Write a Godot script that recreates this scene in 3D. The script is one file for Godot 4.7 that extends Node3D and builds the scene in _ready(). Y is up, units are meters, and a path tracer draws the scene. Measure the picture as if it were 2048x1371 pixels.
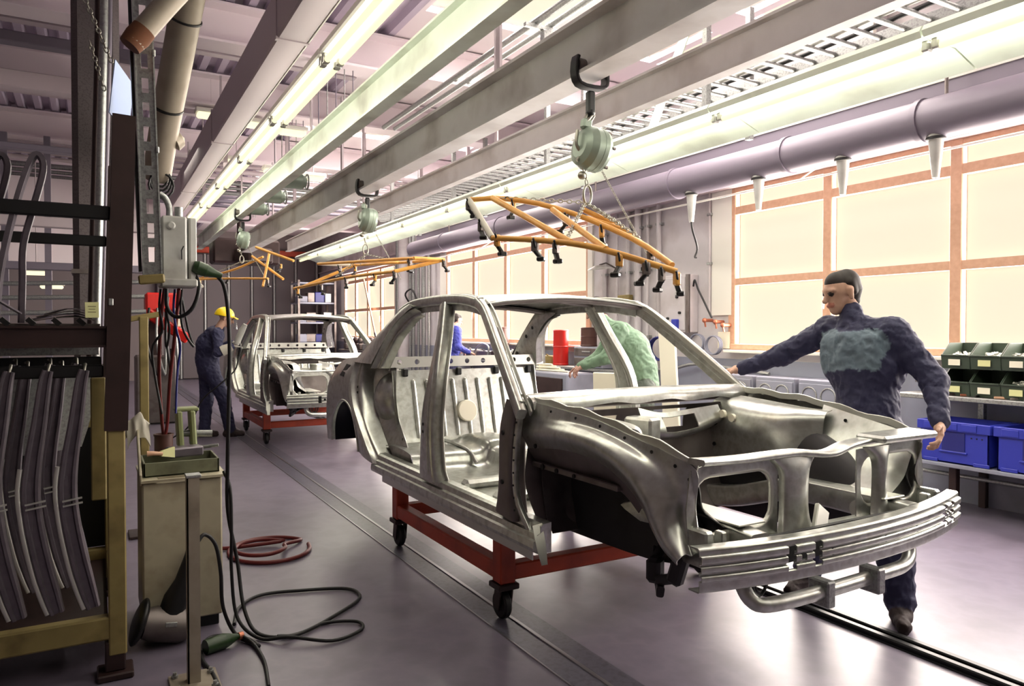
extends Node3D
# A car body shop: two bare steel bodies on red trolleys, overhead crane rails with yellow jigs, a parts rack, benches and four workers.

const UP := Vector3.UP
const XC := 2.53                       # centre line of the body line
var M := {}
var taken := {}


class G:
	# collects faces of one part
	var v := PackedVector3Array()
	var n := PackedVector3Array()
	var c := PackedColorArray()
	var ix := PackedInt32Array()
	var col := Color(1, 1, 1)

	func face(p: Array, m: Array) -> void:
		var k := v.size()
		for i in p.size():
			v.append(p[i]); n.append(m[i]); c.append(col)
		var g: Vector3 = (p[1] - p[0]).cross(p[2] - p[0])
		if p.size() == 4:
			g = (p[2] - p[0]).cross(p[3] - p[1])
		var fl: bool = g.dot(m[0] + m[2]) > 0.0
		for i in range(1, p.size() - 1):
			ix.append(k)
			if fl:
				ix.append(k + i + 1); ix.append(k + i)
			else:
				ix.append(k + i); ix.append(k + i + 1)

	func flat(p: Array, out: Vector3) -> void:
		# a flat face whose normal points the way of out
		var g: Vector3 = (p[1] - p[0]).cross(p[2] - p[0])
		if p.size() == 4:
			g = (p[2] - p[0]).cross(p[3] - p[1])
		g = g.normalized()
		if g.dot(out) < 0.0:
			g = -g
		var m := []
		for i in p.size(): m.append(g)
		face(p, m)

	func box(o: Vector3, s: Vector3, b := Basis(), bv := 0.0) -> void:
		var h := s * 0.5
		bv = minf(bv, minf(h.x, minf(h.y, h.z)) * 0.8)
		for a in 3:
			var u := (a + 1) % 3
			var w := (a + 2) % 3
			for sg in [-1.0, 1.0]:
				var q := []
				for k in [[-1, -1], [1, -1], [1, 1], [-1, 1]]:
					var p := Vector3()
					p[a] = sg * h[a]; p[u] = k[0] * (h[u] - bv); p[w] = k[1] * (h[w] - bv)
					q.append(o + b * p)
				var d := Vector3(); d[a] = sg
				flat(q, b * d)
				if bv > 0.0:
					for su in [-1.0, 1.0]:
						var e := []
						for k in [[0, -1], [0, 1], [1, 1], [1, -1]]:
							var p := Vector3()
							p[a] = sg * (h[a] - bv * k[0]); p[u] = su * (h[u] - bv * (1 - k[0])); p[w] = k[1] * (h[w] - bv)
							e.append(o + b * p)
						var d2 := Vector3(); d2[a] = sg; d2[u] = su
						flat(e, b * d2)
		if bv > 0.0:
			for x in [-1.0, 1.0]:
				for y in [-1.0, 1.0]:
					for z in [-1.0, 1.0]:
						var sg := Vector3(x, y, z)
						var i := h - Vector3.ONE * bv
						flat([o + b * (sg * Vector3(h.x, i.y, i.z)), o + b * (sg * Vector3(i.x, h.y, i.z)), o + b * (sg * Vector3(i.x, i.y, h.z))], b * sg)

	func span(a: Vector3, d: Vector3, bv := 0.0) -> void:
		# box between two corners
		box((a + d) * 0.5, (d - a).abs(), Basis(), bv)

	func bar(p: Vector3, q: Vector3, w: float, h: float, up := Vector3.UP, bv := 0.0) -> void:
		var t := (q - p).normalized()
		var s := t.cross(up)
		if s.length() < 0.01: s = t.cross(Vector3.RIGHT)
		s = s.normalized()
		box((p + q) * 0.5, Vector3(w, h, p.distance_to(q)), Basis(s, s.cross(t), -t), bv)

	func tube(pts: Array, r, seg := 8, closed := false, caps := true) -> void:
		var k := pts.size()
		var rings := []
		var nor := []
		var t0: Vector3 = (pts[1] - pts[0]).normalized()
		var s: Vector3 = t0.cross(Vector3.UP)
		if s.length() < 0.05: s = t0.cross(Vector3.RIGHT)
		s = s.normalized()
		for i in k:
			var a: Vector3 = pts[(i - 1 + k) % k] if closed else pts[maxi(i - 1, 0)]
			var b: Vector3 = pts[(i + 1) % k] if closed else pts[mini(i + 1, k - 1)]
			var t := (b - a).normalized()
			s = (s - t * s.dot(t)).normalized()
			var w := t.cross(s)
			var rr: float = r[i] if r is Array else r
			var ring := []
			var nn := []
			for j in seg:
				var an := TAU * j / seg
				var d := s * cos(an) + w * sin(an)
				nn.append(d); ring.append(pts[i] + d * rr)
			rings.append(ring); nor.append(nn)
		for i in (k if closed else k - 1):
			var i2 := (i + 1) % k
			for j in seg:
				var j2 := (j + 1) % seg
				face([rings[i][j], rings[i][j2], rings[i2][j2], rings[i2][j]], [nor[i][j], nor[i][j2], nor[i2][j2], nor[i2][j]])
		if caps and not closed:
			for e in [0, k - 1]:
				var d: Vector3 = (pts[0] - pts[1]) if e == 0 else (pts[k - 1] - pts[k - 2])
				flat(rings[e], d)

	func cyl(p: Vector3, q: Vector3, r, seg := 14) -> void:
		tube([p, q], r, seg)

	func sweep(pts: Array, prof: Array, up := Vector3.UP, scl := [], smooth := false, caps := true) -> void:
		var k := pts.size()
		var m := prof.size()
		var area := 0.0
		for j in m:
			area += prof[j].cross(prof[(j + 1) % m])
		if area < 0.0:
			prof = prof.duplicate(); prof.reverse()
		var en := []
		for j in m:
			var d: Vector2 = prof[(j + 1) % m] - prof[j]
			en.append(Vector2(d.y, -d.x).normalized())
		var rings := []
		var fr := []
		for i in k:
			var t: Vector3 = (pts[mini(i + 1, k - 1)] - pts[maxi(i - 1, 0)]).normalized()
			var s := t.cross(up).normalized()
			var u := s.cross(t)
			var sc: Vector2 = scl[i] if scl.size() > i else Vector2.ONE
			var ring := []
			for j in m:
				ring.append(pts[i] + s * prof[j].x * sc.x + u * prof[j].y * sc.y)
			rings.append(ring); fr.append([s, u])
		for i in k - 1:
			for j in m:
				var j2 := (j + 1) % m
				var a: Vector2 = en[j]
				var b: Vector2 = en[j]
				if smooth:
					a = (en[j] + en[(j - 1 + m) % m]).normalized()
					b = (en[j] + en[j2]).normalized()
				var f0: Array = fr[i]
				var f1: Array = fr[i + 1]
				face([rings[i][j], rings[i][j2], rings[i + 1][j2], rings[i + 1][j]], [f0[0] * a.x + f0[1] * a.y, f0[0] * b.x + f0[1] * b.y, f1[0] * b.x + f1[1] * b.y, f1[0] * a.x + f1[1] * a.y])
		if caps:
			var ti := Geometry2D.triangulate_polygon(PackedVector2Array(prof))
			for e in [0, k - 1]:
				var d: Vector3 = (pts[0] - pts[1]) if e == 0 else (pts[k - 1] - pts[k - 2])
				for q in range(0, ti.size(), 3):
					flat([rings[e][ti[q]], rings[e][ti[q + 1]], rings[e][ti[q + 2]]], d)

	static func cr(a: Vector3, b: Vector3, d: Vector3, e: Vector3, t: float) -> Vector3:
		return 0.5 * ((2.0 * b) + (d - a) * t + (2.0 * a - 5.0 * b + 4.0 * d - e) * t * t + (3.0 * b - a - 3.0 * d + e) * t * t * t)

	static func curve(p: Array, k: int) -> Array:
		# k points on a smooth line through p
		var out := []
		var m := p.size()
		for i in k:
			var x := float(i) / (k - 1) * (m - 1)
			var j := mini(int(x), m - 2)
			var a: Vector3 = p[j - 1] if j > 0 else 2.0 * p[0] - p[1]
			var e: Vector3 = p[j + 2] if j + 2 < m else 2.0 * p[m - 1] - p[m - 2]
			out.append(cr(a, p[j], p[j + 1], e, x - j))
		return out

	func patch(ctrl: Array, nu: int, nv: int, th := 0.004, cut := [], lin := false) -> void:
		# smooth sheet through a grid of points; cut: Rect2 areas (u along a row, v across rows) left open
		var rows := []
		for r in ctrl:
			rows.append(curve(r, nu) if not lin else _lin(r, nu))
		var grid := []
		for i in nu:
			var cl := []
			for r in rows: cl.append(r[i])
			grid.append(curve(cl, nv) if not lin else _lin(cl, nv))
		var nr := []
		for i in nu:
			var line := []
			for j in nv:
				var du: Vector3 = grid[mini(i + 1, nu - 1)][j] - grid[maxi(i - 1, 0)][j]
				var dv: Vector3 = grid[i][mini(j + 1, nv - 1)] - grid[i][maxi(j - 1, 0)]
				line.append(du.cross(dv).normalized())
			nr.append(line)
		var open := {}
		for i in nu - 1:
			for j in nv - 1:
				for r: Rect2 in cut:
					if r.has_point(Vector2((i + 0.5) / (nu - 1), (j + 0.5) / (nv - 1))): open[Vector2i(i, j)] = true
		for i in nu - 1:
			for j in nv - 1:
				if open.has(Vector2i(i, j)): continue
				var q := [[i, j], [i + 1, j], [i + 1, j + 1], [i, j + 1]]
				var a := []
				var b := []
				var na := []
				var nb := []
				for k in q:
					var w: Vector3 = nr[k[0]][k[1]]
					a.append(grid[k[0]][k[1]]); na.append(w)
					b.append(grid[k[0]][k[1]] - w * th); nb.append(-w)
				face(a, na); face(b, nb)
				for k in 4:
					var o: Vector2i = [Vector2i(i, j - 1), Vector2i(i + 1, j), Vector2i(i, j + 1), Vector2i(i - 1, j)][k]
					if o.x < 0 or o.y < 0 or o.x >= nu - 1 or o.y >= nv - 1 or open.has(o):
						var k2 := (k + 1) % 4
						var mid: Vector3 = (a[0] + a[1] + a[2] + a[3]) * 0.25
						flat([a[k], a[k2], b[k2], b[k]], (a[k] + a[k2]) * 0.5 - mid)

	static func _lin(p: Array, k: int) -> Array:
		var out := []
		var m := p.size()
		for i in k:
			var x := float(i) / (k - 1) * (m - 1)
			var j := mini(int(x), m - 2)
			out.append(p[j].lerp(p[j + 1], x - j))
		return out

	func lathe(prof: Array, xf: Transform3D, seg := 20) -> void:
		# prof: Vector2(radius, height) along the local y axis
		var m := prof.size()
		for i in m - 1:
			var d: Vector2 = prof[i + 1] - prof[i]
			var nn := Vector2(d.y, -d.x).normalized()
			for j in seg:
				var q := []
				var w := []
				for k in [[i, j], [i, j + 1], [i + 1, j + 1], [i + 1, j]]:
					var an: float = TAU * k[1] / seg
					q.append(xf * Vector3(prof[k[0]].x * cos(an), prof[k[0]].y, prof[k[0]].x * sin(an)))
					w.append((xf.basis * Vector3(nn.x * cos(an), nn.y, nn.x * sin(an))).normalized())
				if prof[i].x < 0.0001: flat([q[0], q[2], q[3]], w[0] + w[1])
				elif prof[i + 1].x < 0.0001: flat([q[0], q[1], q[2]], w[0] + w[1])
				else: face(q, w)

	func ball(o: Vector3, r: Vector3, b := Basis(), seg := 16, rings := 10, from := 0.0, to := PI) -> void:
		for i in rings:
			for j in seg:
				var q := []
				var w := []
				for k in [[i, j], [i, j + 1], [i + 1, j + 1], [i + 1, j]]:
					var th: float = from + (to - from) * k[0] / rings
					var an: float = TAU * k[1] / seg
					var d := Vector3(sin(th) * cos(an), cos(th), sin(th) * sin(an))
					q.append(o + b * (d * r)); w.append((b * (d / r)).normalized())
				if i == 0 and from == 0.0: face([q[0], q[2], q[3]], [w[0], w[2], w[3]])
				elif i == rings - 1 and to == PI: face([q[0], q[1], q[2]], [w[0], w[1], w[2]])
				else: face(q, w)

	func plate(poly: Array, holes: Array, th: float, xf: Transform3D) -> void:
		# flat sheet with real holes in the local xy plane, thickness along z
		poly = poly.duplicate()
		if Geometry2D.is_polygon_clockwise(PackedVector2Array(poly)): poly.reverse()
		var p := poly.duplicate()
		var loops := [poly]
		for hole: Array in holes:
			if not Geometry2D.is_polygon_clockwise(PackedVector2Array(hole)):
				hole = hole.duplicate(); hole.reverse()
			loops.append(hole)
			var best := 1e9
			var bi := 0
			var bj := 0
			for i in p.size():
				for j in hole.size():
					var d: float = p[i].distance_squared_to(hole[j])
					if d < best:
						best = d; bi = i; bj = j
			var ins := []
			for j in hole.size() + 1:
				ins.append(hole[(bj + j) % hole.size()])
			ins.append(p[bi])
			p = p.slice(0, bi + 1) + ins + p.slice(bi + 1)
		var ti := Geometry2D.triangulate_polygon(PackedVector2Array(p))
		if ti.is_empty():
			ti = Geometry2D.triangulate_polygon(PackedVector2Array(poly))
			loops = [poly]; p = poly
		for s in [-0.5, 0.5]:
			for q in range(0, ti.size(), 3):
				var a := []
				for k in 3:
					var w: Vector2 = p[ti[q + k]]
					a.append(xf * Vector3(w.x, w.y, s * th))
				flat(a, xf.basis.z * s)
		for l in loops:
			for i in l.size():
				var a: Vector2 = l[i]
				var b: Vector2 = l[(i + 1) % l.size()]
				var mid := (a + b) * 0.5
				var d := b - a
				flat([xf * Vector3(a.x, a.y, th * 0.5), xf * Vector3(b.x, b.y, th * 0.5), xf * Vector3(b.x, b.y, -th * 0.5), xf * Vector3(a.x, a.y, -th * 0.5)], xf.basis * Vector3(d.y, -d.x, 0))

	func links(p: Vector3, q: Vector3, l := 0.03, r := 0.003, w := 0.018) -> void:
		# a steel chain from p to q
		var k := maxi(2, int(p.distance_to(q) / (l * 0.78)))
		var t := (q - p).normalized()
		var s := t.cross(Vector3.RIGHT if absf(t.x) < 0.8 else Vector3.UP).normalized()
		for i in k:
			var o := p.lerp(q, (i + 0.5) / k)
			var d := s if i % 2 else t.cross(s)
			var pts := []
			for j in 8:
				var a := TAU * j / 8
				pts.append(o + d * cos(a) * w * 0.5 + t * sin(a) * l * 0.5)
			tube(pts, r, 5, true)

	func mesh(o: Vector3) -> ArrayMesh:
		var pv := v.duplicate()
		for i in pv.size(): pv[i] -= o
		var a := []
		a.resize(Mesh.ARRAY_MAX)
		a[Mesh.ARRAY_VERTEX] = pv; a[Mesh.ARRAY_NORMAL] = n; a[Mesh.ARRAY_COLOR] = c; a[Mesh.ARRAY_INDEX] = ix
		var m := ArrayMesh.new()
		m.add_surface_from_arrays(Mesh.PRIMITIVE_TRIANGLES, a)
		return m


func V(x: float, y: float, z: float) -> Vector3: return Vector3(x, y, z)


func numbered(called: String) -> String:
	var k: int = taken.get(called, 0)
	taken[called] = k + 1
	return called if k == 0 else "%s_%03d" % [called, k]


func tag(o: Node, label: String, category: String, group := "") -> void:
	o.set_meta("label", label); o.set_meta("category", category)
	if group: o.set_meta("group", group)


func thing(called: String, label: String, category: String, at := Vector3.ZERO, group := "") -> Node3D:
	var o := Node3D.new()
	o.name = numbered(called)
	add_child(o)
	o.position = at
	tag(o, label, category, group)
	return o


func origin(o: Node) -> Vector3:
	var p := Vector3.ZERO
	while o is Node3D and o != self:
		p += o.position
		o = o.get_parent()
	return p


func part(g: G, called: String, m: Material, parent: Node3D, label := "") -> MeshInstance3D:
	# faces are given in world coordinates and stored from the thing's own base
	var o := MeshInstance3D.new()
	o.name = called
	o.mesh = g.mesh(origin(parent))
	o.material_override = m
	parent.add_child(o, true)
	if label: o.set_meta("label", label)
	return o


func solo(g: G, called: String, m: Material, label: String, category: String, at: Vector3, group := "") -> MeshInstance3D:
	var o := MeshInstance3D.new()
	o.name = numbered(called)
	o.position = at
	o.mesh = g.mesh(at)
	o.material_override = m
	add_child(o)
	tag(o, label, category, group)
	return o


func struct(g: G, called: String, m: Material) -> MeshInstance3D:
	var o := MeshInstance3D.new()
	o.name = called
	o.mesh = g.mesh(Vector3.ZERO)
	o.material_override = m
	add_child(o, true)
	o.set_meta("kind", "structure")
	return o


func copy(src: Node3D, at: Vector3, label := "", group := "", turn := 0.0) -> Node3D:
	var o: Node3D = src.duplicate()
	o.name = numbered(src.name)
	add_child(o)
	o.position = at
	o.rotation.y = turn
	if label: o.set_meta("label", label)
	if group: o.set_meta("group", group)
	return o


func rrect(w: float, h: float, r: float, k := 3) -> Array:
	var out := []
	for q in [[1, 1, 0.0], [-1, 1, 0.5], [-1, -1, 1.0], [1, -1, 1.5]]:
		for i in k + 1:
			var a: float = PI * (q[2] + 0.5 * i / k)
			out.append(Vector2(q[0] * (w * 0.5 - r) + r * cos(a), q[1] * (h * 0.5 - r) + r * sin(a)))
	return out


func ring2(o: Vector2, r: float, k := 10, sy := 1.0) -> Array:
	var out := []
	for i in k: out.append(o + Vector2(cos(TAU * i / k) * r, sin(TAU * i / k) * r * sy))
	return out


func ibeam(w: float, h: float, t: float, f: float) -> Array:
	# profile centred on the bottom
	var a := w / 2
	var b := t / 2
	return [Vector2(-a, 0), Vector2(a, 0), Vector2(a, f), Vector2(b, f * 1.3), Vector2(b, h - f * 1.3), Vector2(a, h - f), Vector2(a, h), Vector2(-a, h), Vector2(-a, h - f), Vector2(-b, h - f * 1.3), Vector2(-b, f * 1.3), Vector2(-a, f)]


func noise_tex(freq: float, oct: int, sd: int, ramp := [], size := 512, nm := false, bump := 4.0) -> NoiseTexture2D:
	var f := FastNoiseLite.new()
	f.seed = sd; f.frequency = freq; f.fractal_octaves = oct
	f.noise_type = FastNoiseLite.TYPE_SIMPLEX_SMOOTH
	var t := NoiseTexture2D.new()
	t.width = size; t.height = size; t.seamless = true; t.noise = f
	t.as_normal_map = nm; t.bump_strength = bump
	if ramp:
		var gr := Gradient.new()
		gr.offsets = PackedFloat32Array(ramp[0]); gr.colors = PackedColorArray(ramp[1])
		t.color_ramp = gr
	return t


func mat(key: String, col: Color, rough := 0.6, metal := 0.0) -> StandardMaterial3D:
	var m := StandardMaterial3D.new()
	m.albedo_color = col; m.roughness = rough; m.metallic = metal
	M[key] = m
	return m


func grain(m: StandardMaterial3D, tex: Texture2D, scale: float, world := false) -> StandardMaterial3D:
	m.albedo_texture = tex
	m.uv1_triplanar = true; m.uv1_world_triplanar = world
	m.uv1_scale = Vector3.ONE * scale
	return m


func glow(key: String, col: Color, e: float) -> StandardMaterial3D:
	var m := mat(key, Color(0.4, 0.39, 0.36), 0.9)
	m.emission_enabled = true; m.emission = col; m.emission_energy_multiplier = e
	return m


func area(called: String, at: Vector3, turn: Vector3, size: Vector2, col: Color, e: float) -> void:
	var l := AreaLight3D.new()
	l.name = numbered(called)
	l.area_size = size; l.area_normalize_energy = false
	l.light_color = col; l.light_energy = e
	l.area_range = 60.0; l.shadow_enabled = true
	add_child(l)
	l.position = at; l.rotation = turn


func bulb(called: String, at: Vector3, col: Color, e: float) -> void:
	var l := OmniLight3D.new()
	l.name = numbered(called)
	l.light_color = col; l.light_energy = e; l.light_size = 0.06
	l.omni_range = 40.0; l.omni_attenuation = 2.0; l.shadow_enabled = true
	add_child(l)
	l.position = at


func strips(called: String, at: Vector3, length: float, w: float, col: Color, e: float, side := 1.0) -> void:
	# a row of tubes shines to all four sides
	area(called, at + V(0, -0.03, 0), V(-PI / 2, 0, 0), Vector2(w, length), col, e)
	area(called, at + V(0, 0.024, 0), V(PI / 2, 0, 0), Vector2(w, length), col, e * 0.5)
	area(called, at + V(-w / 2 - 0.005, -0.005, 0), V(0, PI / 2, 0), Vector2(length, 0.04), col, e * side)
	area(called, at + V(w / 2 + 0.005, -0.005, 0), V(0, -PI / 2, 0), Vector2(length, 0.04), col, e * side)


func materials() -> void:
	var speck := noise_tex(0.05, 4, 3, [[0.0, 0.45, 0.55, 1.0], [Color(0.72, 0.72, 0.72), Color(0.93, 0.92, 0.93), Color(1, 1, 1), Color(0.82, 0.81, 0.82)]])
	var dirt := noise_tex(0.006, 6, 8, [[0.0, 0.3, 0.55, 1.0], [Color(0.8, 0.78, 0.77), Color(0.93, 0.92, 0.91), Color(1, 1, 1), Color(0.95, 0.95, 0.95)]])
	var worn := noise_tex(0.008, 6, 21, [[0.0, 0.35, 0.6, 1.0], [Color(0.86, 0.85, 0.86), Color(0.93, 0.92, 0.93), Color(1, 0.99, 1), Color(0.9, 0.89, 0.91)]], 1024)
	# the floor: grey-lilac coating, scuffed
	var m: StandardMaterial3D
	grain(mat("floor", Color(0.445, 0.42, 0.475), 0.34), worn, 0.35, true)
	grain(mat("floor_line", Color(0.34, 0.33, 0.38), 0.34), speck, 0.8, true)
	mat("strip", Color(0.62, 0.61, 0.63), 0.3, 0.9)
	mat("rail", Color(0.05, 0.05, 0.06), 0.35, 0.3)
	grain(mat("wall", Color(0.78, 0.76, 0.77), 0.75), dirt, 0.3, true)
	grain(mat("dado", Color(0.53, 0.54, 0.6), 0.55), dirt, 0.3, true)
	mat("back", Color(0.5, 0.46, 0.46), 0.7)
	mat("panel", Color(0.4, 0.37, 0.38), 0.6)
	mat("roof", Color(0.88, 0.83, 0.85), 0.8)
	mat("deck", Color(0.72, 0.67, 0.74), 0.5, 0.2)
	grain(mat("beam", Color(0.84, 0.83, 0.82), 0.5), dirt, 0.4, true)
	mat("beam_lilac", Color(0.72, 0.67, 0.69), 0.6)
	grain(mat("mint", Color(0.84, 0.88, 0.82), 0.45), dirt, 0.4, true)
	mat("duct", Color(0.46, 0.43, 0.48), 0.45, 0.1)
	mat("white", Color(0.88, 0.87, 0.83), 0.5)
	grain(mat("wood", Color(0.82, 0.65, 0.54), 0.6), noise_tex(0.02, 3, 31, [[0.0, 1.0], [Color(0.93, 0.92, 0.9), Color(1, 1, 1)]]), 1.5)
	glow("pane", Color(0.93, 0.89, 0.79), 0.88)
	glow("tube", Color(1.0, 0.97, 0.76), 1.15)
	glow("lamp", Color(1.0, 0.96, 0.8), 1.1)
	# bare sheet steel of the bodies
	grain(mat("steel", Color(0.78, 0.79, 0.77), 0.32, 0.92), noise_tex(0.02, 4, 41, [[0.0, 0.4, 0.6, 1.0], [Color(0.8, 0.79, 0.78), Color(0.94, 0.93, 0.92), Color(1, 1, 1), Color(0.9, 0.89, 0.88)]]), 1.3)
	grain(mat("steel_dark", Color(0.5, 0.47, 0.46), 0.5, 0.85), dirt, 1.2)  # darker, duller copy of the bare steel
	grain(mat("shaded_steel", Color(0.2, 0.19, 0.2), 0.55, 0.5), dirt, 1.2)  # steel darkened to imitate the shade inside the wheel house
	mat("zinc", Color(0.8, 0.8, 0.77), 0.38, 0.8)
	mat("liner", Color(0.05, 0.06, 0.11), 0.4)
	mat("black", Color(0.03, 0.03, 0.035), 0.45)
	mat("plug", Color(0.02, 0.02, 0.02), 0.6)  # black put in place of the shade inside holes, slots and recesses
	mat("rubber", Color(0.06, 0.055, 0.065), 0.55)
	mat("chain", Color(0.6, 0.59, 0.55), 0.4, 0.85)
	grain(mat("red", Color(0.7, 0.24, 0.12), 0.45), dirt, 1.0)
	mat("hose_red", Color(0.4, 0.1, 0.1), 0.5)
	grain(mat("yellow", Color(0.88, 0.64, 0.3), 0.45), dirt, 1.3)
	grain(mat("olive", Color(0.54, 0.48, 0.29), 0.55), dirt, 1.5)
	grain(mat("rust", Color(0.19, 0.12, 0.115), 0.5, 0.2), dirt, 1.5)
	grain(mat("rust_edge", Color(0.4, 0.24, 0.14), 0.9), dirt, 3.0)
	grain(mat("pipe", Color(0.6, 0.56, 0.5), 0.5, 0.2), dirt, 1.2)
	grain(mat("concrete", Color(0.4, 0.37, 0.37), 0.9), speck, 2.0)
	grain(mat("galv", Color(0.66, 0.67, 0.66), 0.42, 0.75), speck, 1.5)
	grain(mat("box_grey", Color(0.7, 0.7, 0.68), 0.45), dirt, 1.2)
	grain(mat("cabinet", Color(0.68, 0.65, 0.56), 0.5), dirt, 1.2)
	grain(mat("tray", Color(0.42, 0.43, 0.34), 0.55), dirt, 2.0)
	mat("blue", Color(0.16, 0.2, 0.62), 0.4)
	mat("navy_plastic", Color(0.1, 0.12, 0.42), 0.4)
	mat("bin", Color(0.2, 0.25, 0.2), 0.5)
	mat("label", Color(0.82, 0.82, 0.6), 0.7)
	mat("paper", Color(0.9, 0.88, 0.8), 0.7)
	mat("sky_blue", Color(0.55, 0.62, 0.78), 0.5)
	mat("hoist", Color(0.52, 0.57, 0.52), 0.4, 0.3)
	mat("green", Color(0.13, 0.22, 0.1), 0.4)
	mat("vise", Color(0.52, 0.55, 0.38), 0.5)
	mat("helmet", Color(0.92, 0.78, 0.08), 0.35)
	mat("cloth_white", Color(0.75, 0.73, 0.68), 0.85)
	mat("bright_red", Color(0.75, 0.1, 0.07), 0.4)
	mat("brown", Color(0.3, 0.18, 0.15), 0.5)
	mat("copper", Color(0.72, 0.45, 0.35), 0.4, 0.7)
	mat("hair", Color(0.12, 0.08, 0.07), 0.7)
	m = mat("glass", Color(0.5, 0.55, 0.55, 0.12), 0.05)
	m.transparency = BaseMaterial3D.TRANSPARENCY_ALPHA
	m = mat("skin", Color(1, 1, 1), 0.75)
	m.vertex_color_use_as_albedo = true
	var mesh_t := noise_tex(0.03, 3, 51, [[0.0, 0.5, 1.0], [Color(0.86, 0.86, 0.86), Color(0.95, 0.95, 0.95), Color(1, 1, 1)]])
	grain(mat("part", Color(0.44, 0.41, 0.44), 0.35, 0.55), mesh_t, 1.0)


func shell() -> void:
	var g := G.new()
	g.span(V(-5, -0.3, -24.5), V(7.2, 0, 6))
	struct(g, "floor", M.floor)
	# steel guide strip let into the floor and its bright centre line
	g = G.new(); g.span(V(1.735, 0.0, -24), V(2.0, 0.004, 4))
	var fs := struct(g, "trim_1", M.floor_line)
	g = G.new()
	g.span(V(1.862, 0.003, -24), V(1.884, 0.008, 4), 0.002)
	g.span(V(1.727, 0.0, -24), V(1.735, 0.006, 4))
	part(g, "wear_strip", M.strip, fs)
	g = G.new()
	g.span(V(3.27, 0, -14), V(3.41, 0.006, 4))
	g.span(V(3.285, 0.0, -14), V(3.325, 0.028, 4), 0.006)
	g.span(V(3.355, 0.0, -14), V(3.395, 0.028, 4), 0.006)
	struct(g, "trim_2", M.rail)
	# wall with the windows; openings run z0..z1
	var wins := [[-6.28, 0.22], [-14.4, -9.2], [-21.8, -17.5]]
	var x0 := 6.6
	var x1 := 6.95
	g = G.new()
	g.span(V(x0, 0, -24.5), V(x1, 1.27, 6))
	g.span(V(x0, 3.2, -24.5), V(x1, 5.0, 6))
	for r in [[-24.5, -21.8], [-17.5, -14.4], [-9.2, -6.28], [0.22, 6.0]]:
		g.span(V(x0, 1.27, r[0]), V(x1, 3.2, r[1]))
	var wall := struct(g, "wall_right", M.wall)
	g = G.new(); g.span(V(x0 - 0.02, 0, -24.4), V(x0, 1.16, 6))
	part(g, "dado", M.dado, wall)
	# white reveals beside the openings
	g = G.new()
	for w in wins:
		for e in [[w[0], w[0] - 0.32], [w[1], w[1] + 0.12]]:
			g.span(V(x0 - 0.035, 1.68, e[0]), V(x0, 3.2, e[1]))
	part(g, "reveal", M.white, wall)
	for k in wins.size():
		var w: Array = wins[k]
		var mods: int = [5, 4, 4][k]
		var step: float = (w[1] - w[0]) / mods
		g = G.new()
		var xa := x0 - 0.03
		var xb := x0 + 0.12
		for i in mods + 1:
			var z: float = w[0] + step * i
			g.span(V(xa, 1.275, z - 0.055), V(xb, 3.195, z + 0.055), 0.008)
		g.span(V(xa + 0.006, 3.12, w[0]), V(xb - 0.01, 3.2, w[1]))
		g.span(V(xa + 0.006, 2.86, w[0]), V(xb - 0.01, 2.95, w[1]))
		g.span(V(xa + 0.006, 2.03, w[0]), V(xb - 0.01, 2.11, w[1]))
		g.span(V(xa - 0.02, 1.27, w[0]), V(xb, 1.34, w[1]), 0.008)
		var fr := struct(g, "window_%d" % (k + 1), M.wood)
		for i in mods:
			for y in [[1.34, 2.03], [2.11, 2.86], [2.95, 3.12]]:
				g = G.new()
				g.span(V(x0 + 0.05, y[0], w[0] + step * i + 0.055), V(x0 + 0.07, y[1], w[0] + step * (i + 1) - 0.055))
				part(g, "pane", M.pane, fr)
		g = G.new(); g.span(V(x0 - 0.12, 1.235, w[0] - 0.05), V(x0 + 0.02, 1.27, w[1] + 0.05), 0.006)
		part(g, "sill", M.white, fr)
		g = G.new()
		for i in range(1, mods, 2):
			g.bar(V(xa - 0.03, 1.72, w[0] + step * i - 0.02), V(xa - 0.03, 1.88, w[0] + step * i), 0.02, 0.02, UP, 0.004)
		part(g, "handle", M.white, fr)
	# long lintel with two pale edges
	g = G.new()
	g.span(V(x0 - 0.1, 3.2, -24.4), V(x0, 3.36, 6))
	g.span(V(x0 - 0.14, 3.36, -24.4), V(x0, 3.4, 6), 0.01)
	g.span(V(x0 - 0.14, 3.17, -24.4), V(x0, 3.2, 6), 0.01)
	struct(g, "trim_3", M.beam_lilac)
	# other walls
	g = G.new(); g.span(V(-5.3, 0, -24.5), V(-5, 5, 6)); struct(g, "wall_left", M.back)
	g = G.new(); g.span(V(-5, 0, 6), V(7.2, 5, 6.3)); struct(g, "wall_front", M.back)
	g = G.new(); g.span(V(-5, 0, -24.8), V(7.2, 5, -24.5)); struct(g, "wall_back", M.back)
	# tall folding gate in the back wall, one leaf after the other
	g = G.new(); g.span(V(1.6, 0, -24.5), V(6.45, 3.9, -24.4)); var gate := struct(g, "door_1", M.panel)
	for i in 7:
		g = G.new()
		var x := 1.62 + i * 0.69
		g.span(V(x, 0.02, -24.4), V(x + 0.6, 3.85, -24.32), 0.02)
		part(g, "leaf", M.panel, gate)
		g = G.new(); g.cyl(V(x + 0.645, 0.02, -24.34), V(x + 0.645, 3.85, -24.34), 0.045, 10)
		part(g, "post", M.galv, gate)
	g = G.new(); g.span(V(1.0, 3.88, -24.4), V(6.5, 4.06, -24.2), 0.02)
	part(g, "track", M.red, gate, "rusty orange track above the gate")
	# roof: trapezoid steel deck on the left, smooth boards and skylights on the right
	g = G.new()
	var prof := []
	var x := -5.0
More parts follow.
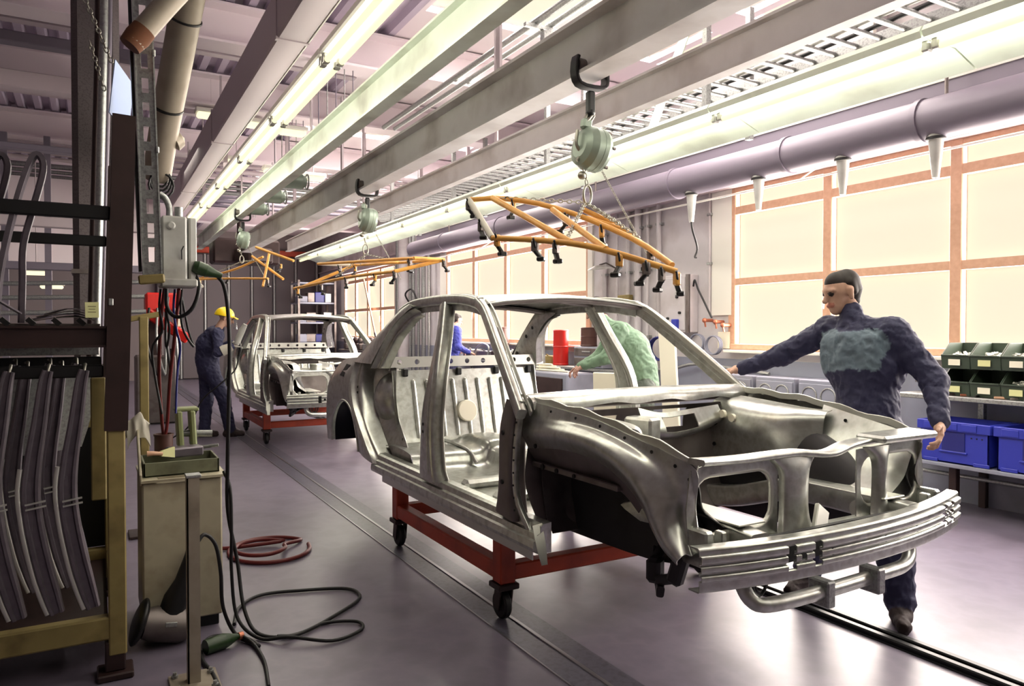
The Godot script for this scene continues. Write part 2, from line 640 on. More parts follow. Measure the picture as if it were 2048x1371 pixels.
	while x < 2.75:
		for q in [[0.0, 4.66], [0.07, 4.66], [0.1, 4.6], [0.17, 4.6]]: prof.append(Vector2(x + q[0], q[1]))
		x += 0.2
	for i in prof.size() - 1:
		var a: Vector2 = prof[i]
		var b: Vector2 = prof[i + 1]
		g.flat([V(a.x, a.y, 6), V(b.x, b.y, 6), V(b.x, b.y, -24.5), V(a.x, a.y, -24.5)], V(0, -1, 0))
	g.span(V(-5.3, 4.72, -24.8), V(2.8, 4.9, 6.3))
	struct(g, "ceiling", M.deck)
	var bands := [[-6.65, -5.65], [-5.2, -4.2], [-2.6, -1.6], [-11.5, -10.5], [-15.5, -14.5]]
	g = G.new()
	var cutz := [6.3]
	for b in [bands[2], bands[1], bands[0], bands[3], bands[4]]:
		cutz.append(b[1]); cutz.append(b[0])
	cutz.append(-24.8)
	for i in range(0, cutz.size(), 2):
		g.span(V(2.75, 4.6, cutz[i]), V(7.2, 4.75, cutz[i + 1]))
	for b in bands:
		for xs in [[2.75, 2.82], [3.42, 3.52], [4.12, 4.22], [4.82, 5.02], [5.62, 5.72], [6.4, 7.2]]:
			g.span(V(xs[0], 4.6, b[0]), V(xs[1], 4.75, b[1]))
	var rf := struct(g, "ceiling", M.roof)
	for b in bands:
		for xs in [[2.82, 3.42], [3.52, 4.12], [4.22, 4.82], [5.02, 5.62], [5.72, 6.4]]:
			g = G.new(); g.span(V(xs[0], 4.68, b[0]), V(xs[1], 4.7, b[1]))
			part(g, "skylight_window", M.pane, rf)


func lights() -> void:
	var day := Color(1.0, 0.96, 0.925)
	for w in [[-6.28, 0.22], [-14.4, -9.2], [-21.8, -17.5]]:
		area("window_light", V(6.64, 2.25, (w[0] + w[1]) / 2), V(0, PI / 2, 0), Vector2(w[1] - w[0] - 0.1, 1.8), day, 6.2)
	for b in [[-6.65, -5.65], [-5.2, -4.2], [-2.6, -1.6], [-11.5, -10.5], [-15.5, -14.5]]:
		area("skylight_light", V(4.6, 4.66, (b[0] + b[1]) / 2), V(-PI / 2, 0, 0), Vector2(3.5, b[1] - b[0]), day, 5.0)


func hw(y: float) -> float:
	# half width of the body at a height
	var t := [[0.3, 0.77], [0.5, 0.8], [0.75, 0.815], [1.0, 0.81], [1.17, 0.78], [1.67, 0.61], [1.75, 0.55]]
	for i in t.size() - 1:
		if y <= t[i + 1][0]:
			return lerpf(t[i][1], t[i + 1][1], clampf((y - t[i][0]) / (t[i + 1][0] - t[i][0]), 0, 1))
	return 0.55


func S(s: float, y: float, z: float, inset := 0.0) -> Vector3:
	return V(XC + s * (hw(y) - inset), y, z)


func O(s: float, off: float, y: float, z: float) -> Vector3:
	return V(XC + s * off, y, z)


func hole_discs(car: Node3D, list: Array, called := "hole") -> void:
	# small black discs, coloured like the shade in punched holes: [centre, direction, radius]
	for h in list:
		var g := G.new()
		var d: Vector3 = h[1].normalized()
		g.cyl(h[0] - d * 0.004, h[0] + d * 0.0025, h[2], 10)
		part(g, called, M.plug, car)


func body_side(car: Node3D, s: float) -> void:
	var out := V(s, 0, 0)
	var g := G.new()
	var pts := G.curve([S(s, 1.1, -3.0, 0.02), S(s, 1.4, -3.4, 0.025), S(s, 1.6, -3.68, 0.025), S(s, 1.665, -3.82, 0.025)], 16)
	g.sweep(pts, rrect(0.062, 0.05, 0.016), out, [], true)
	var ap := part(g, "a_pillar", M.steel, car)
	g = G.new()
	var fl := []
	for p: Vector3 in pts: fl.append(p + V(-s * 0.022, -0.012, -0.048))
	g.sweep(fl, rrect(0.05, 0.012, 0.004, 1), out)
	part(g, "door_flange", M.steel, ap)
	g = G.new()
	fl = []
	for p: Vector3 in pts: fl.append(p + V(-s * 0.03, 0.006, 0.04))
	g.sweep(fl, rrect(0.03, 0.008, 0.003, 1), out)
	part(g, "glass_flange", M.zinc, ap)
	# roof rail
	g = G.new()
	pts = G.curve([S(s, 1.655, -3.79, 0.025), S(s, 1.688, -4.05, 0.02), S(s, 1.695, -4.45, 0.02), S(s, 1.68, -4.8, 0.02), S(s, 1.63, -5.0, 0.022)], 18)
	g.sweep(pts, rrect(0.066, 0.05, 0.02), out, [], true)
	var rr := part(g, "roof_rail", M.steel, car)
	g = G.new()
	fl = []
	for p: Vector3 in pts: fl.append(p + V(-s * 0.02, -0.045, 0))
	g.sweep(fl, rrect(0.05, 0.012, 0.004, 1), out)
	part(g, "door_flange", M.steel, rr)
	g = G.new()
	fl = []
	for p: Vector3 in pts: fl.append(p + V(-s * 0.02, 0.03, 0))
	g.tube(fl, 0.008, 6)
	part(g, "drip_rail", M.zinc, rr)
	# rear pillar: outer face, door jamb and rear window flange
	g = G.new()
	g.patch([
		[S(s, 1.25, -5.64, 0.0), S(s, 1.42, -5.36), S(s, 1.54, -5.15), S(s, 1.64, -4.98), S(s, 1.69, -4.88)],
		[S(s, 1.25, -5.42, -0.015), S(s, 1.42, -5.24, -0.012), S(s, 1.54, -5.08, -0.01), S(s, 1.63, -4.93, -0.005), S(s, 1.68, -4.82, -0.004)],
		[S(s, 1.25, -5.22, 0.0), S(s, 1.42, -5.12), S(s, 1.54, -5.01), S(s, 1.62, -4.86), S(s, 1.655, -4.76)]], 20, 10, 0.006)
	var cp := part(g, "rear_pillar", M.steel, car)
	g = G.new()
	g.patch([
		[S(s, 1.22, -5.22), S(s, 1.42, -5.12), S(s, 1.54, -5.01), S(s, 1.62, -4.86), S(s, 1.65, -4.7)],
		[S(s, 1.22, -5.2, 0.05), S(s, 1.42, -5.1, 0.05), S(s, 1.53, -4.99, 0.05), S(s, 1.6, -4.85, 0.05), S(s, 1.63, -4.7, 0.05)],
		[S(s, 1.22, -5.17, 0.055), S(s, 1.42, -5.07, 0.055), S(s, 1.51, -4.96, 0.055), S(s, 1.585, -4.83, 0.055), S(s, 1.61, -4.7, 0.055)],
		[S(s, 1.22, -5.16, 0.13), S(s, 1.42, -5.05, 0.12), S(s, 1.5, -4.94, 0.11), S(s, 1.57, -4.82, 0.1), S(s, 1.6, -4.7, 0.09)]], 16, 13, 0.004)
	part(g, "door_jamb", M.steel, cp)
	g = G.new()
	g.patch([[S(s, 1.25, -5.64), S(s, 1.54, -5.15), S(s, 1.69, -4.88)], [S(s, 1.24, -5.66, 0.1), S(s, 1.53, -5.18, 0.1), S(s, 1.68, -4.9, 0.1)]], 12, 3)
	part(g, "glass_flange", M.steel, cp)
	# inner face of the rear pillar, with black discs for its punched holes
	g = G.new()
	g.patch([
		[S(s, 1.2, -5.62, 0.12), S(s, 1.42, -5.36, 0.1), S(s, 1.55, -5.15, 0.09), S(s, 1.66, -4.95, 0.06)],
		[S(s, 1.2, -5.42, 0.15), S(s, 1.42, -5.24, 0.12), S(s, 1.55, -5.06, 0.1), S(s, 1.65, -4.86, 0.07)],
		[S(s, 1.2, -5.16, 0.13), S(s, 1.42, -5.05, 0.12), S(s, 1.55, -4.9, 0.1), S(s, 1.63, -4.72, 0.08)]], 14, 8, 0.004)
	var ip := part(g, "inner_panel", M.steel, cp)
	hole_discs(ip, [[S(s, 1.3, -5.4, 0.147), -out, 0.022], [S(s, 1.45, -5.2, 0.122), -out, 0.016], [S(s, 1.52, -5.08, 0.112), -out, 0.014], [S(s, 1.24, -5.28, 0.15), -out, 0.016], [S(s, 1.38, -5.15, 0.124), -out, 0.012]])
	# rear quarter: fan between the wheel arch and the panel's outline
	var arch := []
	for i in 13:
		var a := PI * (1.0 - i / 12.0)
		arch.append(V(0, 0.585 + 0.36 * sin(a), -5.72 + 0.35 * cos(a) * -1.0))
	# arch runs from the rear (z -6.07) to the front (z -5.37)
	var rim := []
	for i in 13:
		var a := PI * i / 12.0
		rim.append(Vector2(-5.72 - 0.35 * cos(a), 0.585 + 0.36 * sin(a)))
	var edge := [Vector2(-6.22, 0.58), Vector2(-6.225, 0.75), Vector2(-6.225, 0.92), Vector2(-6.2, 1.06), Vector2(-6.1, 1.2), Vector2(-5.95, 1.262), Vector2(-5.78, 1.272), Vector2(-5.64, 1.262), Vector2(-5.6, 1.1), Vector2(-5.5, 0.935), Vector2(-5.36, 0.805), Vector2(-5.2, 0.66), Vector2(-5.07, 0.54)]
	var rows := []
	for t in [0.0, 0.12, 0.4, 0.7, 1.0]:
		var r := []
		for i in 13:
			var e: Vector2 = edge[i]
			if i > 9: e = e.lerp(rim[i], 0.0)
			var q: Vector2 = rim[i].lerp(e, t)
			var inset: float = -0.012 * sin(PI * t) + (0.02 if t == 1.0 and i > 3 and i < 8 else 0.0)
			if t == 0.0: inset = -0.006
			r.append(S(s, q.y, q.x, inset))
		rows.append(r)
	g = G.new()
	g.patch(rows, 49, 17, 0.005)
	var qp := part(g, "rear_quarter_panel", M.steel, car)
	g = G.new()
	var lip := []
	for q: Vector2 in rim: lip.append(S(s, q.y, q.x, -0.004))
	g.tube(G.curve(lip, 30), 0.009, 6)
	part(g, "arch_lip", M.steel, qp)
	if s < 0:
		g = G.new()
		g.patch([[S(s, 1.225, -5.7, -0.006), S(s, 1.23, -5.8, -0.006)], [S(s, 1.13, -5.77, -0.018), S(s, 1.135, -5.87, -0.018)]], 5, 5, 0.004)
		part(g, "slot_shade_patch", M.plug, qp)  # black patch that imitates the shade of a vent recess
	# dark wheel housing
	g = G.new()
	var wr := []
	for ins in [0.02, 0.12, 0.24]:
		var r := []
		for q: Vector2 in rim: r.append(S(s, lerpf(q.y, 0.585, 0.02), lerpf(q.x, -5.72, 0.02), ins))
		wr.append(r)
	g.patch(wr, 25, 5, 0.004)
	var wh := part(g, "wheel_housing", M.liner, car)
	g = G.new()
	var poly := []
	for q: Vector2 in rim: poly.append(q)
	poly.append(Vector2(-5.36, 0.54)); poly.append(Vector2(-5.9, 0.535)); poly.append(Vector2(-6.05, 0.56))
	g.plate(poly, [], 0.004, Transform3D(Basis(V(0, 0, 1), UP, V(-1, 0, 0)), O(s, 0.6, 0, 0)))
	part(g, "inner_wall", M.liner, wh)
	# door jamb of the quarter and the trim panel behind it
	var q1 := [S(s, 1.27, -5.62), S(s, 1.1, -5.6), S(s, 0.94, -5.5), S(s, 0.8, -5.35), S(s, 0.66, -5.19), S(s, 0.545, -5.05)]
	var q2 := [S(s, 1.27, -5.6, 0.04), S(s, 1.1, -5.575, 0.04), S(s, 0.93, -5.47, 0.04), S(s, 0.79, -5.32, 0.04), S(s, 0.64, -5.15, 0.04), S(s, 0.54, -5.0, 0.04)]
	var q3 := [S(s, 1.26, -5.55, 0.05), S(s, 1.1, -5.52, 0.05), S(s, 0.91, -5.42, 0.05), S(s, 0.76, -5.27, 0.05), S(s, 0.61, -5.08, 0.05), S(s, 0.54, -4.95, 0.05)]
	var q4 := [S(s, 1.26, -5.52, 0.15), S(s, 1.1, -5.5, 0.15), S(s, 0.9, -5.38, 0.15), S(s, 0.74, -5.22, 0.15), S(s, 0.6, -5.03, 0.14), S(s, 0.54, -4.86, 0.14)]
	g = G.new()
	g.patch([q1, q2, q3, q4], 26, 16, 0.004)
	var jb := part(g, "door_jamb", M.steel, car)
	hole_discs(jb, [[S(s, 1.06, -5.535, 0.045), V(0, 0.1, 1), 0.011], [S(s, 1.02, -5.52, 0.045), V(0, 0.1, 1), 0.011]])
	g = G.new()
	g.patch([
		[S(s, 1.24, -5.54, 0.15), S(s, 1.24, -5.35, 0.16), S(s, 1.22, -5.12, 0.17)],
		[S(s, 1.05, -5.5, 0.15), S(s, 1.02, -5.3, 0.26), S(s, 1.02, -5.1, 0.2)],
		[S(s, 0.88, -5.38, 0.15), S(s, 0.88, -5.2, 0.24), S(s, 0.85, -5.02, 0.2)],
		[S(s, 0.7, -5.2, 0.15), S(s, 0.7, -5.05, 0.17), S(s, 0.7, -4.85, 0.19)],
		[S(s, 0.56, -5.0, 0.14), S(s, 0.56, -4.9, 0.15), S(s, 0.56, -4.7, 0.17)]], 20, 26, 0.004)
	var sp := part(g, "side_panel", M.steel, car)
	hole_discs(sp, [[S(s, 0.86, -5.12, 0.212), V(-s, 0.1, 0.6), 0.03], [S(s, 0.72, -4.93, 0.19), V(-s, 0, 0.5), 0.012]])
	g = G.new()
	g.ball(V(XC + s * 0.55, 0.98, -5.3), V(0.15, 0.2, 0.16), Basis(), 18, 12)
	part(g, "belt_housing", M.steel, sp)
	# centre pillar
	g = G.new()
	var bp := G.curve([S(s, 0.6, -4.1, 0.055), S(s, 0.7, -4.1, 0.05), S(s, 0.95, -4.1, 0.05), S(s, 1.2, -4.1, 0.045), S(s, 1.45, -4.19, 0.045), S(s, 1.66, -4.28, 0.04)], 22)
	var sc := []
	for i in bp.size():
		var y: float = bp[i].y
		var w := 1.0
		for k in [[0.6, 3.4], [0.66, 2.6], [0.8, 2.1], [1.0, 1.9], [1.2, 1.25], [1.45, 0.9], [1.7, 0.75]]:
			if y >= k[0] - 0.001: w = k[1]
		sc.append(Vector2(w, 1))
	for r in 3:
		for i in range(1, sc.size() - 1): sc[i] = (sc[i - 1] + sc[i] + sc[i + 1]) / 3.0
	g.sweep(bp, rrect(0.085, 0.08, 0.02), out, sc, true)
	var pb := part(g, "centre_pillar", M.steel, car)
	for e in [-1.0, 1.0]:
		g = G.new()
		fl = []
		for i in bp.size(): fl.append(bp[i] + V(-s * 0.03, 0, e * (0.0425 * sc[i].x + 0.008)))
		g.sweep(fl, rrect(0.03, 0.01, 0.003, 1), out)
		part(g, "door_flange", M.zinc, pb)
	g = G.new()
	fl = []
	for i in range(2, bp.size() - 3): fl.append(bp[i] + V(s * 0.04, 0, 0.014 * sc[i].x))
	g.sweep(fl, rrect(0.022, 0.012, 0.005), out, [], true)
	part(g, "bead", M.steel, pb)
	hole_discs(pb, [[S(s, 0.93, -4.13, 0.009), out, 0.01], [S(s, 0.885, -4.13, 0.009), out, 0.01]])
	# sill with two bright steps
	var pr := [Vector2(-0.1, 0), Vector2(-0.03, 0), Vector2(-0.005, 0.012), Vector2(0, 0.03), Vector2(-0.004, 0.06), Vector2(-0.02, 0.064), Vector2(-0.024, 0.09), Vector2(-0.04, 0.096), Vector2(-0.045, 0.125), Vector2(-0.06, 0.135), Vector2(-0.1, 0.14)]
	if s > 0:
		for i in pr.size(): pr[i] = Vector2(-pr[i].x, pr[i].y)
	g = G.new()
	g.sweep([O(s, 0.805, 0.475, -5.1), O(s, 0.805, 0.475, -3.6), O(s, 0.805, 0.475, -2.84)], pr)
	var sl := part(g, "sill", M.steel, car)
	g = G.new()
	g.span(O(s, 0.772, 0.43, -4.95), O(s, 0.766, 0.476, -2.9), 0.001)
	part(g, "seam_flange", M.zinc, sl)
	g = G.new()
	g.patch([[O(s, 0.79, 0.6, -2.87), O(s, 0.745, 0.61, -2.86)], [O(s, 0.795, 0.52, -2.83), O(s, 0.75, 0.52, -2.82)], [O(s, 0.79, 0.44, -2.79), O(s, 0.76, 0.44, -2.79)]], 5, 8, 0.006)
	part(g, "end_plate", M.zinc, sl)
	hole_discs(sl, [[O(s, 0.768, 0.565, -2.848), V(0, 0.4, 1), 0.013]])
	# front hinge pillar
	g = G.new()
	g.sweep(G.curve([S(s, 1.15, -3.11, 0.06), S(s, 1.0, -3.12, 0.06), S(s, 0.8, -3.12, 0.06), S(s, 0.59, -3.14, 0.06)], 12), rrect(0.12, 0.1, 0.022), out, [Vector2(0.8, 1), Vector2(0.9, 1), Vector2(1, 1), Vector2(1, 1), Vector2(1, 1), Vector2(1, 1), Vector2(1, 1), Vector2(1, 1), Vector2(1.05, 1), Vector2(1.15, 1), Vector2(1.35, 1), Vector2(1.7, 1)], true)
	var hp := part(g, "hinge_pillar", M.steel_dark, car)
	g = G.new()
	g.sweep(G.curve([S(s, 1.16, -3.03, 0.03), S(s, 0.9, -3.035, 0.03), S(s, 0.7, -3.02, 0.03), S(s, 0.56, -2.93, 0.04)], 12), rrect(0.028, 0.03, 0.008), out, [], true)
	part(g, "seam_flange", M.steel, hp)
	var studs := []
	for k in 9: studs.append([S(s, 1.12 - k * 0.06, -3.028, 0.013), out, 0.005])
	hole_discs(hp, studs, "weld_hole")
	hole_discs(hp, [[S(s, 1.0, -3.13, 0.008), out, 0.012], [S(s, 0.76, -3.13, 0.008), out, 0.012]])


func front_end(car: Node3D, s: float) -> void:
	var out := V(s, 0, 0)
	# apron: from the top flange over a hollow to the rounded wheel arch ridge
	var t := [O(s, 0.7, 1.157, -3.06), O(s, 0.7, 1.14, -2.75), O(s, 0.7, 1.122, -2.5), O(s, 0.7, 1.085, -2.28), O(s, 0.7, 1.045, -2.04), O(s, 0.675, 1.0, -1.93), O(s, 0.66, 0.86, -1.95), O(s, 0.68, 0.73, -1.9)]
	var m1 := [O(s, 0.715, 1.1, -3.05), O(s, 0.715, 1.1, -2.75), O(s, 0.715, 1.085, -2.48), O(s, 0.715, 1.045, -2.24), O(s, 0.71, 0.99, -2.06), O(s, 0.69, 0.92, -1.99), O(s, 0.68, 0.82, -1.99), O(s, 0.7, 0.7, -1.93)]
	var m2 := [O(s, 0.72, 1.06, -3.05), O(s, 0.735, 1.075, -2.74), O(s, 0.745, 1.07, -2.46), O(s, 0.75, 1.02, -2.22), O(s, 0.745, 0.95, -2.08), O(s, 0.73, 0.88, -2.02), O(s, 0.72, 0.79, -2.0), O(s, 0.73, 0.71, -1.93)]
	var rg := [O(s, 0.73, 1.0, -3.05), O(s, 0.76, 1.035, -2.72), O(s, 0.775, 1.03, -2.44), O(s, 0.778, 0.97, -2.22), O(s, 0.775, 0.88, -2.1), O(s, 0.765, 0.8, -2.06), O(s, 0.76, 0.735, -2.01), O(s, 0.755, 0.69, -1.94)]
	var un := [O(s, 0.7, 0.93, -3.05), O(s, 0.72, 0.97, -2.72), O(s, 0.72, 0.96, -2.46), O(s, 0.72, 0.9, -2.28), O(s, 0.71, 0.82, -2.18), O(s, 0.7, 0.75, -2.14), O(s, 0.7, 0.69, -2.08), O(s, 0.71, 0.655, -1.99)]
	var g := G.new()
	g.patch([t, m1, m2, rg, un], 44, 24, 0.005)
	var ap := part(g, "fender_apron", M.steel, car)
	g = G.new()
	var fl := []
	for p: Vector3 in G.curve(t.slice(0, 6), 24): fl.append(p + V(-s * 0.004, 0.012 + 0.006 * sin(p.z * 26.0), 0))
	g.sweep(fl, rrect(0.008, 0.034, 0.002, 1), UP)
	part(g, "top_flange", M.zinc, ap)
	var dots := []
	for k in 7: dots.append([G.curve(t, 60)[6 + k * 6].lerp(G.curve(m1, 60)[6 + k * 6], 0.45) + out * 0.004, out, 0.007])
	dots.append([O(s, 0.725, 1.0, -3.0) + out * 0.008, out, 0.012])
	dots.append([O(s, 0.728, 0.955, -2.94) + out * 0.004, out, 0.011])
	hole_discs(ap, dots)
	# wheel house: inner wall, roof and dark front of the cabin
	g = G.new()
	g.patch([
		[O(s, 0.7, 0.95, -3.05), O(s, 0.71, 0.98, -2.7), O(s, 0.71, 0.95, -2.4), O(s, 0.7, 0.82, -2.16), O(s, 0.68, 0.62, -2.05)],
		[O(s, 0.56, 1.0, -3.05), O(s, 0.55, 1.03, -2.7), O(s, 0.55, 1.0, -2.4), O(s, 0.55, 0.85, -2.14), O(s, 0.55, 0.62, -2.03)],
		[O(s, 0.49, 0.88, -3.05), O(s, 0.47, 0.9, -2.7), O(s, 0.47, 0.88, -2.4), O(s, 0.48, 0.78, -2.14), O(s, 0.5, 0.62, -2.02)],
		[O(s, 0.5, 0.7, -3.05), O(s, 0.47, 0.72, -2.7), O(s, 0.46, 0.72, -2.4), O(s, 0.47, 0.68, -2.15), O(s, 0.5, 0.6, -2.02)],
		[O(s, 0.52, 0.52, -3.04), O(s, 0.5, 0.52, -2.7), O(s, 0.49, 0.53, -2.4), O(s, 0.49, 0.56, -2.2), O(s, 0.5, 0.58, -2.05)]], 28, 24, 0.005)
	var wh := part(g, "wheel_house", M.shaded_steel, car)  # the dark of this hollow is put into its colour
	g = G.new()
	g.patch([[O(s, 0.7, 0.95, -3.06), O(s, 0.5, 0.96, -3.07)], [O(s, 0.72, 0.75, -3.05), O(s, 0.5, 0.74, -3.0)], [O(s, 0.68, 0.55, -2.98), O(s, 0.48, 0.54, -2.9)]], 6, 12, 0.005)
	part(g, "toe_board", M.steel_dark, wh)
	g = G.new()
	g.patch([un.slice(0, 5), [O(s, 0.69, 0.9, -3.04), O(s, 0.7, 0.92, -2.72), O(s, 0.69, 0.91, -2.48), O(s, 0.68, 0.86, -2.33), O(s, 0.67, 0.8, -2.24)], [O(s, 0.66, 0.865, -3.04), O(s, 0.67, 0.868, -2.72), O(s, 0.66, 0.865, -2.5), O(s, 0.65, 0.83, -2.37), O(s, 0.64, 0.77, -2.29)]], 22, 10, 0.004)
	part(g, "inner_lip", M.steel_dark, wh)
	g = G.new()
	g.span(O(s, 0.5, 0.845, -3.02), O(s, 0.7, 0.87, -2.36), 0.004)
	part(g, "stiffener", M.steel_dark, wh)
	hole_discs(wh, [[O(s, 0.705, 0.858, -2.92), out, 0.014], [O(s, 0.705, 0.858, -2.8), out, 0.012], [O(s, 0.705, 0.858, -2.66), out, 0.01], [O(s, 0.46, 1.0, -2.95) + V(-s * 0.03, 0, 0), -out, 0.022]])
	# engine-bay side of the wheel house: ribbed box panel with edges and black discs for holes
	g = G.new()
	g.patch([
		[O(s, 0.66, 1.13, -3.05), O(s, 0.64, 1.12, -2.8), O(s, 0.64, 1.1, -2.5), O(s, 0.66, 1.1, -2.38)],
		[O(s, 0.53, 1.1, -3.05), O(s, 0.5, 1.1, -2.8), O(s, 0.5, 1.09, -2.5), O(s, 0.58, 1.08, -2.36)],
		[O(s, 0.49, 1.0, -3.05), O(s, 0.44, 1.0, -2.8), O(s, 0.44, 0.99, -2.52), O(s, 0.56, 0.97, -2.36)],
		[O(s, 0.49, 0.8, -3.05), O(s, 0.44, 0.78, -2.8), O(s, 0.44, 0.78, -2.5), O(s, 0.55, 0.78, -2.36)]], 24, 18, 0.004)
	var sb := part(g, "strut_housing", M.steel, car)
	hole_discs(sb, [[O(s, 0.437, 0.98, -2.68), -out, 0.012], [O(s, 0.437, 0.85, -2.6), -out, 0.012], [O(s, 0.46, 1.05, -2.98), -out, 0.012], [O(s, 0.46, 0.87, -2.98), -out, 0.011], [O(s, 0.437, 0.82, -2.78), -out, 0.01]])
	for h in [[1.045, -2.9], [1.03, -2.83]]:
		g = G.new(); g.cyl(O(s, 0.45, h[0], h[1]), O(s, 0.432, h[0], h[1]), 0.022, 14)
		part(g, "cap", M.paper, sb)
	# inner side of the apron ahead of the strut
	g = G.new()
	g.patch([
		[O(s, 0.69, 1.12, -2.45), O(s, 0.69, 1.08, -2.25), O(s, 0.69, 1.04, -2.05), O(s, 0.66, 1.0, -1.95)],
		[O(s, 0.6, 1.02, -2.42), O(s, 0.62, 0.99, -2.25), O(s, 0.63, 0.95, -2.05), O(s, 0.63, 0.92, -1.96)],
		[O(s, 0.52, 0.9, -2.4), O(s, 0.54, 0.88, -2.25), O(s, 0.57, 0.86, -2.05), O(s, 0.6, 0.84, -1.97)],
		[O(s, 0.46, 0.77, -2.4), O(s, 0.46, 0.77, -2.25), O(s, 0.47, 0.77, -2.05), O(s, 0.5, 0.77, -1.97)]], 16, 14, 0.004)
	var ai := part(g, "inner_apron", M.steel, car)
	hole_discs(ai, [[O(s, 0.655, 1.06, -2.3) - out * 0.004, -out, 0.008], [O(s, 0.62, 0.985, -2.2), V(-s, 0.6, 0), 0.008], [O(s, 0.53, 0.88, -2.3), V(-s, 0.6, 0), 0.008], [O(s, 0.66, 1.0, -2.02), V(-s, 0.3, 0), 0.018]])
	# long box member
	g = G.new()
	g.sweep(G.curve([O(s, 0.43, 0.58, -3.15), O(s, 0.43, 0.62, -2.8), O(s, 0.43, 0.72, -2.45), O(s, 0.44, 0.735, -2.2), O(s, 0.46, 0.715, -1.84)], 18), rrect(0.085, 0.11, 0.014), UP, [], true)
	var lm := part(g, "side_member", M.steel, car)
	g = G.new()
	g.span(O(s, 0.36, 0.782, -2.4), O(s, 0.5, 0.79, -1.9), 0.002)
	part(g, "seam_flange", M.zinc, lm)
	g = G.new()
	g.cyl(O(s, 0.37, 0.72, -2.02), O(s, 0.35, 0.72, -2.02), 0.04, 16)
	part(g, "boss", M.zinc, lm)
	# lower arms and brackets that hang in the wheel house
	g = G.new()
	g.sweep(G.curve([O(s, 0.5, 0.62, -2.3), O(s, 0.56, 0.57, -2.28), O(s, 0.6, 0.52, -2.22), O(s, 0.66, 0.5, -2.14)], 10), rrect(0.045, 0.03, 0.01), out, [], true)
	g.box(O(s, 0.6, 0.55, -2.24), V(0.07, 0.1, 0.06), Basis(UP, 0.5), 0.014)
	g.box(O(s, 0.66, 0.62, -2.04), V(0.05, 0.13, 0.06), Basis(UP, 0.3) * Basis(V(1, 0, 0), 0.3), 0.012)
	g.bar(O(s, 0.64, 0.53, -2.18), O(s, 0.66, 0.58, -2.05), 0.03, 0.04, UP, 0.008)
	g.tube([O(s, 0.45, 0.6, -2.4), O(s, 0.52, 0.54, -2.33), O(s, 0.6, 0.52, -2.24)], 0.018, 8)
	part(g, "lower_bracket", M.shaded_steel, car)
	# lamp frame with its large opening
	var hole := []
	for q in rrect(0.41, 0.225, 0.08, 4): hole.append(Vector2(q.x + 0.468, q.y + 0.862))
	var poly := [Vector2(0.24, 0.7), Vector2(0.7, 0.7), Vector2(0.71, 0.86), Vector2(0.69, 1.0), Vector2(0.6, 1.015), Vector2(0.24, 1.0)]
	if s < 0:
		for i in poly.size(): poly[i].x = -poly[i].x
		for i in hole.size(): hole[i].x = -hole[i].x
	g = G.new()
	g.plate(poly, [hole], 0.006, Transform3D(Basis(), V(XC, 0, -1.95)))
	var lf := part(g, "lamp_frame", M.steel, car)
	g = G.new()
	var rim := []
	for q: Vector2 in hole: rim.append(V(XC + q.x, q.y, -1.958))
	g.tube(rim, 0.012, 6, true)
	part(g, "rim", M.zinc, lf)
	g = G.new()
	g.span(O(s, 0.66, 0.68, -1.96), O(s, 0.7, 0.8, -1.86), 0.008)
	g.span(O(s, 0.6, 0.69, -1.9), O(s, 0.625, 0.79, -1.86), 0.004)
	part(g, "bracket", M.steel, lf)


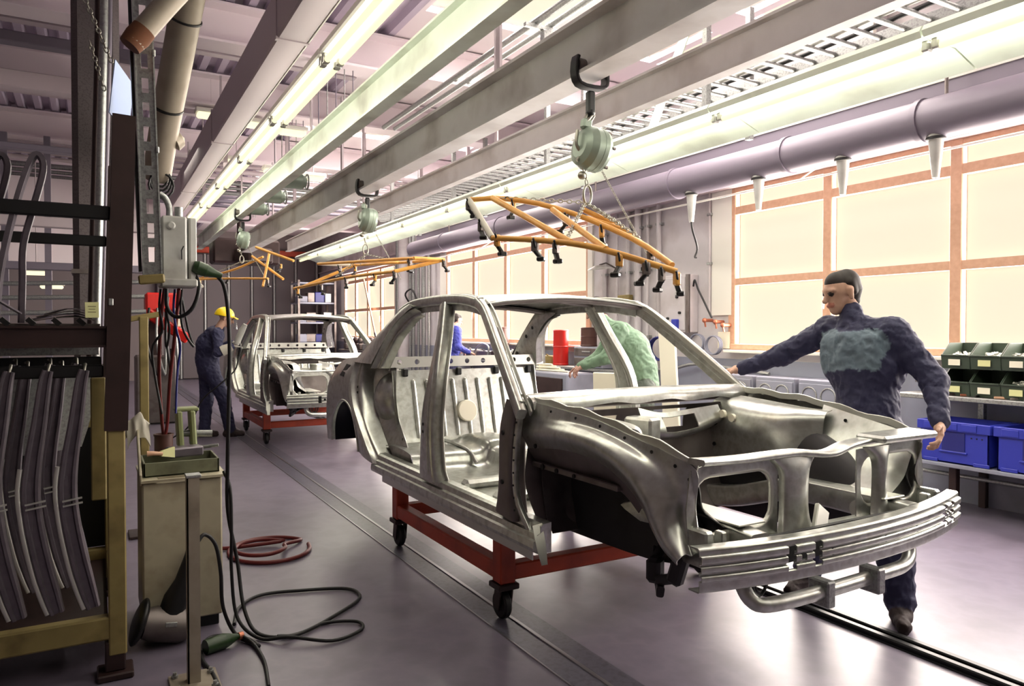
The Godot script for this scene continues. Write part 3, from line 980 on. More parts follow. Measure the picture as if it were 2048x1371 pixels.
func car_body() -> Node3D:
	var car := thing("car_body", "bare steel saloon car body without doors on the red trolley under the big yellow jig", "car body", V(XC, 0.43, -4.0), "unpainted car bodies on trolleys")
	var g := G.new()
	var rows := []
	for r in [[-3.7, 1.652], [-3.9, 1.682], [-4.3, 1.698], [-4.7, 1.692], [-4.98, 1.645]]:
		var l := []
		for x in [-0.585, -0.4, 0.0, 0.4, 0.585]: l.append(V(XC + x, r[1] + 0.045 * (1.0 - pow(absf(x) / 0.585, 2.0)), r[0]))
		rows.append(l)
	g.patch(rows, 17, 17, 0.006)
	var roof := part(g, "roof_panel", M.steel, car)
	for z in [[-3.775, 1.645], [-4.3, 1.675], [-4.93, 1.635]]:
		g = G.new()
		var pts := []
		for i in 13:
			var x := -0.59 + 1.18 * i / 12.0
			pts.append(V(XC + x, z[1] + 0.04 * (1.0 - pow(absf(x) / 0.59, 2.0)), z[0]))
		g.sweep(pts, rrect(0.1, 0.03, 0.01, 2), UP, [], true)
		part(g, "cross_member", M.steel_dark, roof)
	for s in [-1.0, 1.0]:
		body_side(car, s)
		front_end(car, s)
	# cabin floor with tunnel and seat hump
	rows = []
	for r in [[-3.0, 0.56, 0.12], [-3.4, 0.55, 0.13], [-4.0, 0.55, 0.12], [-4.5, 0.56, 0.1], [-4.62, 0.66, 0.06], [-4.95, 0.68, 0.04], [-5.1, 0.66, 0.02]]:
		var l := []
		for x in [[-0.69, 0.0], [-0.4, 0.0], [-0.17, 0.0], [-0.09, 1.0], [0.09, 1.0], [0.17, 0.0], [0.4, 0.0], [0.69, 0.0]]:
			l.append(V(XC + x[0], r[1] + r[2] * x[1], r[0]))
		rows.append(l)
	g = G.new()
	g.patch(rows, 43, 37, 0.005)
	var fp := part(g, "floor_pan", M.steel, car)
	for z in [-3.55, -3.95]:
		for x in [-0.42, 0.42]:
			g = G.new(); g.box(V(XC + x, 0.575, z), V(0.4, 0.06, 0.09), Basis(), 0.02)
			part(g, "seat_rail_mount", M.steel, fp)
	for x in [-0.36, -0.12, 0.2]:
		g = G.new()
		g.tube(G.curve([V(XC + x, 0.68, -4.98), V(XC + x + 0.04, 0.7, -4.85), V(XC + x + 0.1, 0.66, -4.62), V(XC + x + 0.12, 0.58, -4.52)], 10), 0.014, 6)
		part(g, "bead", M.steel, fp)
	# rear seat panel with pressed ribs and round cover
	g = G.new()
	rows = []
	for y in [0.64, 0.72, 0.95, 1.12, 1.2]:
		var l := []
		for x in [-0.62, -0.3, 0.0, 0.3, 0.62]: l.append(V(XC + x, y, -5.06 - 0.1 * clampf((y - 0.7) / 0.5, 0, 1) + (0.03 if y < 0.7 else 0.0)))
		rows.append(l)
	g.patch(rows, 17, 14, 0.005)
	var sp := part(g, "rear_seat_panel", M.steel, car)
	for i in 9:
		g = G.new()
		var x := XC - 0.46 + i * 0.108
		g.sweep(G.curve([V(x - 0.005, 1.12, -5.14), V(x, 1.1, -5.132), V(x + 0.008, 0.95, -5.105), V(x + 0.014, 0.76, -5.068), V(x + 0.014, 0.7, -5.062)], 10), rrect(0.03, 0.022, 0.01), V(0, 0, 1), [], true)
		part(g, "rib", M.steel, sp)
	g = G.new(); g.lathe([Vector2(0, 0.026), Vector2(0.075, 0.026), Vector2(0.083, 0.02), Vector2(0.083, 0)], Transform3D(Basis(V(1, 0, 0), V(0, 0.2, 1).normalized(), V(0, -1, 0.2).normalized()), V(2.49, 0.88, -5.085)), 26)
	part(g, "round_cover", M.paper, sp)
	# shelf edge with a row of holes
	g = G.new()
	var holes := []
	for i in 9: holes.append(ring2(Vector2(-0.56 + i * 0.14, 1.262), 0.02, 10))
	g.plate([Vector2(-0.7, 1.222), Vector2(0.7, 1.222), Vector2(0.7, 1.302), Vector2(-0.7, 1.302)], holes, 0.005, Transform3D(Basis(), V(XC, 0, -5.16)))
	var se := part(g, "rear_shelf", M.zinc, car)
	g = G.new(); g.patch([[V(XC - 0.7, 1.302, -5.16), V(XC + 0.7, 1.302, -5.16)], [V(XC - 0.68, 1.285, -5.6), V(XC + 0.68, 1.285, -5.6)]], 12, 6, 0.004)
	part(g, "shelf_top", M.steel_dark, se)
	for x in [-0.52, -0.08, 0.25, 0.55]:
		g = G.new(); g.box(V(XC + x, 1.185, -5.14), V(0.045, 0.06, 0.03), Basis(), 0.008)
		part(g, "clip", M.black, se)
	# boot: rear panel and floor
	g = G.new()
	g.patch([[V(XC - 0.77, 1.1, -6.2), V(XC, 1.1, -6.26), V(XC + 0.77, 1.1, -6.2)], [V(XC - 0.79, 0.85, -6.22), V(XC, 0.85, -6.28), V(XC + 0.79, 0.85, -6.22)], [V(XC - 0.78, 0.57, -6.2), V(XC, 0.57, -6.25), V(XC + 0.78, 0.57, -6.2)]], 12, 8)
	part(g, "rear_panel", M.steel, car)
	g = G.new(); g.patch([[V(XC - 0.58, 0.62, -5.1), V(XC + 0.58, 0.62, -5.1)], [V(XC - 0.58, 0.6, -6.2), V(XC + 0.58, 0.6, -6.2)]], 8, 8)
	part(g, "boot_floor", M.steel, car)
	# cowl under the windscreen
	g = G.new()
	rows = []
	for r in [[-3.15, 1.165, 0.0], [-3.08, 1.183, 0.0], [-3.02, 1.178, 0.002], [-2.985, 1.155, 0.004], [-2.975, 1.12, 0.008]]:
		var l := []
		for i in 13:
			var x := -0.72 + i * 0.12
			l.append(V(XC + x, r[1] + 0.012 * (1 - pow(absf(x) / 0.72, 2.0)) + r[2] * sin(i * 2.1), r[0] + 0.03 * (1 - pow(absf(x) / 0.72, 2.0))))
		rows.append(l)
	g.patch(rows, 49, 13, 0.005)
	var cw := part(g, "cowl", M.steel, car)
	hole_discs(cw, [[V(XC + 0.08, 1.15, -2.95), V(0, 0.5, 1), 0.016], [V(XC + 0.35, 1.146, -2.957), V(0, 0.5, 1), 0.012], [V(XC - 0.3, 1.147, -2.955), V(0, 0.5, 1), 0.012]])
	g = G.new()
	g.sweep([V(XC - 0.7, 1.12, -3.2), V(XC + 0.7, 1.12, -3.2)], rrect(0.09, 0.06, 0.02), UP, [], true)
	part(g, "dash_beam", M.steel_dark, car)
	# bulkhead between cabin and engine bay, its openings and the pressed bracket in front
	g = G.new()
	rows = []
	for r in [[1.1, -2.99], [1.0, -3.03], [0.8, -3.0], [0.62, -2.96], [0.54, -2.9]]:
		var l := []
		for x in [-0.66, -0.3, 0.0, 0.3, 0.66]: l.append(V(XC + x, r[0], r[1]))
		rows.append(l)
	g.patch(rows, 34, 22, 0.005, [Rect2(0.2, 0.08, 0.14, 0.2), Rect2(0.5, 0.06, 0.22, 0.22)])
	var bh := part(g, "bulkhead", M.steel_dark, car)
	g = G.new()
	g.patch([[V(2.42, 1.1, -2.95), V(2.55, 1.07, -2.92), V(2.75, 1.08, -2.92), V(2.98, 1.09, -2.95)], [V(2.42, 1.0, -2.9), V(2.55, 0.97, -2.86), V(2.75, 0.98, -2.87), V(2.98, 1.02, -2.92)], [V(2.44, 0.95, -2.97), V(2.55, 0.93, -2.94), V(2.75, 0.94, -2.94), V(2.96, 0.97, -2.98)]], 14, 10, 0.006, [Rect2(0.3, 0.1, 0.4, 0.3)])
	part(g, "pressed_bracket", M.steel, bh)
	g = G.new()
	g.box(V(2.36, 1.0, -2.84), V(0.1, 0.14, 0.16), Basis(UP, 0.3), 0.012)
	part(g, "steering_mount", M.steel, bh)
	g = G.new()
	g.patch([[V(2.05, 1.11, -2.94), V(2.15, 1.02, -2.92), V(2.33, 1.0, -2.92)], [V(2.05, 1.1, -2.88), V(2.16, 1.0, -2.86), V(2.33, 0.98, -2.86)]], 12, 4, 0.005)
	part(g, "air_box_edge", M.zinc, bh)
	# radiator support
	g = G.new()
	var top := G.curve([V(XC - 0.69, 1.035, -1.92), V(XC - 0.45, 1.02, -1.95), V(XC - 0.15, 1.02, -1.95), V(XC + 0.02, 1.005, -1.93), V(XC + 0.18, 1.03, -1.94), V(XC + 0.42, 1.035, -1.95), V(XC + 0.69, 1.035, -1.92)], 30)
	g.sweep(top, rrect(0.075, 0.022, 0.008), UP, [], true)
	var rs := part(g, "radiator_support", M.steel, car)
	g = G.new()
	g.span(V(XC + 0.3, 1.03, -2.0), V(XC + 0.68, 1.06, -1.86), 0.01)
	part(g, "catch_plate", M.steel, rs)
	for p in [[-0.23, -0.08, 0.02], [0.34, 0.42, 0.0]]:
		g = G.new()
		var a: float = XC + p[0]
		var b: float = XC + p[1]
		g.patch([[V(a - 0.06, 1.01, -1.95), V(a - 0.03, 1.01, -1.93), V(b + 0.02, 1.01, -1.93), V(b + 0.05, 1.01, -1.97)], [V(a, 0.94, -1.95), V(a + 0.02, 0.94, -1.92), V(b - 0.02, 0.94, -1.92), V(b, 0.94, -1.97)], [V(a, 0.78, -1.95), V(a + 0.02, 0.78, -1.92), V(b - 0.02, 0.78, -1.92), V(b, 0.78, -1.97)], [V(a - 0.02, 0.69, -1.94), V(a, 0.69, -1.9), V(b, 0.69, -1.9), V(b + 0.02, 0.69, -1.96)]], 13, 16, 0.005)
		part(g, "upright", M.steel, rs)
	g = G.new()
	g.bar(V(XC - 0.04, 0.8, -1.9), V(XC - 0.12, 0.69, -1.86), 0.08, 0.02, V(0, 0, 1), 0.004)
	part(g, "stay", M.zinc, rs)
	g = G.new()
	g.sweep([V(XC - 0.7, 0.695, -1.93), V(XC + 0.7, 0.695, -1.93)], rrect(0.1, 0.05, 0.012), UP, [], true)
	part(g, "lower_member", M.steel, rs)
	# bumper beam: curved, ribbed, slotted
	g = G.new()
	rows = []
	for r in [[0.757, -0.045], [0.757, -0.004], [0.753, 0.0], [0.735, 0.0], [0.733, 0.012], [0.716, 0.012], [0.714, 0.0], [0.7, 0.0], [0.698, 0.01], [0.684, 0.01], [0.682, 0.0], [0.668, 0.0], [0.666, 0.012], [0.655, 0.012], [0.653, 0.0], [0.618, 0.0], [0.614, -0.004], [0.614, -0.05]]:
		var l := []
		for i in 33:
			var x := -0.765 + i * 0.0478125
			var k := pow(absf(x) / 0.775, 2.2)
			l.append(V(XC + x, r[0] + 0.02 * (x + 0.775), -1.72 - 0.11 * k + r[1]))
		rows.append(l)
	var cuts := []
	for u in [0.22, 0.298, 0.86, 0.915]: cuts.append(Rect2(u, 0.2, 0.02, 0.56))
	cuts.append(Rect2(0.261, 0.4, 0.016, 0.18)); cuts.append(Rect2(0.89, 0.4, 0.014, 0.18))
	g.patch(rows, 129, 52, 0.005, cuts, true)
	var bm := part(g, "bumper_beam", M.steel, car)
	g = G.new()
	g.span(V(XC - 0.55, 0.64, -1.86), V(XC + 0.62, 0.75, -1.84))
	part(g, "back_plate", M.plug, bm)  # black sheet that paints in the shade seen through the slots
	var dots := []
	for i in 16:
		var x := -0.45 + i * 0.058
		var z := -1.72 - 0.11 * pow(absf(x) / 0.775, 2.2)
		dots.append([V(XC + x, 0.744 + 0.02 * (x + 0.775), z), V(0, 0, 1), 0.004])
		dots.append([V(XC + x, 0.636 + 0.02 * (x + 0.775), z), V(0, 0, 1), 0.005])
	for x in [-0.22, 0.08, 0.3]: dots.append([V(XC + x, 0.691 + 0.02 * (x + 0.775), -1.71 - 0.11 * pow(absf(x) / 0.775, 2.2)), V(0, 0, 1), 0.013])
	hole_discs(bm, dots, "weld_hole")
	# bent tube that hangs below the bumper, with two clamps
	g = G.new()
	var hang := G.curve([V(2.0, 0.66, -1.86), V(1.985, 0.6, -1.84), V(2.0, 0.55, -1.81), V(2.06, 0.53, -1.79), V(2.3, 0.525, -1.79), V(2.75, 0.525, -1.81), V(2.9, 0.53, -1.82), V(2.97, 0.56, -1.84), V(2.985, 0.61, -1.86), V(2.97, 0.66, -1.88)], 40)
	g.tube(hang, 0.027, 10)
	var hb := part(g, "hanging_tube", M.steel, car)
	for x in [2.36, 2.66]:
		g = G.new()
		g.box(V(x, 0.52, -1.8), V(0.045, 0.1, 0.09), Basis(), 0.006)
		part(g, "clamp", M.galv, hb)
	g = G.new()
	for k in 2:
		var r := []
		for i in 16: r.append(V(2.06 + k * 0.03 + cos(TAU * i / 16) * 0.035, 0.6 + sin(TAU * i / 16) * 0.05, -1.83 - k * 0.02))
		g.tube(r, 0.006, 5, true)
	part(g, "cable_loop", M.black, hb)
	return car


func trolley(at: Vector3) -> Node3D:
	var t := thing("trolley", "red steel trolley on casters under the car body with the big yellow jig above", "trolley", V(XC, 0, -4.04), "red body trolleys")
	var xs := [XC - 0.7, XC + 0.7]
	var zs := [-3.3, -4.78]
	for x in xs:
		var g := G.new(); g.span(V(x - 0.04, 0.21, zs[0]), V(x + 0.04, 0.3, zs[1]), 0.008)
		part(g, "side_beam", M.red, t)
		for z in zs:
			g = G.new(); g.span(V(x - 0.045, 0.2, z - 0.045), V(x + 0.045, 0.475, z + 0.045), 0.006)
			part(g, "post", M.red, t)
			g = G.new()
			g.span(V(x - 0.06, 0.17, z - 0.06), V(x + 0.06, 0.2, z + 0.06), 0.005)
			g.bar(V(x - 0.035, 0.17, z), V(x - 0.035, 0.06, z - 0.02), 0.008, 0.06, V(0, 0, 1))
			g.bar(V(x + 0.035, 0.17, z), V(x + 0.035, 0.06, z - 0.02), 0.008, 0.06, V(0, 0, 1))
			var f := part(g, "caster_fork", M.rust, t)
			g = G.new(); g.lathe([Vector2(0.0, -0.022), Vector2(0.066, -0.022), Vector2(0.075, -0.012), Vector2(0.075, 0.012), Vector2(0.066, 0.022), Vector2(0, 0.022)], Transform3D(Basis(V(0, 1, 0), V(1, 0, 0), V(0, 0, -1)), V(x, 0.079, z - 0.02)), 18)
			part(g, "wheel", M.rubber, f)
	for z in zs:
		var g := G.new(); g.span(V(xs[0], 0.212, z - 0.04), V(xs[1], 0.296, z + 0.04), 0.008)
		part(g, "cross_beam", M.red, t)
	return t


func cars() -> void:
	var car := car_body()
	var t := trolley(Vector3.ZERO)
	var d := V(0.12, 0, -6.65)
	copy(car, car.position + d, "bare steel saloon car body that the worker in the yellow helmet is welding", "unpainted car bodies on trolleys")
	copy(t, t.position + d, "red steel trolley on casters under the car body being welded", "red body trolleys")


func ceiling_steel() -> void:
	var g := G.new()
	g.sweep([V(2.51, 2.97, 5.5), V(2.51, 2.97, -5), V(2.51, 2.97, -14.6)], ibeam(0.17, 0.33, 0.012, 0.022))
	var b := solo(g, "crane_beam", M.beam, "long pale overhead crane beam that carries the hoist above the car bodies", "beam", V(2.51, 2.97, -5))
	for z in [-1.0, -4.6, -8.4, -12.2]:
		g = G.new()
		g.span(V(2.5, 3.29, z - 0.03), V(2.52, 4.2, z + 0.03))
		part(g, "hanger", M.beam_lilac, b)
	g = G.new()
	g.sweep([V(3.03, 2.91, 5.5), V(3.03, 2.91, -5), V(3.03, 2.91, -13.5)], ibeam(0.08, 0.2, 0.01, 0.016))
	b = solo(g, "crane_beam", M.beam, "slimmer grey overhead beam between the crane beam and the window side lamps", "beam", V(3.03, 2.91, -5))
	for z in [-2.0, -5.6, -9.2]:
		g = G.new(); g.span(V(3.022, 3.1, z - 0.025), V(3.038, 4.2, z + 0.025)); part(g, "hanger", M.beam_lilac, b)
	g = G.new()
	g.sweep([V(1.9, 3.18, 5.5), V(1.9, 3.18, -5), V(1.9, 3.18, -16.5)], ibeam(0.11, 0.26, 0.01, 0.016))
	b = solo(g, "crane_beam", M.mint, "mint white overhead monorail beam next to the twin tube lamps", "beam", V(1.9, 3.18, -5))
	for z in [-3.6, -7.4, -11.4]:
		g = G.new(); g.span(V(1.892, 3.43, z - 0.025), V(1.908, 4.2, z + 0.025)); part(g, "hanger", M.beam_lilac, b)
	g = G.new()
	g.span(V(1.1, 3.5, 5.5), V(1.31, 3.84, -14.2), 0.012)
	b = solo(g, "ventilation_duct", M.beam_lilac, "dull lilac box duct that runs along the left twin tube lamps", "duct", V(1.2, 3.5, -5))
	g = G.new(); g.span(V(1.31, 3.5, 5.5), V(1.318, 3.515, -14.2)); part(g, "edge", M.white, b)
	for z in [-2.0, -5.2, -8.4, -11.6]:
		g = G.new(); g.span(V(1.092, 3.492, z - 0.02), V(1.318, 3.848, z + 0.02)); part(g, "flange", M.beam_lilac, b)
		g = G.new(); g.span(V(1.195, 3.84, z - 0.1), V(1.215, 4.25, z - 0.08)); part(g, "hanger", M.beam_lilac, b)
	# roof girders across the hall
	for z in [-2.4, -7.5, -9.6, -12.4, -15.9, -19.8]:
		g = G.new()
		g.sweep([V(-4.9, 4.2, z), V(1, 4.2, z), V(6.55, 4.2, z)], ibeam(0.3, 0.38, 0.014, 0.024))
		solo(g, "roof_girder", M.roof, "grey steel girder across the hall under the roof", "girder", V(1, 4.2, z), "roof girders")
	# smaller purlins on the deck side
	for z in [-8.5, -11.0, -13.9]:
		g = G.new()
		g.sweep([V(-4.9, 4.46, z), V(2.7, 4.46, z)], ibeam(0.12, 0.12, 0.01, 0.014))
		solo(g, "purlin", M.beam_lilac, "thin steel purlin under the corrugated roof deck", "purlin", V(0, 4.46, z), "purlins")
	# twin conduits below the skylights
	for k in 2:
		g = G.new()
		g.tube([V(3.15 + k * 0.14, 4.0, 3.0), V(3.12 + k * 0.14, 4.0, -8.68)], 0.03 if k == 0 else 0.024, 10)
		var c := solo(g, "conduit", M.galv, "thicker grey conduit of the pair under the skylights" if k == 0 else "thinner grey conduit of the pair under the skylights", "conduit", V(3.15 + k * 0.14, 4.0, -4))
		for z in [-5.1, -6.6]:
			g = G.new()
			g.cyl(V(3.14 + k * 0.14, 4.0, z), V(3.14 + k * 0.14, 4.0, z - 0.05), 0.037, 10)
			part(g, "clamp", M.galv, c)
	g = G.new()
	g.bar(V(3.02, 3.955, -5.1), V(3.42, 3.955, -5.1), 0.04, 0.03)
	g.span(V(3.18, 3.5, -5.13), V(3.26, 3.94, -5.07), 0.006)
	solo(g, "conduit_bracket", M.galv, "T shaped bracket that holds the conduit pair under the skylights", "bracket", V(3.2, 3.5, -5.1))
	# ladder for cables between the slim beam and the right lamps
	var lad := thing("cable_ladder", "steel cable ladder with rungs above the window side lamps", "cable ladder", V(4.55, 3.5, -6))
	for x in [4.33, 4.78]:
		g = G.new(); g.span(V(x - 0.012, 3.5, -1.2), V(x + 0.012, 3.58, -13.5)); part(g, "rail", M.galv, lad)
	for i in 66:
		g = G.new()
		var z := -1.4 - i * 0.18
		g.cyl(V(4.34, 3.53, z), V(4.77, 3.53, z), 0.02, 8)
		part(g, "rung", M.galv, lad)
	for z in [-2.0, -4.4, -6.8, -9.2, -11.6]:
		for x in [4.31, 4.8]:
			g = G.new(); g.span(V(x - 0.025, 3.1, z - 0.025), V(x + 0.025, 4.2, z + 0.025)); part(g, "post", M.galv, lad)
	for k in 3:
		g = G.new()
		var pts := []
		for i in 24: pts.append(V(4.42 + k * 0.1 + 0.03 * sin(i * 1.3 + k), 3.565, -1.2 - i * 0.53))
		g.tube(G.curve(pts, 60), 0.016, 6)
		solo(g, "ladder_cable", [M.rubber, M.box_grey, M.rubber][k], ["black cable lying on the cable ladder nearest the crane beams", "light grey cable in the middle of the cable ladder", "black cable lying on the cable ladder nearest the windows"][k], "cable", V(4.42 + k * 0.1, 3.565, -6))
	for k in 4:
		g = G.new()
		g.tube([V(4.86 + k * 0.07, 3.42 - (k % 2) * 0.05, 3.0), V(4.86 + k * 0.07, 3.42 - (k % 2) * 0.05, -13.8)], 0.014 + 0.004 * (k % 2), 8)
		solo(g, "supply_pipe", M.galv, "thin supply pipe running beside the cable ladder", "pipe", V(4.9, 3.4, -5), "supply pipes beside the cable ladder")
	# flat brace from the girder down to the lamp row
	g = G.new()
	g.bar(V(4.2, 4.2, -4.35), V(4.2, 3.05, -5.05), 0.1, 0.012, V(1, 0, 0))
	solo(g, "flat_brace", M.mint, "sloping mint flat bar brace above the window side lamps", "brace", V(4.3, 3.1, -4.7))
	# thin pipes along the wall above the lintel
	for k in 3:
		g = G.new()
		g.tube([V(6.5, 3.6 + k * 0.14, 4), V(6.5, 3.6 + k * 0.14, -15)], 0.02 + 0.006 * k, 8)
		solo(g, "wall_pipe", M.wall, ["slim pale pipe on the wall just above the lintel", "middle pale pipe on the wall above the lintel", "thickest pale pipe on the wall above the lintel"][k], "pipe", V(6.5, 3.6 + k * 0.14, -5))
	# white service trunking and column stub above the first window
	g = G.new()
	g.span(V(6.35, 3.45, -4.95), V(6.6, 4.6, -4.35), 0.01)
	var cs := solo(g, "wall_column", M.wall, "pale steel column above the first window", "column", V(6.5, 3.45, -4.65))
	g = G.new(); g.span(V(6.3, 3.45, -5.0), V(6.36, 4.6, -4.88), 0.006); g.span(V(6.3, 3.45, -4.42), V(6.36, 4.6, -4.3), 0.006)
	part(g, "flange", M.white, cs)


func air_pipe() -> void:
	var g := G.new()
	g.tube([V(5.75, 3.16, 5.5), V(5.75, 3.16, -14.2)], 0.165, 24)
	var p := solo(g, "air_pipe", M.duct, "thick dark lilac air pipe along the windows with cone nozzles", "pipe", V(5.75, 3.16, -5))
	for z in [-2.2, -3.45, -4.75, -6.3, -8.0, -10.4, -12.6]:
		g = G.new()
		g.cyl(V(5.75, 3.16, z), V(5.75, 3.16, z - 0.05), 0.178, 24)
		part(g, "joint_ring", M.duct, p)
	for z in [-3.42, -8.0, -12.6]:
		g = G.new()
		g.tube([V(5.75, 3.32, z + 0.12), V(5.75, 3.6, z + 0.12), V(5.75, 4.6, z + 0.12)], 0.014, 8)
		part(g, "hanger_rod", M.steel_dark, p)
	for z in [-3.36, -4.18, -5.12, -6.06]:
		g = G.new()
		g.lathe([Vector2(0.062, 0.06), Vector2(0.06, 0.0), Vector2(0.066, -0.02), Vector2(0.066, -0.05), Vector2(0.055, -0.05), Vector2(0.026, -0.34), Vector2(0.018, -0.34), Vector2(0.0, -0.3)], Transform3D(Basis(), V(5.72, 3.03, z)), 18)
		var nz := part(g, "nozzle", M.box_grey, p)
		g = G.new(); g.lathe([Vector2(0.066, 0.012), Vector2(0.072, 0.008), Vector2(0.072, -0.008), Vector2(0.066, -0.012)], Transform3D(Basis(), V(5.72, 2.995, z)), 18)
		part(g, "band", M.rubber, nz)
	g = G.new()
	g.tube(G.curve([V(5.72, 2.7, -6.06), V(5.73, 2.6, -6.05), V(5.85, 2.42, -6.1), V(6.1, 2.36, -6.4), V(6.5, 2.4, -6.8)], 20), 0.012, 6)
	solo(g, "nozzle_hose", M.rubber, "thin dark hose from the last nozzle to the wall", "hose", V(5.72, 2.4, -6.06))
	# flat ledge duct behind the pipe
	g = G.new()
	g.span(V(5.92, 3.38, 5.5), V(6.25, 3.5, -14.5), 0.01)
	var l := solo(g, "cable_trunking", M.duct, "flat lilac trunking behind the thick air pipe", "trunking", V(6.08, 3.38, -5))
	g = G.new(); g.span(V(5.905, 3.49, 5.5), V(5.925, 3.51, -14.5)); part(g, "edge", M.white, l)
	# thin white rod under the pipe
	g = G.new()
	g.tube([V(6.15, 3.0, 4), V(6.15, 3.0, -14)], 0.011, 8)
	var rod := solo(g, "curtain_rod", M.white, "thin white rod running under the thick air pipe", "rod", V(6.15, 3.0, -5))
	for z in [-1.5, -5.0, -8.5, -12.0]:
		g = G.new(); g.cyl(V(6.15, 3.0, z), V(6.5, 3.2, z), 0.008, 6); part(g, "bracket", M.white, rod)


func lamps() -> void:
	var warm := Color(1.0, 0.98, 0.91)
	# left row: twin tubes
	for i in 9:
		var z := 1.7 - i * 1.7
		var t := thing("twin_tube_lamp", "twin tube fluorescent lamp in the row beside the mint monorail beam", "lamp", V(1.45, 3.38, z - 0.83), "left row of twin tube lamps")
		var g := G.new()
		g.span(V(1.36, 3.4, z), V(1.54, 3.46, z - 1.68), 0.012)
		part(g, "housing", M.white, t)
		for x in [1.4, 1.5]:
			g = G.new(); g.tube([V(x, 3.355, z - 0.06), V(x, 3.355, z - 1.62)], 0.021, 10)
			part(g, "tube", M.tube, t)
			for e in [z - 0.03, z - 1.65]:
				g = G.new(); g.box(V(x, 3.37, e), V(0.05, 0.07, 0.05), Basis(), 0.008); part(g, "holder", M.box_grey, t)
	strips("twin_tube_light", V(1.45, 3.355, -5.9), 15.2, 0.13, warm, 3.4, 1.9)
	# right row: single tubes under a wide white trough
	for i in 11:
		var z := 0.72 - i * 1.45
		var t := thing("trough_lamp", "single tube lamp with wide white reflector in the row by the windows", "lamp", V(3.8, 2.95, z - 0.7), "right row of trough lamps")
		var g := G.new()
		g.sweep([V(3.8, 2.95, z), V(3.8, 2.95, z - 1.44)], [Vector2(-0.24, 0.03), Vector2(-0.22, 0.0), Vector2(0.06, 0.0), Vector2(0.26, -0.07), Vector2(0.28, -0.06), Vector2(0.24, 0.04), Vector2(-0.1, 0.075), Vector2(-0.22, 0.06)])
		part(g, "reflector", M.mint, t)
		g = G.new(); g.tube([V(3.66, 2.915, z - 0.05), V(3.66, 2.915, z - 1.4)], 0.021, 10)
		part(g, "tube", M.tube, t)
		for e in [z - 0.02, z - 1.42]:
			g = G.new(); g.box(V(3.66, 2.93, e), V(0.05, 0.06, 0.04), Basis(), 0.008); part(g, "holder", M.box_grey, t)
	strips("trough_light", V(3.66, 2.915, -6.5), 15.6, 0.05, warm, 7.5, 1.5)
	# far lamps under the roof
	for p in [[1.25, 4.1, -9.6], [1.75, 4.1, -9.75], [1.3, 3.85, -10.8], [1.75, 3.85, -10.9], [2.2, 4.0, -9.5], [2.7, 4.0, -9.9], [2.3, 3.8, -11.0], [2.9, 3.8, -11.2], [3.75, 4.05, -9.9], [3.6, 3.85, -10.9], [0.2, 3.3, -17.0], [-0.6, 2.2, -14.0], [-0.75, 2.35, -13.0]]:
		var t := thing("ceiling_lamp", "small bright lamp far back under the roof steel", "lamp", V(p[0], p[1], p[2]), "small lamps far back")
		var g := G.new(); g.box(V(p[0], p[1] + 0.05, p[2]), V(0.36, 0.05, 0.2), Basis(), 0.01); part(g, "housing", M.white, t)
		g = G.new(); g.box(V(p[0], p[1], p[2]), V(0.32, 0.06, 0.16), Basis(), 0.02); part(g, "diffuser", M.lamp, t)
		g = G.new(); g.cyl(V(p[0], p[1] + 0.07, p[2]), V(p[0], 4.6, p[2]), 0.008, 6); part(g, "rod", M.beam_lilac, t)
	area("ceiling_light", V(2.3, 3.7, -10.4), V(-PI / 2, 0, 0), Vector2(2.6, 1.6), warm, 0.6)


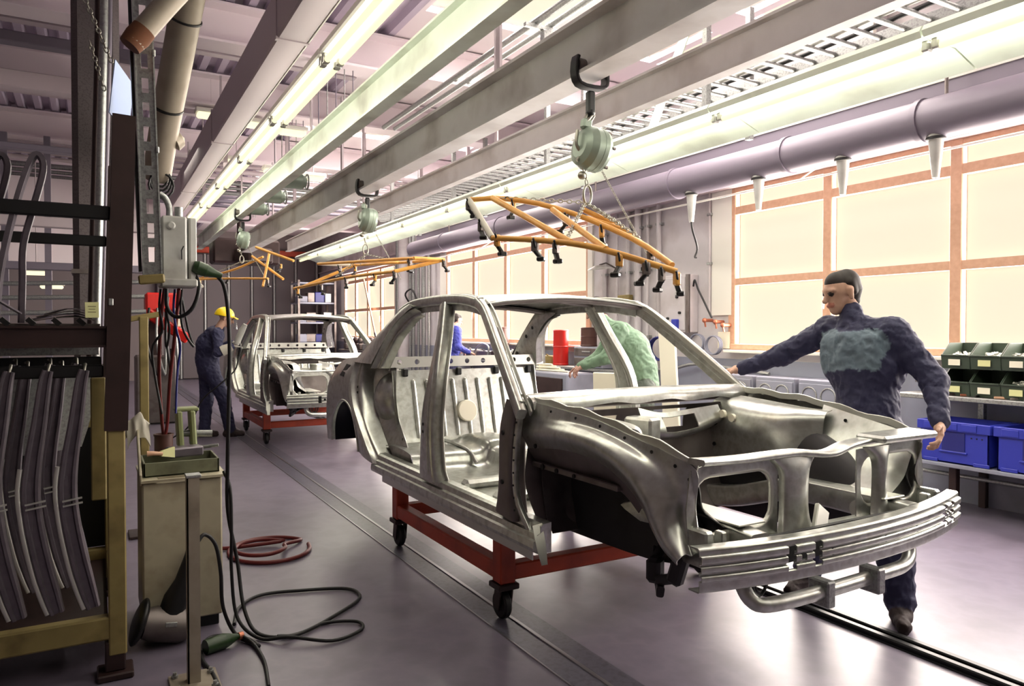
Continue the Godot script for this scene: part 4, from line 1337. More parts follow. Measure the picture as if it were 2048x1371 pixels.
func far_steel() -> void:
	# pipes, posts and rails that fill the space far under the roof
	var rng := RandomNumberGenerator.new()
	rng.seed = 11
	var n := 0
	for k in 9:
		var y := 3.98 + (k / 3) * 0.09
		var z := -12.6 - (k % 3) * 1.5
		var g := G.new()
		g.tube([V(-2.5, y, z), V(5.6, y, z)], 0.03 + 0.012 * (k % 2), 8)
		solo(g, "cross_pipe", [M.beam_lilac, M.galv, M.duct][k % 3], "pipe across the far end of the hall under the roof", "pipe", V(2, y, z), "far cross pipes")
	for k in 12:
		var g := G.new()
		var x := 0.5 + (k % 6) * 0.9 + rng.randf() * 0.3
		var z := -10.3 - (k / 6) * 3.3 - rng.randf() * 0.4
		g.span(V(x, 3.5, z), V(x + 0.05, 4.61, z + 0.05))
		solo(g, "hanger_post", M.beam_lilac, "thin vertical hanger far back under the roof", "hanger", V(x, 3.5, z), "far hangers")
	for k in 5:
		var g := G.new()
		var x := 2.0 + k * 0.09
		g.tube([V(x, 3.55 + 0.05 * (k % 3), -6.8), V(x, 3.6 + 0.05 * (k % 3), -12.4)], 0.028 + 0.01 * (k % 2), 8)
		for z in [-7.5, -9.6]: g.cyl(V(x, 3.57 + 0.05 * (k % 3), z), V(x, 4.22, z), 0.006, 5)
		solo(g, "supply_pipe", M.galv if k % 2 else M.duct, "pipe in the bundle between the mint monorail and the crane beam", "pipe", V(x, 3.5, -9), "pipe bundle by the monorail")
	for k in 3:
		var g := G.new()
		var z := -9.3 - k * 1.2
		var o := V(2.16, 3.36, z)
		g.lathe([Vector2(0, 0.16), Vector2(0.08, 0.16), Vector2(0.1, 0.1), Vector2(0.1, -0.1), Vector2(0.06, -0.16), Vector2(0, -0.16)], Transform3D(Basis(V(0, 0, 1), PI / 2), o), 14)
		var m := solo(g, "valve", M.hoist, "grey green valve body on the pipe bundle", "valve", o, "valves on the pipe bundle")
		g = G.new()
		var ring := []
		for i in 14: ring.append(o + V(0.17, cos(TAU * i / 14) * 0.09, sin(TAU * i / 14) * 0.09))
		g.tube(ring, 0.012, 6, true); g.bar(o, o + V(0.17, 0, 0), 0.02, 0.02)
		part(g, "handwheel", M.galv, m)
	# dark heater unit and pipes at the end of the crane beams
	var g := G.new()
	g.box(V(2.7, 3.1, -15.9), V(1.3, 0.5, 0.6), Basis(), 0.04)
	g.box(V(2.8, 3.0, -15.45), V(0.6, 0.3, 0.5), Basis(UP, 0.5), 0.04)
	g.cyl(V(2.6, 3.3, -15.9), V(2.6, 4.59, -15.9), 0.05)
	solo(g, "heater_unit", M.rust, "dark brown heater unit at the end of the crane beams", "heater", V(2.3, 2.85, -15.5))
	# left: gantry beams seen behind the rack
	for k in 5:
		g = G.new()
		var y: float = [4.1, 3.75, 3.35, 2.75, 2.3][k]
		var z: float = [-8.0, -8.2, -9.0, -10.5, -11.5][k]
		g.span(V(-3.0, y, z), V(0.7, y + [0.1, 0.16, 0.06, 0.12, 0.1][k], z - 0.14), 0.008)
		solo(g, "gantry_beam", M.beam_lilac if k % 2 else M.duct, ["topmost dull beam behind the concrete column", "second dull beam behind the concrete column", "thin dull beam behind the upper rack bay", "broad dull beam behind the upper rack bay", "lowest dull beam behind the upper rack bay"][k], "beam", V(-1, y, z))
	for k in 4:
		g = G.new()
		g.span(V(-1.6 + k * 0.5, 0.0, -12.2), V(-1.52 + k * 0.5, 4.2, -12.12))
		solo(g, "gantry_post", M.duct, "dull post standing far behind the rack", "post", V(-1.6 + k * 0.5, 1.5, -12.2), "gantry posts")
	g = G.new()
	g.span(V(-4.8, 2.5, -14.2), V(0.9, 3.95, -14.0))
	solo(g, "partition_panel", M.roof, "large pale partition panel far behind the rack", "panel", V(-2, 2.5, -14.1))
	for k in 3:
		g = G.new()
		g.tube([V(-1.5, 1.7 + k * 0.2, -11.0 - k * 0.4), V(0.6, 1.75 + k * 0.22, -11.0 - k * 0.4)], 0.03, 8)
		solo(g, "guard_rail", M.galv, "pale guard rail far behind the rack", "rail", V(-0.5, 1.7 + k * 0.2, -11), "guard rails behind the rack")


func hoist(at: Vector3, top: float, down: float, called: String, label: String) -> void:
	# trolley on the lower flange, link, dome-shaped chain hoist, hook ring; at is the middle of the dome
	var t := thing(called, label, "chain hoist", at)
	var x := at.x
	var z := at.z
	var g := G.new()
	g.sweep(G.curve([V(x - 0.1, top + 0.11, z), V(x - 0.11, top + 0.07, z), V(x - 0.11, top + 0.0, z), V(x - 0.07, top - 0.05, z), V(x + 0.07, top - 0.05, z), V(x + 0.105, top - 0.02, z), V(x + 0.105, top + 0.07, z)], 16), rrect(0.022, 0.07, 0.006, 1), V(0, 0, 1))
	var c := part(g, "trolley_bracket", M.black, t)
	for s in [-1.0, 1.0]:
		g = G.new(); g.cyl(V(x + s * 0.1, top + 0.06, z), V(x + s * 0.05, top + 0.06, z), 0.042, 16); part(g, "wheel", M.steel_dark, c)
	g = G.new()
	g.box(V(x, top - 0.14, z), V(0.05, 0.13, 0.045), Basis(), 0.01)
	g.ball(V(x, top - 0.2, z), V(0.03, 0.025, 0.03), Basis(), 10, 6)
	part(g, "swivel", M.black, t)
	g = G.new()
	g.links(V(x, top - 0.22, z), at + V(-0.03, 0.16, 0), 0.09, 0.008, 0.045)
	part(g, "link", M.chain, t)
	var tilt := Basis(V(0, 0, 1), -0.15)
	g = G.new()
	g.lathe([Vector2(0, -0.08), Vector2(0.07, -0.078), Vector2(0.11, -0.06), Vector2(0.128, -0.02), Vector2(0.128, 0.02), Vector2(0.13, 0.022), Vector2(0.13, 0.05), Vector2(0.12, 0.075), Vector2(0.09, 0.085), Vector2(0, 0.088)], Transform3D(tilt * Basis(V(0, 0, 1), -PI / 2), at), 26)
	var h := part(g, "drum_housing", M.hoist, t)
	for i in 6:
		g = G.new()
		var d := tilt * V(0.075, sin(TAU * i / 6) * 0.115, cos(TAU * i / 6) * 0.115)
		g.cyl(at + d, at + d + tilt * V(0.02, 0, 0), 0.01, 8); part(g, "bolt", M.steel_dark, h)
	g = G.new()
	g.box(at + V(-0.03, 0.14, 0), V(0.06, 0.06, 0.05), tilt, 0.01)
	part(g, "lug", M.hoist, t)
	g = G.new()
	g.tube(G.curve([at + V(-0.09, 0.1, 0), at + V(-0.1, 0.02, 0), at + V(-0.07, -0.03, 0), at + V(-0.095, -0.08, 0)], 12), 0.01, 6)
	part(g, "lever", M.chain, t)
	g = G.new()
	g.links(at + V(-0.05, -0.1, 0), V(x - 0.02, down, z), 0.04, 0.004, 0.02)
	g.ball(at + V(-0.06, -0.16, 0), V(0.025, 0.025, 0.025), Basis(), 12, 8)
	part(g, "load_chain", M.chain, t)
	g = G.new()
	var ring := []
	for i in 16: ring.append(V(x - 0.02, down, z) + V(cos(TAU * i / 16) * 0.028, sin(TAU * i / 16) * 0.055 - 0.05, 0))
	g.tube(ring, 0.008, 8, true)
	part(g, "hook_ring", M.chain, t)
	g = G.new()
	g.links(at + V(0.07, -0.1, 0), at + V(0.32, -0.62, 0.14), 0.02, 0.0022, 0.012)
	part(g, "hand_chain", M.chain, t)


func jig(called: String, label: String, tubes: Array, bars: Array, slings: Array, clamps: Array, apex: Vector3, base: Vector3) -> void:
	var t := thing(called, label, "welding jig", base, "yellow jigs on hoists")
	for l in tubes:
		var g := G.new(); g.tube(G.curve(l, 14), 0.016, 10); part(g, "frame_tube", M.yellow, t)
	for l in bars:
		var g := G.new(); g.tube(l, 0.018, 10); part(g, "cross_tube", M.cloth_white if l == bars[0] else M.yellow, t)
	for p in slings:
		var g := G.new(); g.links(apex, p, 0.034, 0.0035, 0.02); part(g, "sling_chain", M.chain, t)
	var k := 0
	for p: Vector3 in clamps:
		var g := G.new()
		g.box(p + V(0, -0.035, 0), V(0.03, 0.065, 0.04), Basis(UP, k), 0.008)
		var c := part(g, "clamp", M.yellow if k % 3 == 0 else M.steel_dark, t)
		g = G.new()
		g.bar(p + V(0, -0.06, 0), p + V(0.03 * cos(k), -0.1, 0.04 * sin(k)), 0.026, 0.02, UP, 0.005)
		g.box(p + V(0.03 * cos(k), -0.105, 0.04 * sin(k)), V(0.045, 0.024, 0.04), Basis(UP, k * 0.7), 0.006)
		g.cyl(p + V(0.01, -0.07, 0), p + V(-0.03, 0.0, 0.03), 0.006, 8)
		part(g, "jaw", M.black, c)
		k += 1


func hoists() -> void:
	hoist(V(2.53, 2.56, -3.52), 2.97, 2.34, "chain_hoist", "grey green dome chain hoist hanging from the crane beam over the big yellow jig")
	var apex := V(2.51, 2.25, -3.54)
	var b0 := V(1.88, 2.0, -3.52)
	var a0 := V(2.0, 2.3, -4.05)
	var e := V(2.42, 1.78, -2.66)
	jig("welding_jig", "large tilted yellow tube jig hanging over the car body in front",
		[[b0, V(2.0, 1.96, -3.2), V(2.12, 1.9, -2.9), e], [a0, V(2.15, 2.3, -3.92), V(2.3, 2.24, -3.68), V(2.42, 2.13, -3.4), V(2.5, 1.97, -3.05), V(2.47, 1.82, -2.75)], [V(2.46, 2.2, -3.5), V(2.58, 2.1, -3.35), V(2.6, 1.98, -3.15), V(2.5, 1.86, -2.85)]],
		[[a0, b0], [V(2.1, 2.3, -3.93), V(2.08, 1.94, -3.06)], [V(2.32, 2.2, -3.6), V(2.15, 1.89, -2.86)], [V(2.42, 2.13, -3.4), V(2.6, 2.05, -3.25)]],
		[V(2.1, 1.97, -3.12), V(2.14, 2.3, -3.9), V(2.55, 2.0, -3.1), V(2.5, 2.08, -3.2)],
		[b0 + V(0.02, 0.02, 0.02), V(1.98, 1.97, -3.24), V(2.03, 1.95, -3.12), V(2.2, 1.87, -2.82), V(2.3, 1.83, -2.74), V(2.36, 1.8, -2.7), V(2.42, 1.78, -2.66), a0, V(1.93, 2.13, -3.75), V(2.2, 2.28, -3.85), V(2.36, 2.17, -3.52), V(2.53, 1.93, -2.98), V(2.45, 2.08, -3.3)], apex, V(2.3, 1.78, -3.3))
	# second hoist further along the crane beam, two jigs under it
	hoist(V(2.51, 2.66, -7.5), 2.97, 2.4, "chain_hoist", "grey green dome chain hoist halfway along the crane beam")
	apex = V(2.49, 2.3, -7.5)
	jig("welding_jig", "flat yellow tube jig hanging over the gap between the two car bodies",
		[[V(2.2, 2.25, -8.3), V(2.4, 2.2, -7.2), V(2.55, 2.16, -6.3)], [V(2.6, 2.25, -8.3), V(2.75, 2.2, -7.2), V(2.85, 2.16, -6.3)], [V(2.0, 1.98, -8.6), V(2.25, 2.04, -7.4), V(2.4, 2.04, -6.4)]],
		[[V(2.2, 2.25, -8.3), V(2.6, 2.25, -8.3)], [V(2.4, 2.2, -7.2), V(2.75, 2.2, -7.2)], [V(2.55, 2.16, -6.3), V(2.85, 2.16, -6.3)], [V(2.05, 1.99, -8.4), V(2.6, 2.25, -8.2)], [V(2.4, 2.04, -6.4), V(2.85, 2.16, -6.3)]],
		[V(2.2, 2.06, -7.6), V(2.62, 2.2, -7.0), V(2.4, 2.18, -7.4)],
		[V(2.02, 1.98, -8.5), V(2.15, 2.0, -8.0), V(2.25, 2.04, -7.4), V(2.35, 2.04, -6.8), V(2.4, 2.04, -6.4), V(2.55, 2.16, -6.4), V(2.7, 2.18, -6.8), V(2.85, 2.16, -6.3), V(2.3, 2.2, -7.8), V(2.6, 2.24, -8.2)], apex, V(2.4, 1.9, -7.4))
	# rack of small clamps on top of the second jig
	hoist(V(1.92, 2.84, -11.45), 3.18, 2.6, "chain_hoist", "pale dome chain hoist on the mint monorail beam")
	apex = V(1.9, 2.52, -11.45)
	jig("welding_jig", "orange yellow jig with crossed arms hanging from the mint monorail beam",
		[[V(1.35, 2.28, -12.2), V(1.7, 2.25, -11.3), V(2.05, 2.2, -10.3)], [V(1.4, 2.3, -12.4), V(1.8, 2.4, -11.6), V(2.1, 2.55, -10.9)]],
		[[V(1.35, 2.28, -12.2), V(1.4, 2.15, -11.8)], [V(1.95, 2.65, -10.6), V(2.3, 2.42, -9.9)], [V(2.0, 2.1, -10.4), V(2.15, 2.6, -10.7)], [V(1.95, 2.55, -10.9), V(2.25, 2.2, -10.3)]],
		[V(1.45, 2.3, -12.0), V(2.05, 2.5, -10.9)],
		[V(1.4, 2.28, -12.1), V(2.05, 2.2, -10.35), V(2.1, 2.45, -10.7), V(2.2, 2.4, -10.2), V(1.7, 2.3, -11.4)], apex, V(1.8, 2.1, -11.2))


func rack() -> void:
	var t := thing("parts_rack", "rusty brown parts rack with olive lower posts that holds hanging steel pressings", "rack", V(-0.5, 0, -4.1))
	var g: G
	for z in [-3.6, -4.75]:
		for k in 2:
			var x: float = [0.075, -1.45][k]
			g = G.new()
			g.sweep([V(x, 1.07, z), V(x + 0.03, 2.0, z), V(x + 0.042, 2.42, z)], [Vector2(-0.045, -0.04), Vector2(0.045, -0.04), Vector2(0.045, -0.03), Vector2(-0.03, -0.03), Vector2(-0.03, 0.03), Vector2(0.045, 0.03), Vector2(0.045, 0.04), Vector2(-0.045, 0.04)], V(0, 0, 1))
			g.bar(V(x, 1.07, z + 0.044), V(x + 0.03, 2.0, z + 0.044), 0.09, 0.006, V(0, 0, 1))
			g.bar(V(x + 0.03, 2.0, z + 0.044), V(x + 0.042, 2.42, z + 0.044), 0.088, 0.006, V(0, 0, 1))
			part(g, "upper_post", M.rust, t)
			g = G.new(); g.span(V(x - 0.035, 0.1, z - 0.035), V(x + 0.035, 1.1, z + 0.035), 0.006)
			part(g, "lower_post", M.olive, t)
			g = G.new()
			g.span(V(x - 0.05, 0.03, z - 0.05), V(x + 0.03, 0.16, z + 0.03), 0.006)
			g.span(V(x - 0.08, 0.0, z - 0.08), V(x + 0.06, 0.03, z + 0.06), 0.006)
			part(g, "foot", M.rust, t)
		g = G.new(); g.span(V(-1.45, 0.17, z - 0.03), V(0.08, 0.27, z + 0.03), 0.008); part(g, "base_beam", M.olive, t)
		g = G.new(); g.span(V(-1.45, 1.43, z - 0.03), V(0.115, 1.515, z + 0.025), 0.004)
		g.span(V(-1.45, 1.508, z - 0.05), V(0.115, 1.518, z + 0.04)); g.span(V(-1.45, 1.427, z - 0.05), V(0.115, 1.437, z + 0.04))
		part(g, "shelf_beam", M.rust, t)
		g = G.new(); g.span(V(-1.45, 1.3, z - 0.02), V(0.03, 1.352, z + 0.02), 0.005); part(g, "hanging_bar", M.black, t)
		g = G.new(); g.span(V(-1.45, 1.972, z - 0.02), V(0.06, 2.03, z + 0.02), 0.005); part(g, "upper_bar", M.black, t)
	for x in [0.075, -1.45]:
		for y in [0.22, 1.47]:
			g = G.new(); g.span(V(x - 0.03, y - 0.04, -4.72), V(x + 0.03, y + 0.04, -3.63), 0.006); part(g, "side_beam", M.olive if y < 1 else M.rust, t)
	g = G.new(); g.span(V(-1.4, 1.52, -4.7), V(0.02, 1.528, -3.66)); part(g, "shelf", M.steel_dark, t)
	g = G.new(); g.span(V(-1.4, 1.372, -4.7), V(0.02, 1.42, -4.4), 0.004); part(g, "tray_edge", M.galv, t)
	g = G.new()
	for k in 16: g.box(V(-1.4 + k * 0.09, 1.535, -3.62), V(0.02, 0.035, 0.04), Basis(V(0, 0, 1), 0.785))
	part(g, "comb", M.black, t).set_meta("kind", "stuff")
	g = G.new(); g.span(V(-1.44, 0.27, -4.8), V(0.04, 1.3, -4.78)); part(g, "rear_panel", M.black, t)  # added black sheet; stands in for the deep shade behind the pressings
	g = G.new(); g.span(V(-1.44, 0.2, -4.72), V(0.04, 0.21, -3.64)); part(g, "bottom_panel", M.rust, t)
	g = G.new(); g.span(V(-0.09, 1.0, -4.4), V(0.04, 1.06, -4.34), 0.005); part(g, "spacer", M.olive, t)
	g = G.new(); g.span(V(-0.02, 0.75, -3.75), V(0.04, 1.29, -3.7), 0.005); part(g, "back_plate", M.olive, t)
	g = G.new(); g.box(V(0.06, 1.62, -3.548), V(0.018, 0.03, 0.006), Basis(), 0.003); part(g, "bolt", M.galv, t)
	# note pinned on the post
	g = G.new(); g.box(V(-0.01, 1.585, -3.545), V(0.05, 0.065, 0.002), Basis(V(0, 0, 1), 0.02))
	var nt := solo(g, "paper_note", M.label, "small pale yellow note hanging on the rusty rack post", "note", V(-0.01, 1.55, -3.545))
	g = G.new()
	for k in 3: g.box(V(-0.01, 1.6 - k * 0.012, -3.5435), V(0.03 - 0.006 * (k % 2), 0.002, 0.0008))
	part(g, "writing", M.brown, nt)
	# pressings that hang in the lower bay
	var first: Node3D
	var k2 := 0
	for row in [[-3.52, [-0.44, -0.31, -0.18, -0.052]], [-3.86, [-0.39, -0.27, -0.14]], [-4.2, [-0.34, -0.2, -0.09]]]:
		for x in row[1]:
			if first == null:
				first = pressing(V(x, 0.33, row[0]))
			else:
				copy(first, V(x, 0.33, row[0]), "", "pressings hanging in the rack", 0.0 if row[0] > -3.6 else 0.25)
			k2 += 1
	# blue-grey sheet between the rows
	g = G.new()
	g.patch([[V(-0.62, 1.28, -4.05), V(-0.3, 1.28, -4.02), V(-0.02, 1.28, -4.05)], [V(-0.62, 1.1, -4.03), V(-0.3, 1.1, -3.99), V(-0.02, 1.1, -4.03)], [V(-0.6, 0.95, -4.02), V(-0.3, 0.93, -3.98), V(-0.06, 0.95, -4.02)]], 10, 8, 0.004)
	solo(g, "steel_sheet", M.galv, "plain blue grey sheet hanging behind the front pressings", "sheet", V(-0.3, 0.95, -4.02))
	# hooped window frames in the upper bay
	for i in 3:
		g = G.new()
		var x := -0.33 - i * 0.13
		var z := -3.62 - i * 0.08
		g.sweep(G.curve([V(x - 0.02, 1.53, z), V(x + 0.0, 1.75, z), V(x + 0.05, 2.0, z), V(x + 0.1, 2.18, z), V(x + 0.13, 2.225, z), V(x + 0.15, 2.17, z), V(x + 0.11, 2.0, z - 0.02), V(x + 0.075, 1.85, z - 0.03), V(x + 0.07, 1.7, z - 0.04), V(x + 0.065, 1.53, z - 0.04)], 40), [Vector2(-0.012, -0.02), Vector2(0.012, -0.02), Vector2(0.014, 0.0), Vector2(0.006, 0.004), Vector2(0.006, 0.02), Vector2(-0.012, 0.02)], V(0, 0, 1))
		var f := solo(g, "window_frame_pressing", M.part, "hooped steel door frame pressing standing in the upper rack bay", "pressing", V(x, 1.53, z), "hooped frames in the rack")
		g = G.new(); g.bar(V(x - 0.01, 1.62, z), V(x + 0.075, 1.56, z - 0.04), 0.03, 0.006); part(g, "foot_strap", M.part, f)
	for i in 4:
		g = G.new()
		g.patch([[V(-0.28 + i * 0.03, 1.535 + i * 0.012, -3.75), V(-0.1, 1.56 + i * 0.012, -3.75), V(0.0, 1.545 + i * 0.012, -3.75)], [V(-0.3 + i * 0.03, 1.54 + i * 0.012, -4.3), V(-0.1, 1.575 + i * 0.012, -4.3), V(0.0, 1.55 + i * 0.012, -4.3)]], 8, 4, 0.004)
		solo(g, "sheet_blank", M.part if i % 2 else M.steel_dark, "thin curved sheet blank lying flat on the rack shelf", "sheet", V(-0.15, 1.535 + i * 0.012, -4.0), "sheet blanks on the rack shelf")


func pressing(at: Vector3) -> Node3D:
	var t := thing("pillar_pressing", "curved steel pillar pressing hanging from the rack's black bar", "pressing", at, "pressings hanging in the rack")
	var o := at - V(0, 0.33, 0)
	var line := [o + V(0.012, 1.335, 0), o + V(0.0, 1.28, 0), o + V(-0.02, 1.12, 0), o + V(-0.042, 0.97, 0), o + V(-0.052, 0.84, 0), o + V(-0.04, 0.7, 0), o + V(-0.012, 0.54, 0), o + V(0.018, 0.41, 0), o + V(0.036, 0.34, 0)]
	var pts := G.curve(line, 26)
	var sc := []
	for i in 26: sc.append(Vector2(lerpf(0.75, 1.35, clampf(i / 12.0, 0, 1)) * (1.0 if i < 20 else 1.0 - (i - 20) * 0.05), 1))
	var g := G.new()
	g.sweep(pts, [Vector2(-0.026, -0.018), Vector2(0.026, -0.018), Vector2(0.026, 0.006), Vector2(0.02, 0.012), Vector2(0.012, 0.012), Vector2(0.008, 0.004), Vector2(-0.008, 0.004), Vector2(-0.012, 0.014), Vector2(-0.02, 0.014), Vector2(-0.026, 0.004)], V(0, 0, 1), sc)
	var ch := part(g, "channel", M.part, t)
	g = G.new()
	var ed := []
	for i in range(10, 26): ed.append(pts[i] + V(-0.026 * sc[i].x - 0.008, 0, 0.004))
	g.sweep(ed, rrect(0.018, 0.014, 0.006), V(0, 0, 1), [], true)
	part(g, "edge_flange", M.zinc, ch)
	g = G.new()
	var hp := ring2(Vector2(-0.078, 0.815), 0.011, 10)
	g.plate([Vector2(-0.052, 0.9), Vector2(-0.095, 0.85), Vector2(-0.1, 0.76), Vector2(-0.085, 0.66), Vector2(-0.05, 0.66), Vector2(-0.04, 0.78)], [hp], 0.004, Transform3D(Basis(), o + V(0, 0, 0.006)))
	part(g, "side_bracket", M.part, t)
	g = G.new()
	g.bar(o + V(-0.07, 0.8, 0.02), o + V(0.0, 0.81, 0.02), 0.012, 0.006)
	g.bar(o + V(-0.068, 0.78, 0.02), o + V(0.002, 0.79, 0.02), 0.012, 0.006)
	part(g, "crease", M.zinc, ch).set_meta("kind", "stuff")
	g = G.new()
	g.tube([o + V(0.012, 1.33, 0), o + V(0.016, 1.36, -0.02), o + V(0.012, 1.355, -0.05)], 0.006, 6)
	part(g, "hook", M.chain, t)
	return t


func left_side() -> void:
	var g := G.new()
	# concrete column behind the rack
	g.sweep([V(0.02, 0, -6.15), V(0.02, 4.6, -6.15)], [Vector2(-0.15, -0.11), Vector2(-0.11, -0.15), Vector2(0.11, -0.15), Vector2(0.15, -0.11), Vector2(0.15, 0.11), Vector2(0.11, 0.15), Vector2(-0.11, 0.15), Vector2(-0.15, 0.11)], V(0, 0, 1))
	var cc := solo(g, "concrete_column", M.concrete, "rough dark grey concrete column behind the parts rack", "column", V(0.02, 0, -6.15))
	for y in [1.9, 2.35]:
		g = G.new(); g.span(V(-0.14, y, -6.31), V(0.18, y + 0.03, -5.99)); part(g, "band", M.steel_dark, cc)
	# pipes that rise beside the rack post
	for k in 3:
		g = G.new()
		var x: float = [0.0, 0.03, -0.03][k]
		g.tube([V(x, 1.3, -4.95 - k * 0.06), V(x + 0.06, 3.2, -4.95 - k * 0.06), V(x + 0.08, 4.6, -4.95 - k * 0.06)], [0.022, 0.014, 0.018][k], 8)
		solo(g, "riser_pipe", [M.galv, M.duct, M.rust][k], ["pale riser pipe beside the rack post", "thin lilac riser pipe beside the rack post", "rust brown riser pipe beside the rack post"][k], "pipe", V(x, 1.3, -4.95 - k * 0.06))
	# rusty elbow pipe and the thick grey pipe
	g = G.new()
	g.tube([V(0.15, 2.7, -3.45), V(0.27, 2.87, -3.44), V(0.62, 3.34, -3.4), V(1.0, 3.85, -3.35)], 0.047, 16)
	var rp := solo(g, "slanting_pipe", M.pipe, "slanting grey pipe with a rusted lower end beside the slotted upright", "pipe", V(0.15, 2.7, -3.45))
	g = G.new(); g.tube([V(0.135, 2.68, -3.45), V(0.165, 2.722, -3.45), V(0.19, 2.757, -3.448)], [0.044, 0.051, 0.049], 16)
	part(g, "rusted_end", M.rust_edge, rp, "orange brown rusted pipe end")
	g = G.new()
	g.tube(G.curve([V(0.4, 2.62, -5.9), V(0.43, 2.9, -5.6), V(0.5, 3.4, -5.1), V(0.58, 4.0, -4.6), V(0.62, 4.5, -4.2)], 12), 0.095, 20)
	var gp := solo(g, "grey_riser", M.pipe, "thick grey pipe leaning up to the roof right of the slotted upright", "pipe", V(0.4, 2.62, -5.9))
	for k in 2:
		g = G.new()
		var c := V(0.44, 3.0, -5.48).lerp(V(0.51, 3.45, -5.05), k)
		g.cyl(c, c + V(0.006, 0.05, 0.045).normalized() * 0.012, 0.1, 20); part(g, "wire_band", M.black, gp)
	g = G.new(); g.lathe([Vector2(0, 0.07), Vector2(0.05, 0.05), Vector2(0.07, 0), Vector2(0.03, -0.03)], Transform3D(Basis(V(0, 0, 1), -1.1), V(0.5, 2.83, -5.68)), 12); part(g, "lamp_cap", M.pipe, gp)
	for k in 4:
		g = G.new()
		var o := V(0.42, 2.62, -5.85)
		var ring := []
		for i in 14: ring.append(o + V(cos(TAU * i / 14) * (0.05 + 0.01 * k), sin(TAU * i / 14) * 0.09 - 0.03 * k, 0.02 * k))
		g.tube(ring, 0.008, 6, true)
		part(g, "cable_coil", M.black, gp)
	# slotted upright with end block
	var up := thing("slotted_upright", "galvanised slotted steel upright hanging beside the rusty rack post", "upright", V(0.2, 1.72, -3.6))
	var holes := []
	for i in 14: holes.append([Vector2(-0.012, 0.06 + i * 0.105), Vector2(0.014, 0.06 + i * 0.105), Vector2(0.014, 0.125 + i * 0.105), Vector2(-0.012, 0.125 + i * 0.105)])
	var xf := Transform3D(Basis(V(0, 0, 1), 0.028) * Basis(UP, -0.12), V(0.222, 1.74, -3.59))
	g = G.new()
	g.plate([Vector2(-0.036, 0.0), Vector2(0.036, 0.0), Vector2(0.036, 1.62), Vector2(-0.036, 1.62)], holes, 0.004, xf)
	part(g, "web", M.galv, up)
	for s in [-1.0, 1.0]:
		g = G.new()
		var a := xf * V(s * 0.036, 0, -0.015)
		var b := xf * V(s * 0.036, 1.62, -0.015)
		g.bar(a, b, 0.006, 0.045, V(0, 0, 1)); part(g, "side_flange", M.galv, up)
	g = G.new(); g.bar(xf * V(-0.05, 0.02, -0.04), xf * V(-0.05, 1.62, -0.04), 0.012, 0.05, V(0, 0, 1)); part(g, "black_rail", M.black, up)
	g = G.new(); g.bar(xf * V(-0.055, -0.02, 0.006), xf * V(0.05, -0.012, 0.006), 0.035, 0.04, UP, 0.006); part(g, "end_block", M.olive, up, "yellow end block")
	for i in 3:
		g = G.new(); g.box(xf * V(0.04, 0.55 + i * 0.42, 0.008), V(0.014, 0.03, 0.014), Basis(), 0.004); part(g, "clip", M.galv, up)
	# electrical box
	var eb := thing("electrical_box", "pale grey electrical box with hanging cables beside the slotted upright", "electrical box", V(0.33, 1.69, -3.66))
	g = G.new(); g.box(V(0.315, 1.86, -3.7), V(0.105, 0.31, 0.14), Basis(UP, 0.0), 0.008); part(g, "case", M.box_grey, eb)
	g = G.new(); g.box(V(0.382, 1.865, -3.72), V(0.035, 0.3, 0.12), Basis(UP, 0.25), 0.006); part(g, "side_cover", M.box_grey, eb)
	g = G.new(); g.box(V(0.33, 1.712, -3.665), V(0.15, 0.035, 0.19), Basis(), 0.006); part(g, "base_flange", M.box_grey, eb)
	g = G.new(); g.lathe([Vector2(0, 0.012), Vector2(0.012, 0.012), Vector2(0.018, 0.006), Vector2(0.018, 0)], Transform3D(Basis(V(1, 0, 0), PI / 2), V(0.302, 1.97, -3.628)), 14); part(g, "knob", M.box_grey, eb)
	g = G.new(); g.tube([V(0.345, 1.82, -3.626), V(0.343, 1.86, -3.62), V(0.352, 1.88, -3.62)], 0.003, 5); part(g, "seal_wire", M.black, eb)
	g = G.new()
	g.tube(G.curve([V(0.3, 2.02, -3.7), V(0.3, 2.06, -3.7), V(0.285, 2.1, -3.7), V(0.26, 2.12, -3.7)], 8), 0.014, 8)
	g.cyl(V(0.34, 2.01, -3.7), V(0.34, 2.065, -3.7), 0.018, 10)
	part(g, "gland", M.galv, eb)
	g = G.new()
	g.tube(G.curve([V(0.4, 1.77, -3.68), V(0.42, 1.7, -3.66), V(0.39, 1.6, -3.66), V(0.33, 1.56, -3.68), V(0.29, 1.6, -3.7), V(0.285, 1.69, -3.7)], 20), 0.009, 8)
	part(g, "cable_loop", M.black, eb)
	# plug and the long black cable down to the floor
	g = G.new()
	g.lathe([Vector2(0, 0.0), Vector2(0.024, 0.0), Vector2(0.032, 0.02), Vector2(0.03, 0.06), Vector2(0.018, 0.1), Vector2(0.014, 0.13), Vector2(0, 0.13)], Transform3D(Basis(V(0, 0, 1), -1.9), V(0.395, 1.795, -3.66)), 14)
	solo(g, "power_plug", M.green, "dark green power plug in the side of the electrical box", "plug", V(0.395, 1.795, -3.66))
	g = G.new()
	g.tube(G.curve([V(0.5, 1.755, -3.67), V(0.53, 1.71, -3.68), V(0.55, 1.6, -3.7), V(0.557, 1.4, -3.7), V(0.553, 1.1, -3.72), V(0.553, 0.85, -3.76), V(0.565, 0.6, -3.84), V(0.61, 0.35, -3.86), V(0.63, 0.12, -3.78), V(0.69, 0.014, -3.7), V(0.85, 0.012, -3.62), V(1.1, 0.012, -3.78), V(1.27, 0.012, -3.95), V(1.25, 0.012, -4.12), V(1.02, 0.012, -4.22), V(0.8, 0.012, -4.26), V(0.66, 0.012, -4.12), V(0.6, 0.012, -3.9)], 120), 0.0095, 8)
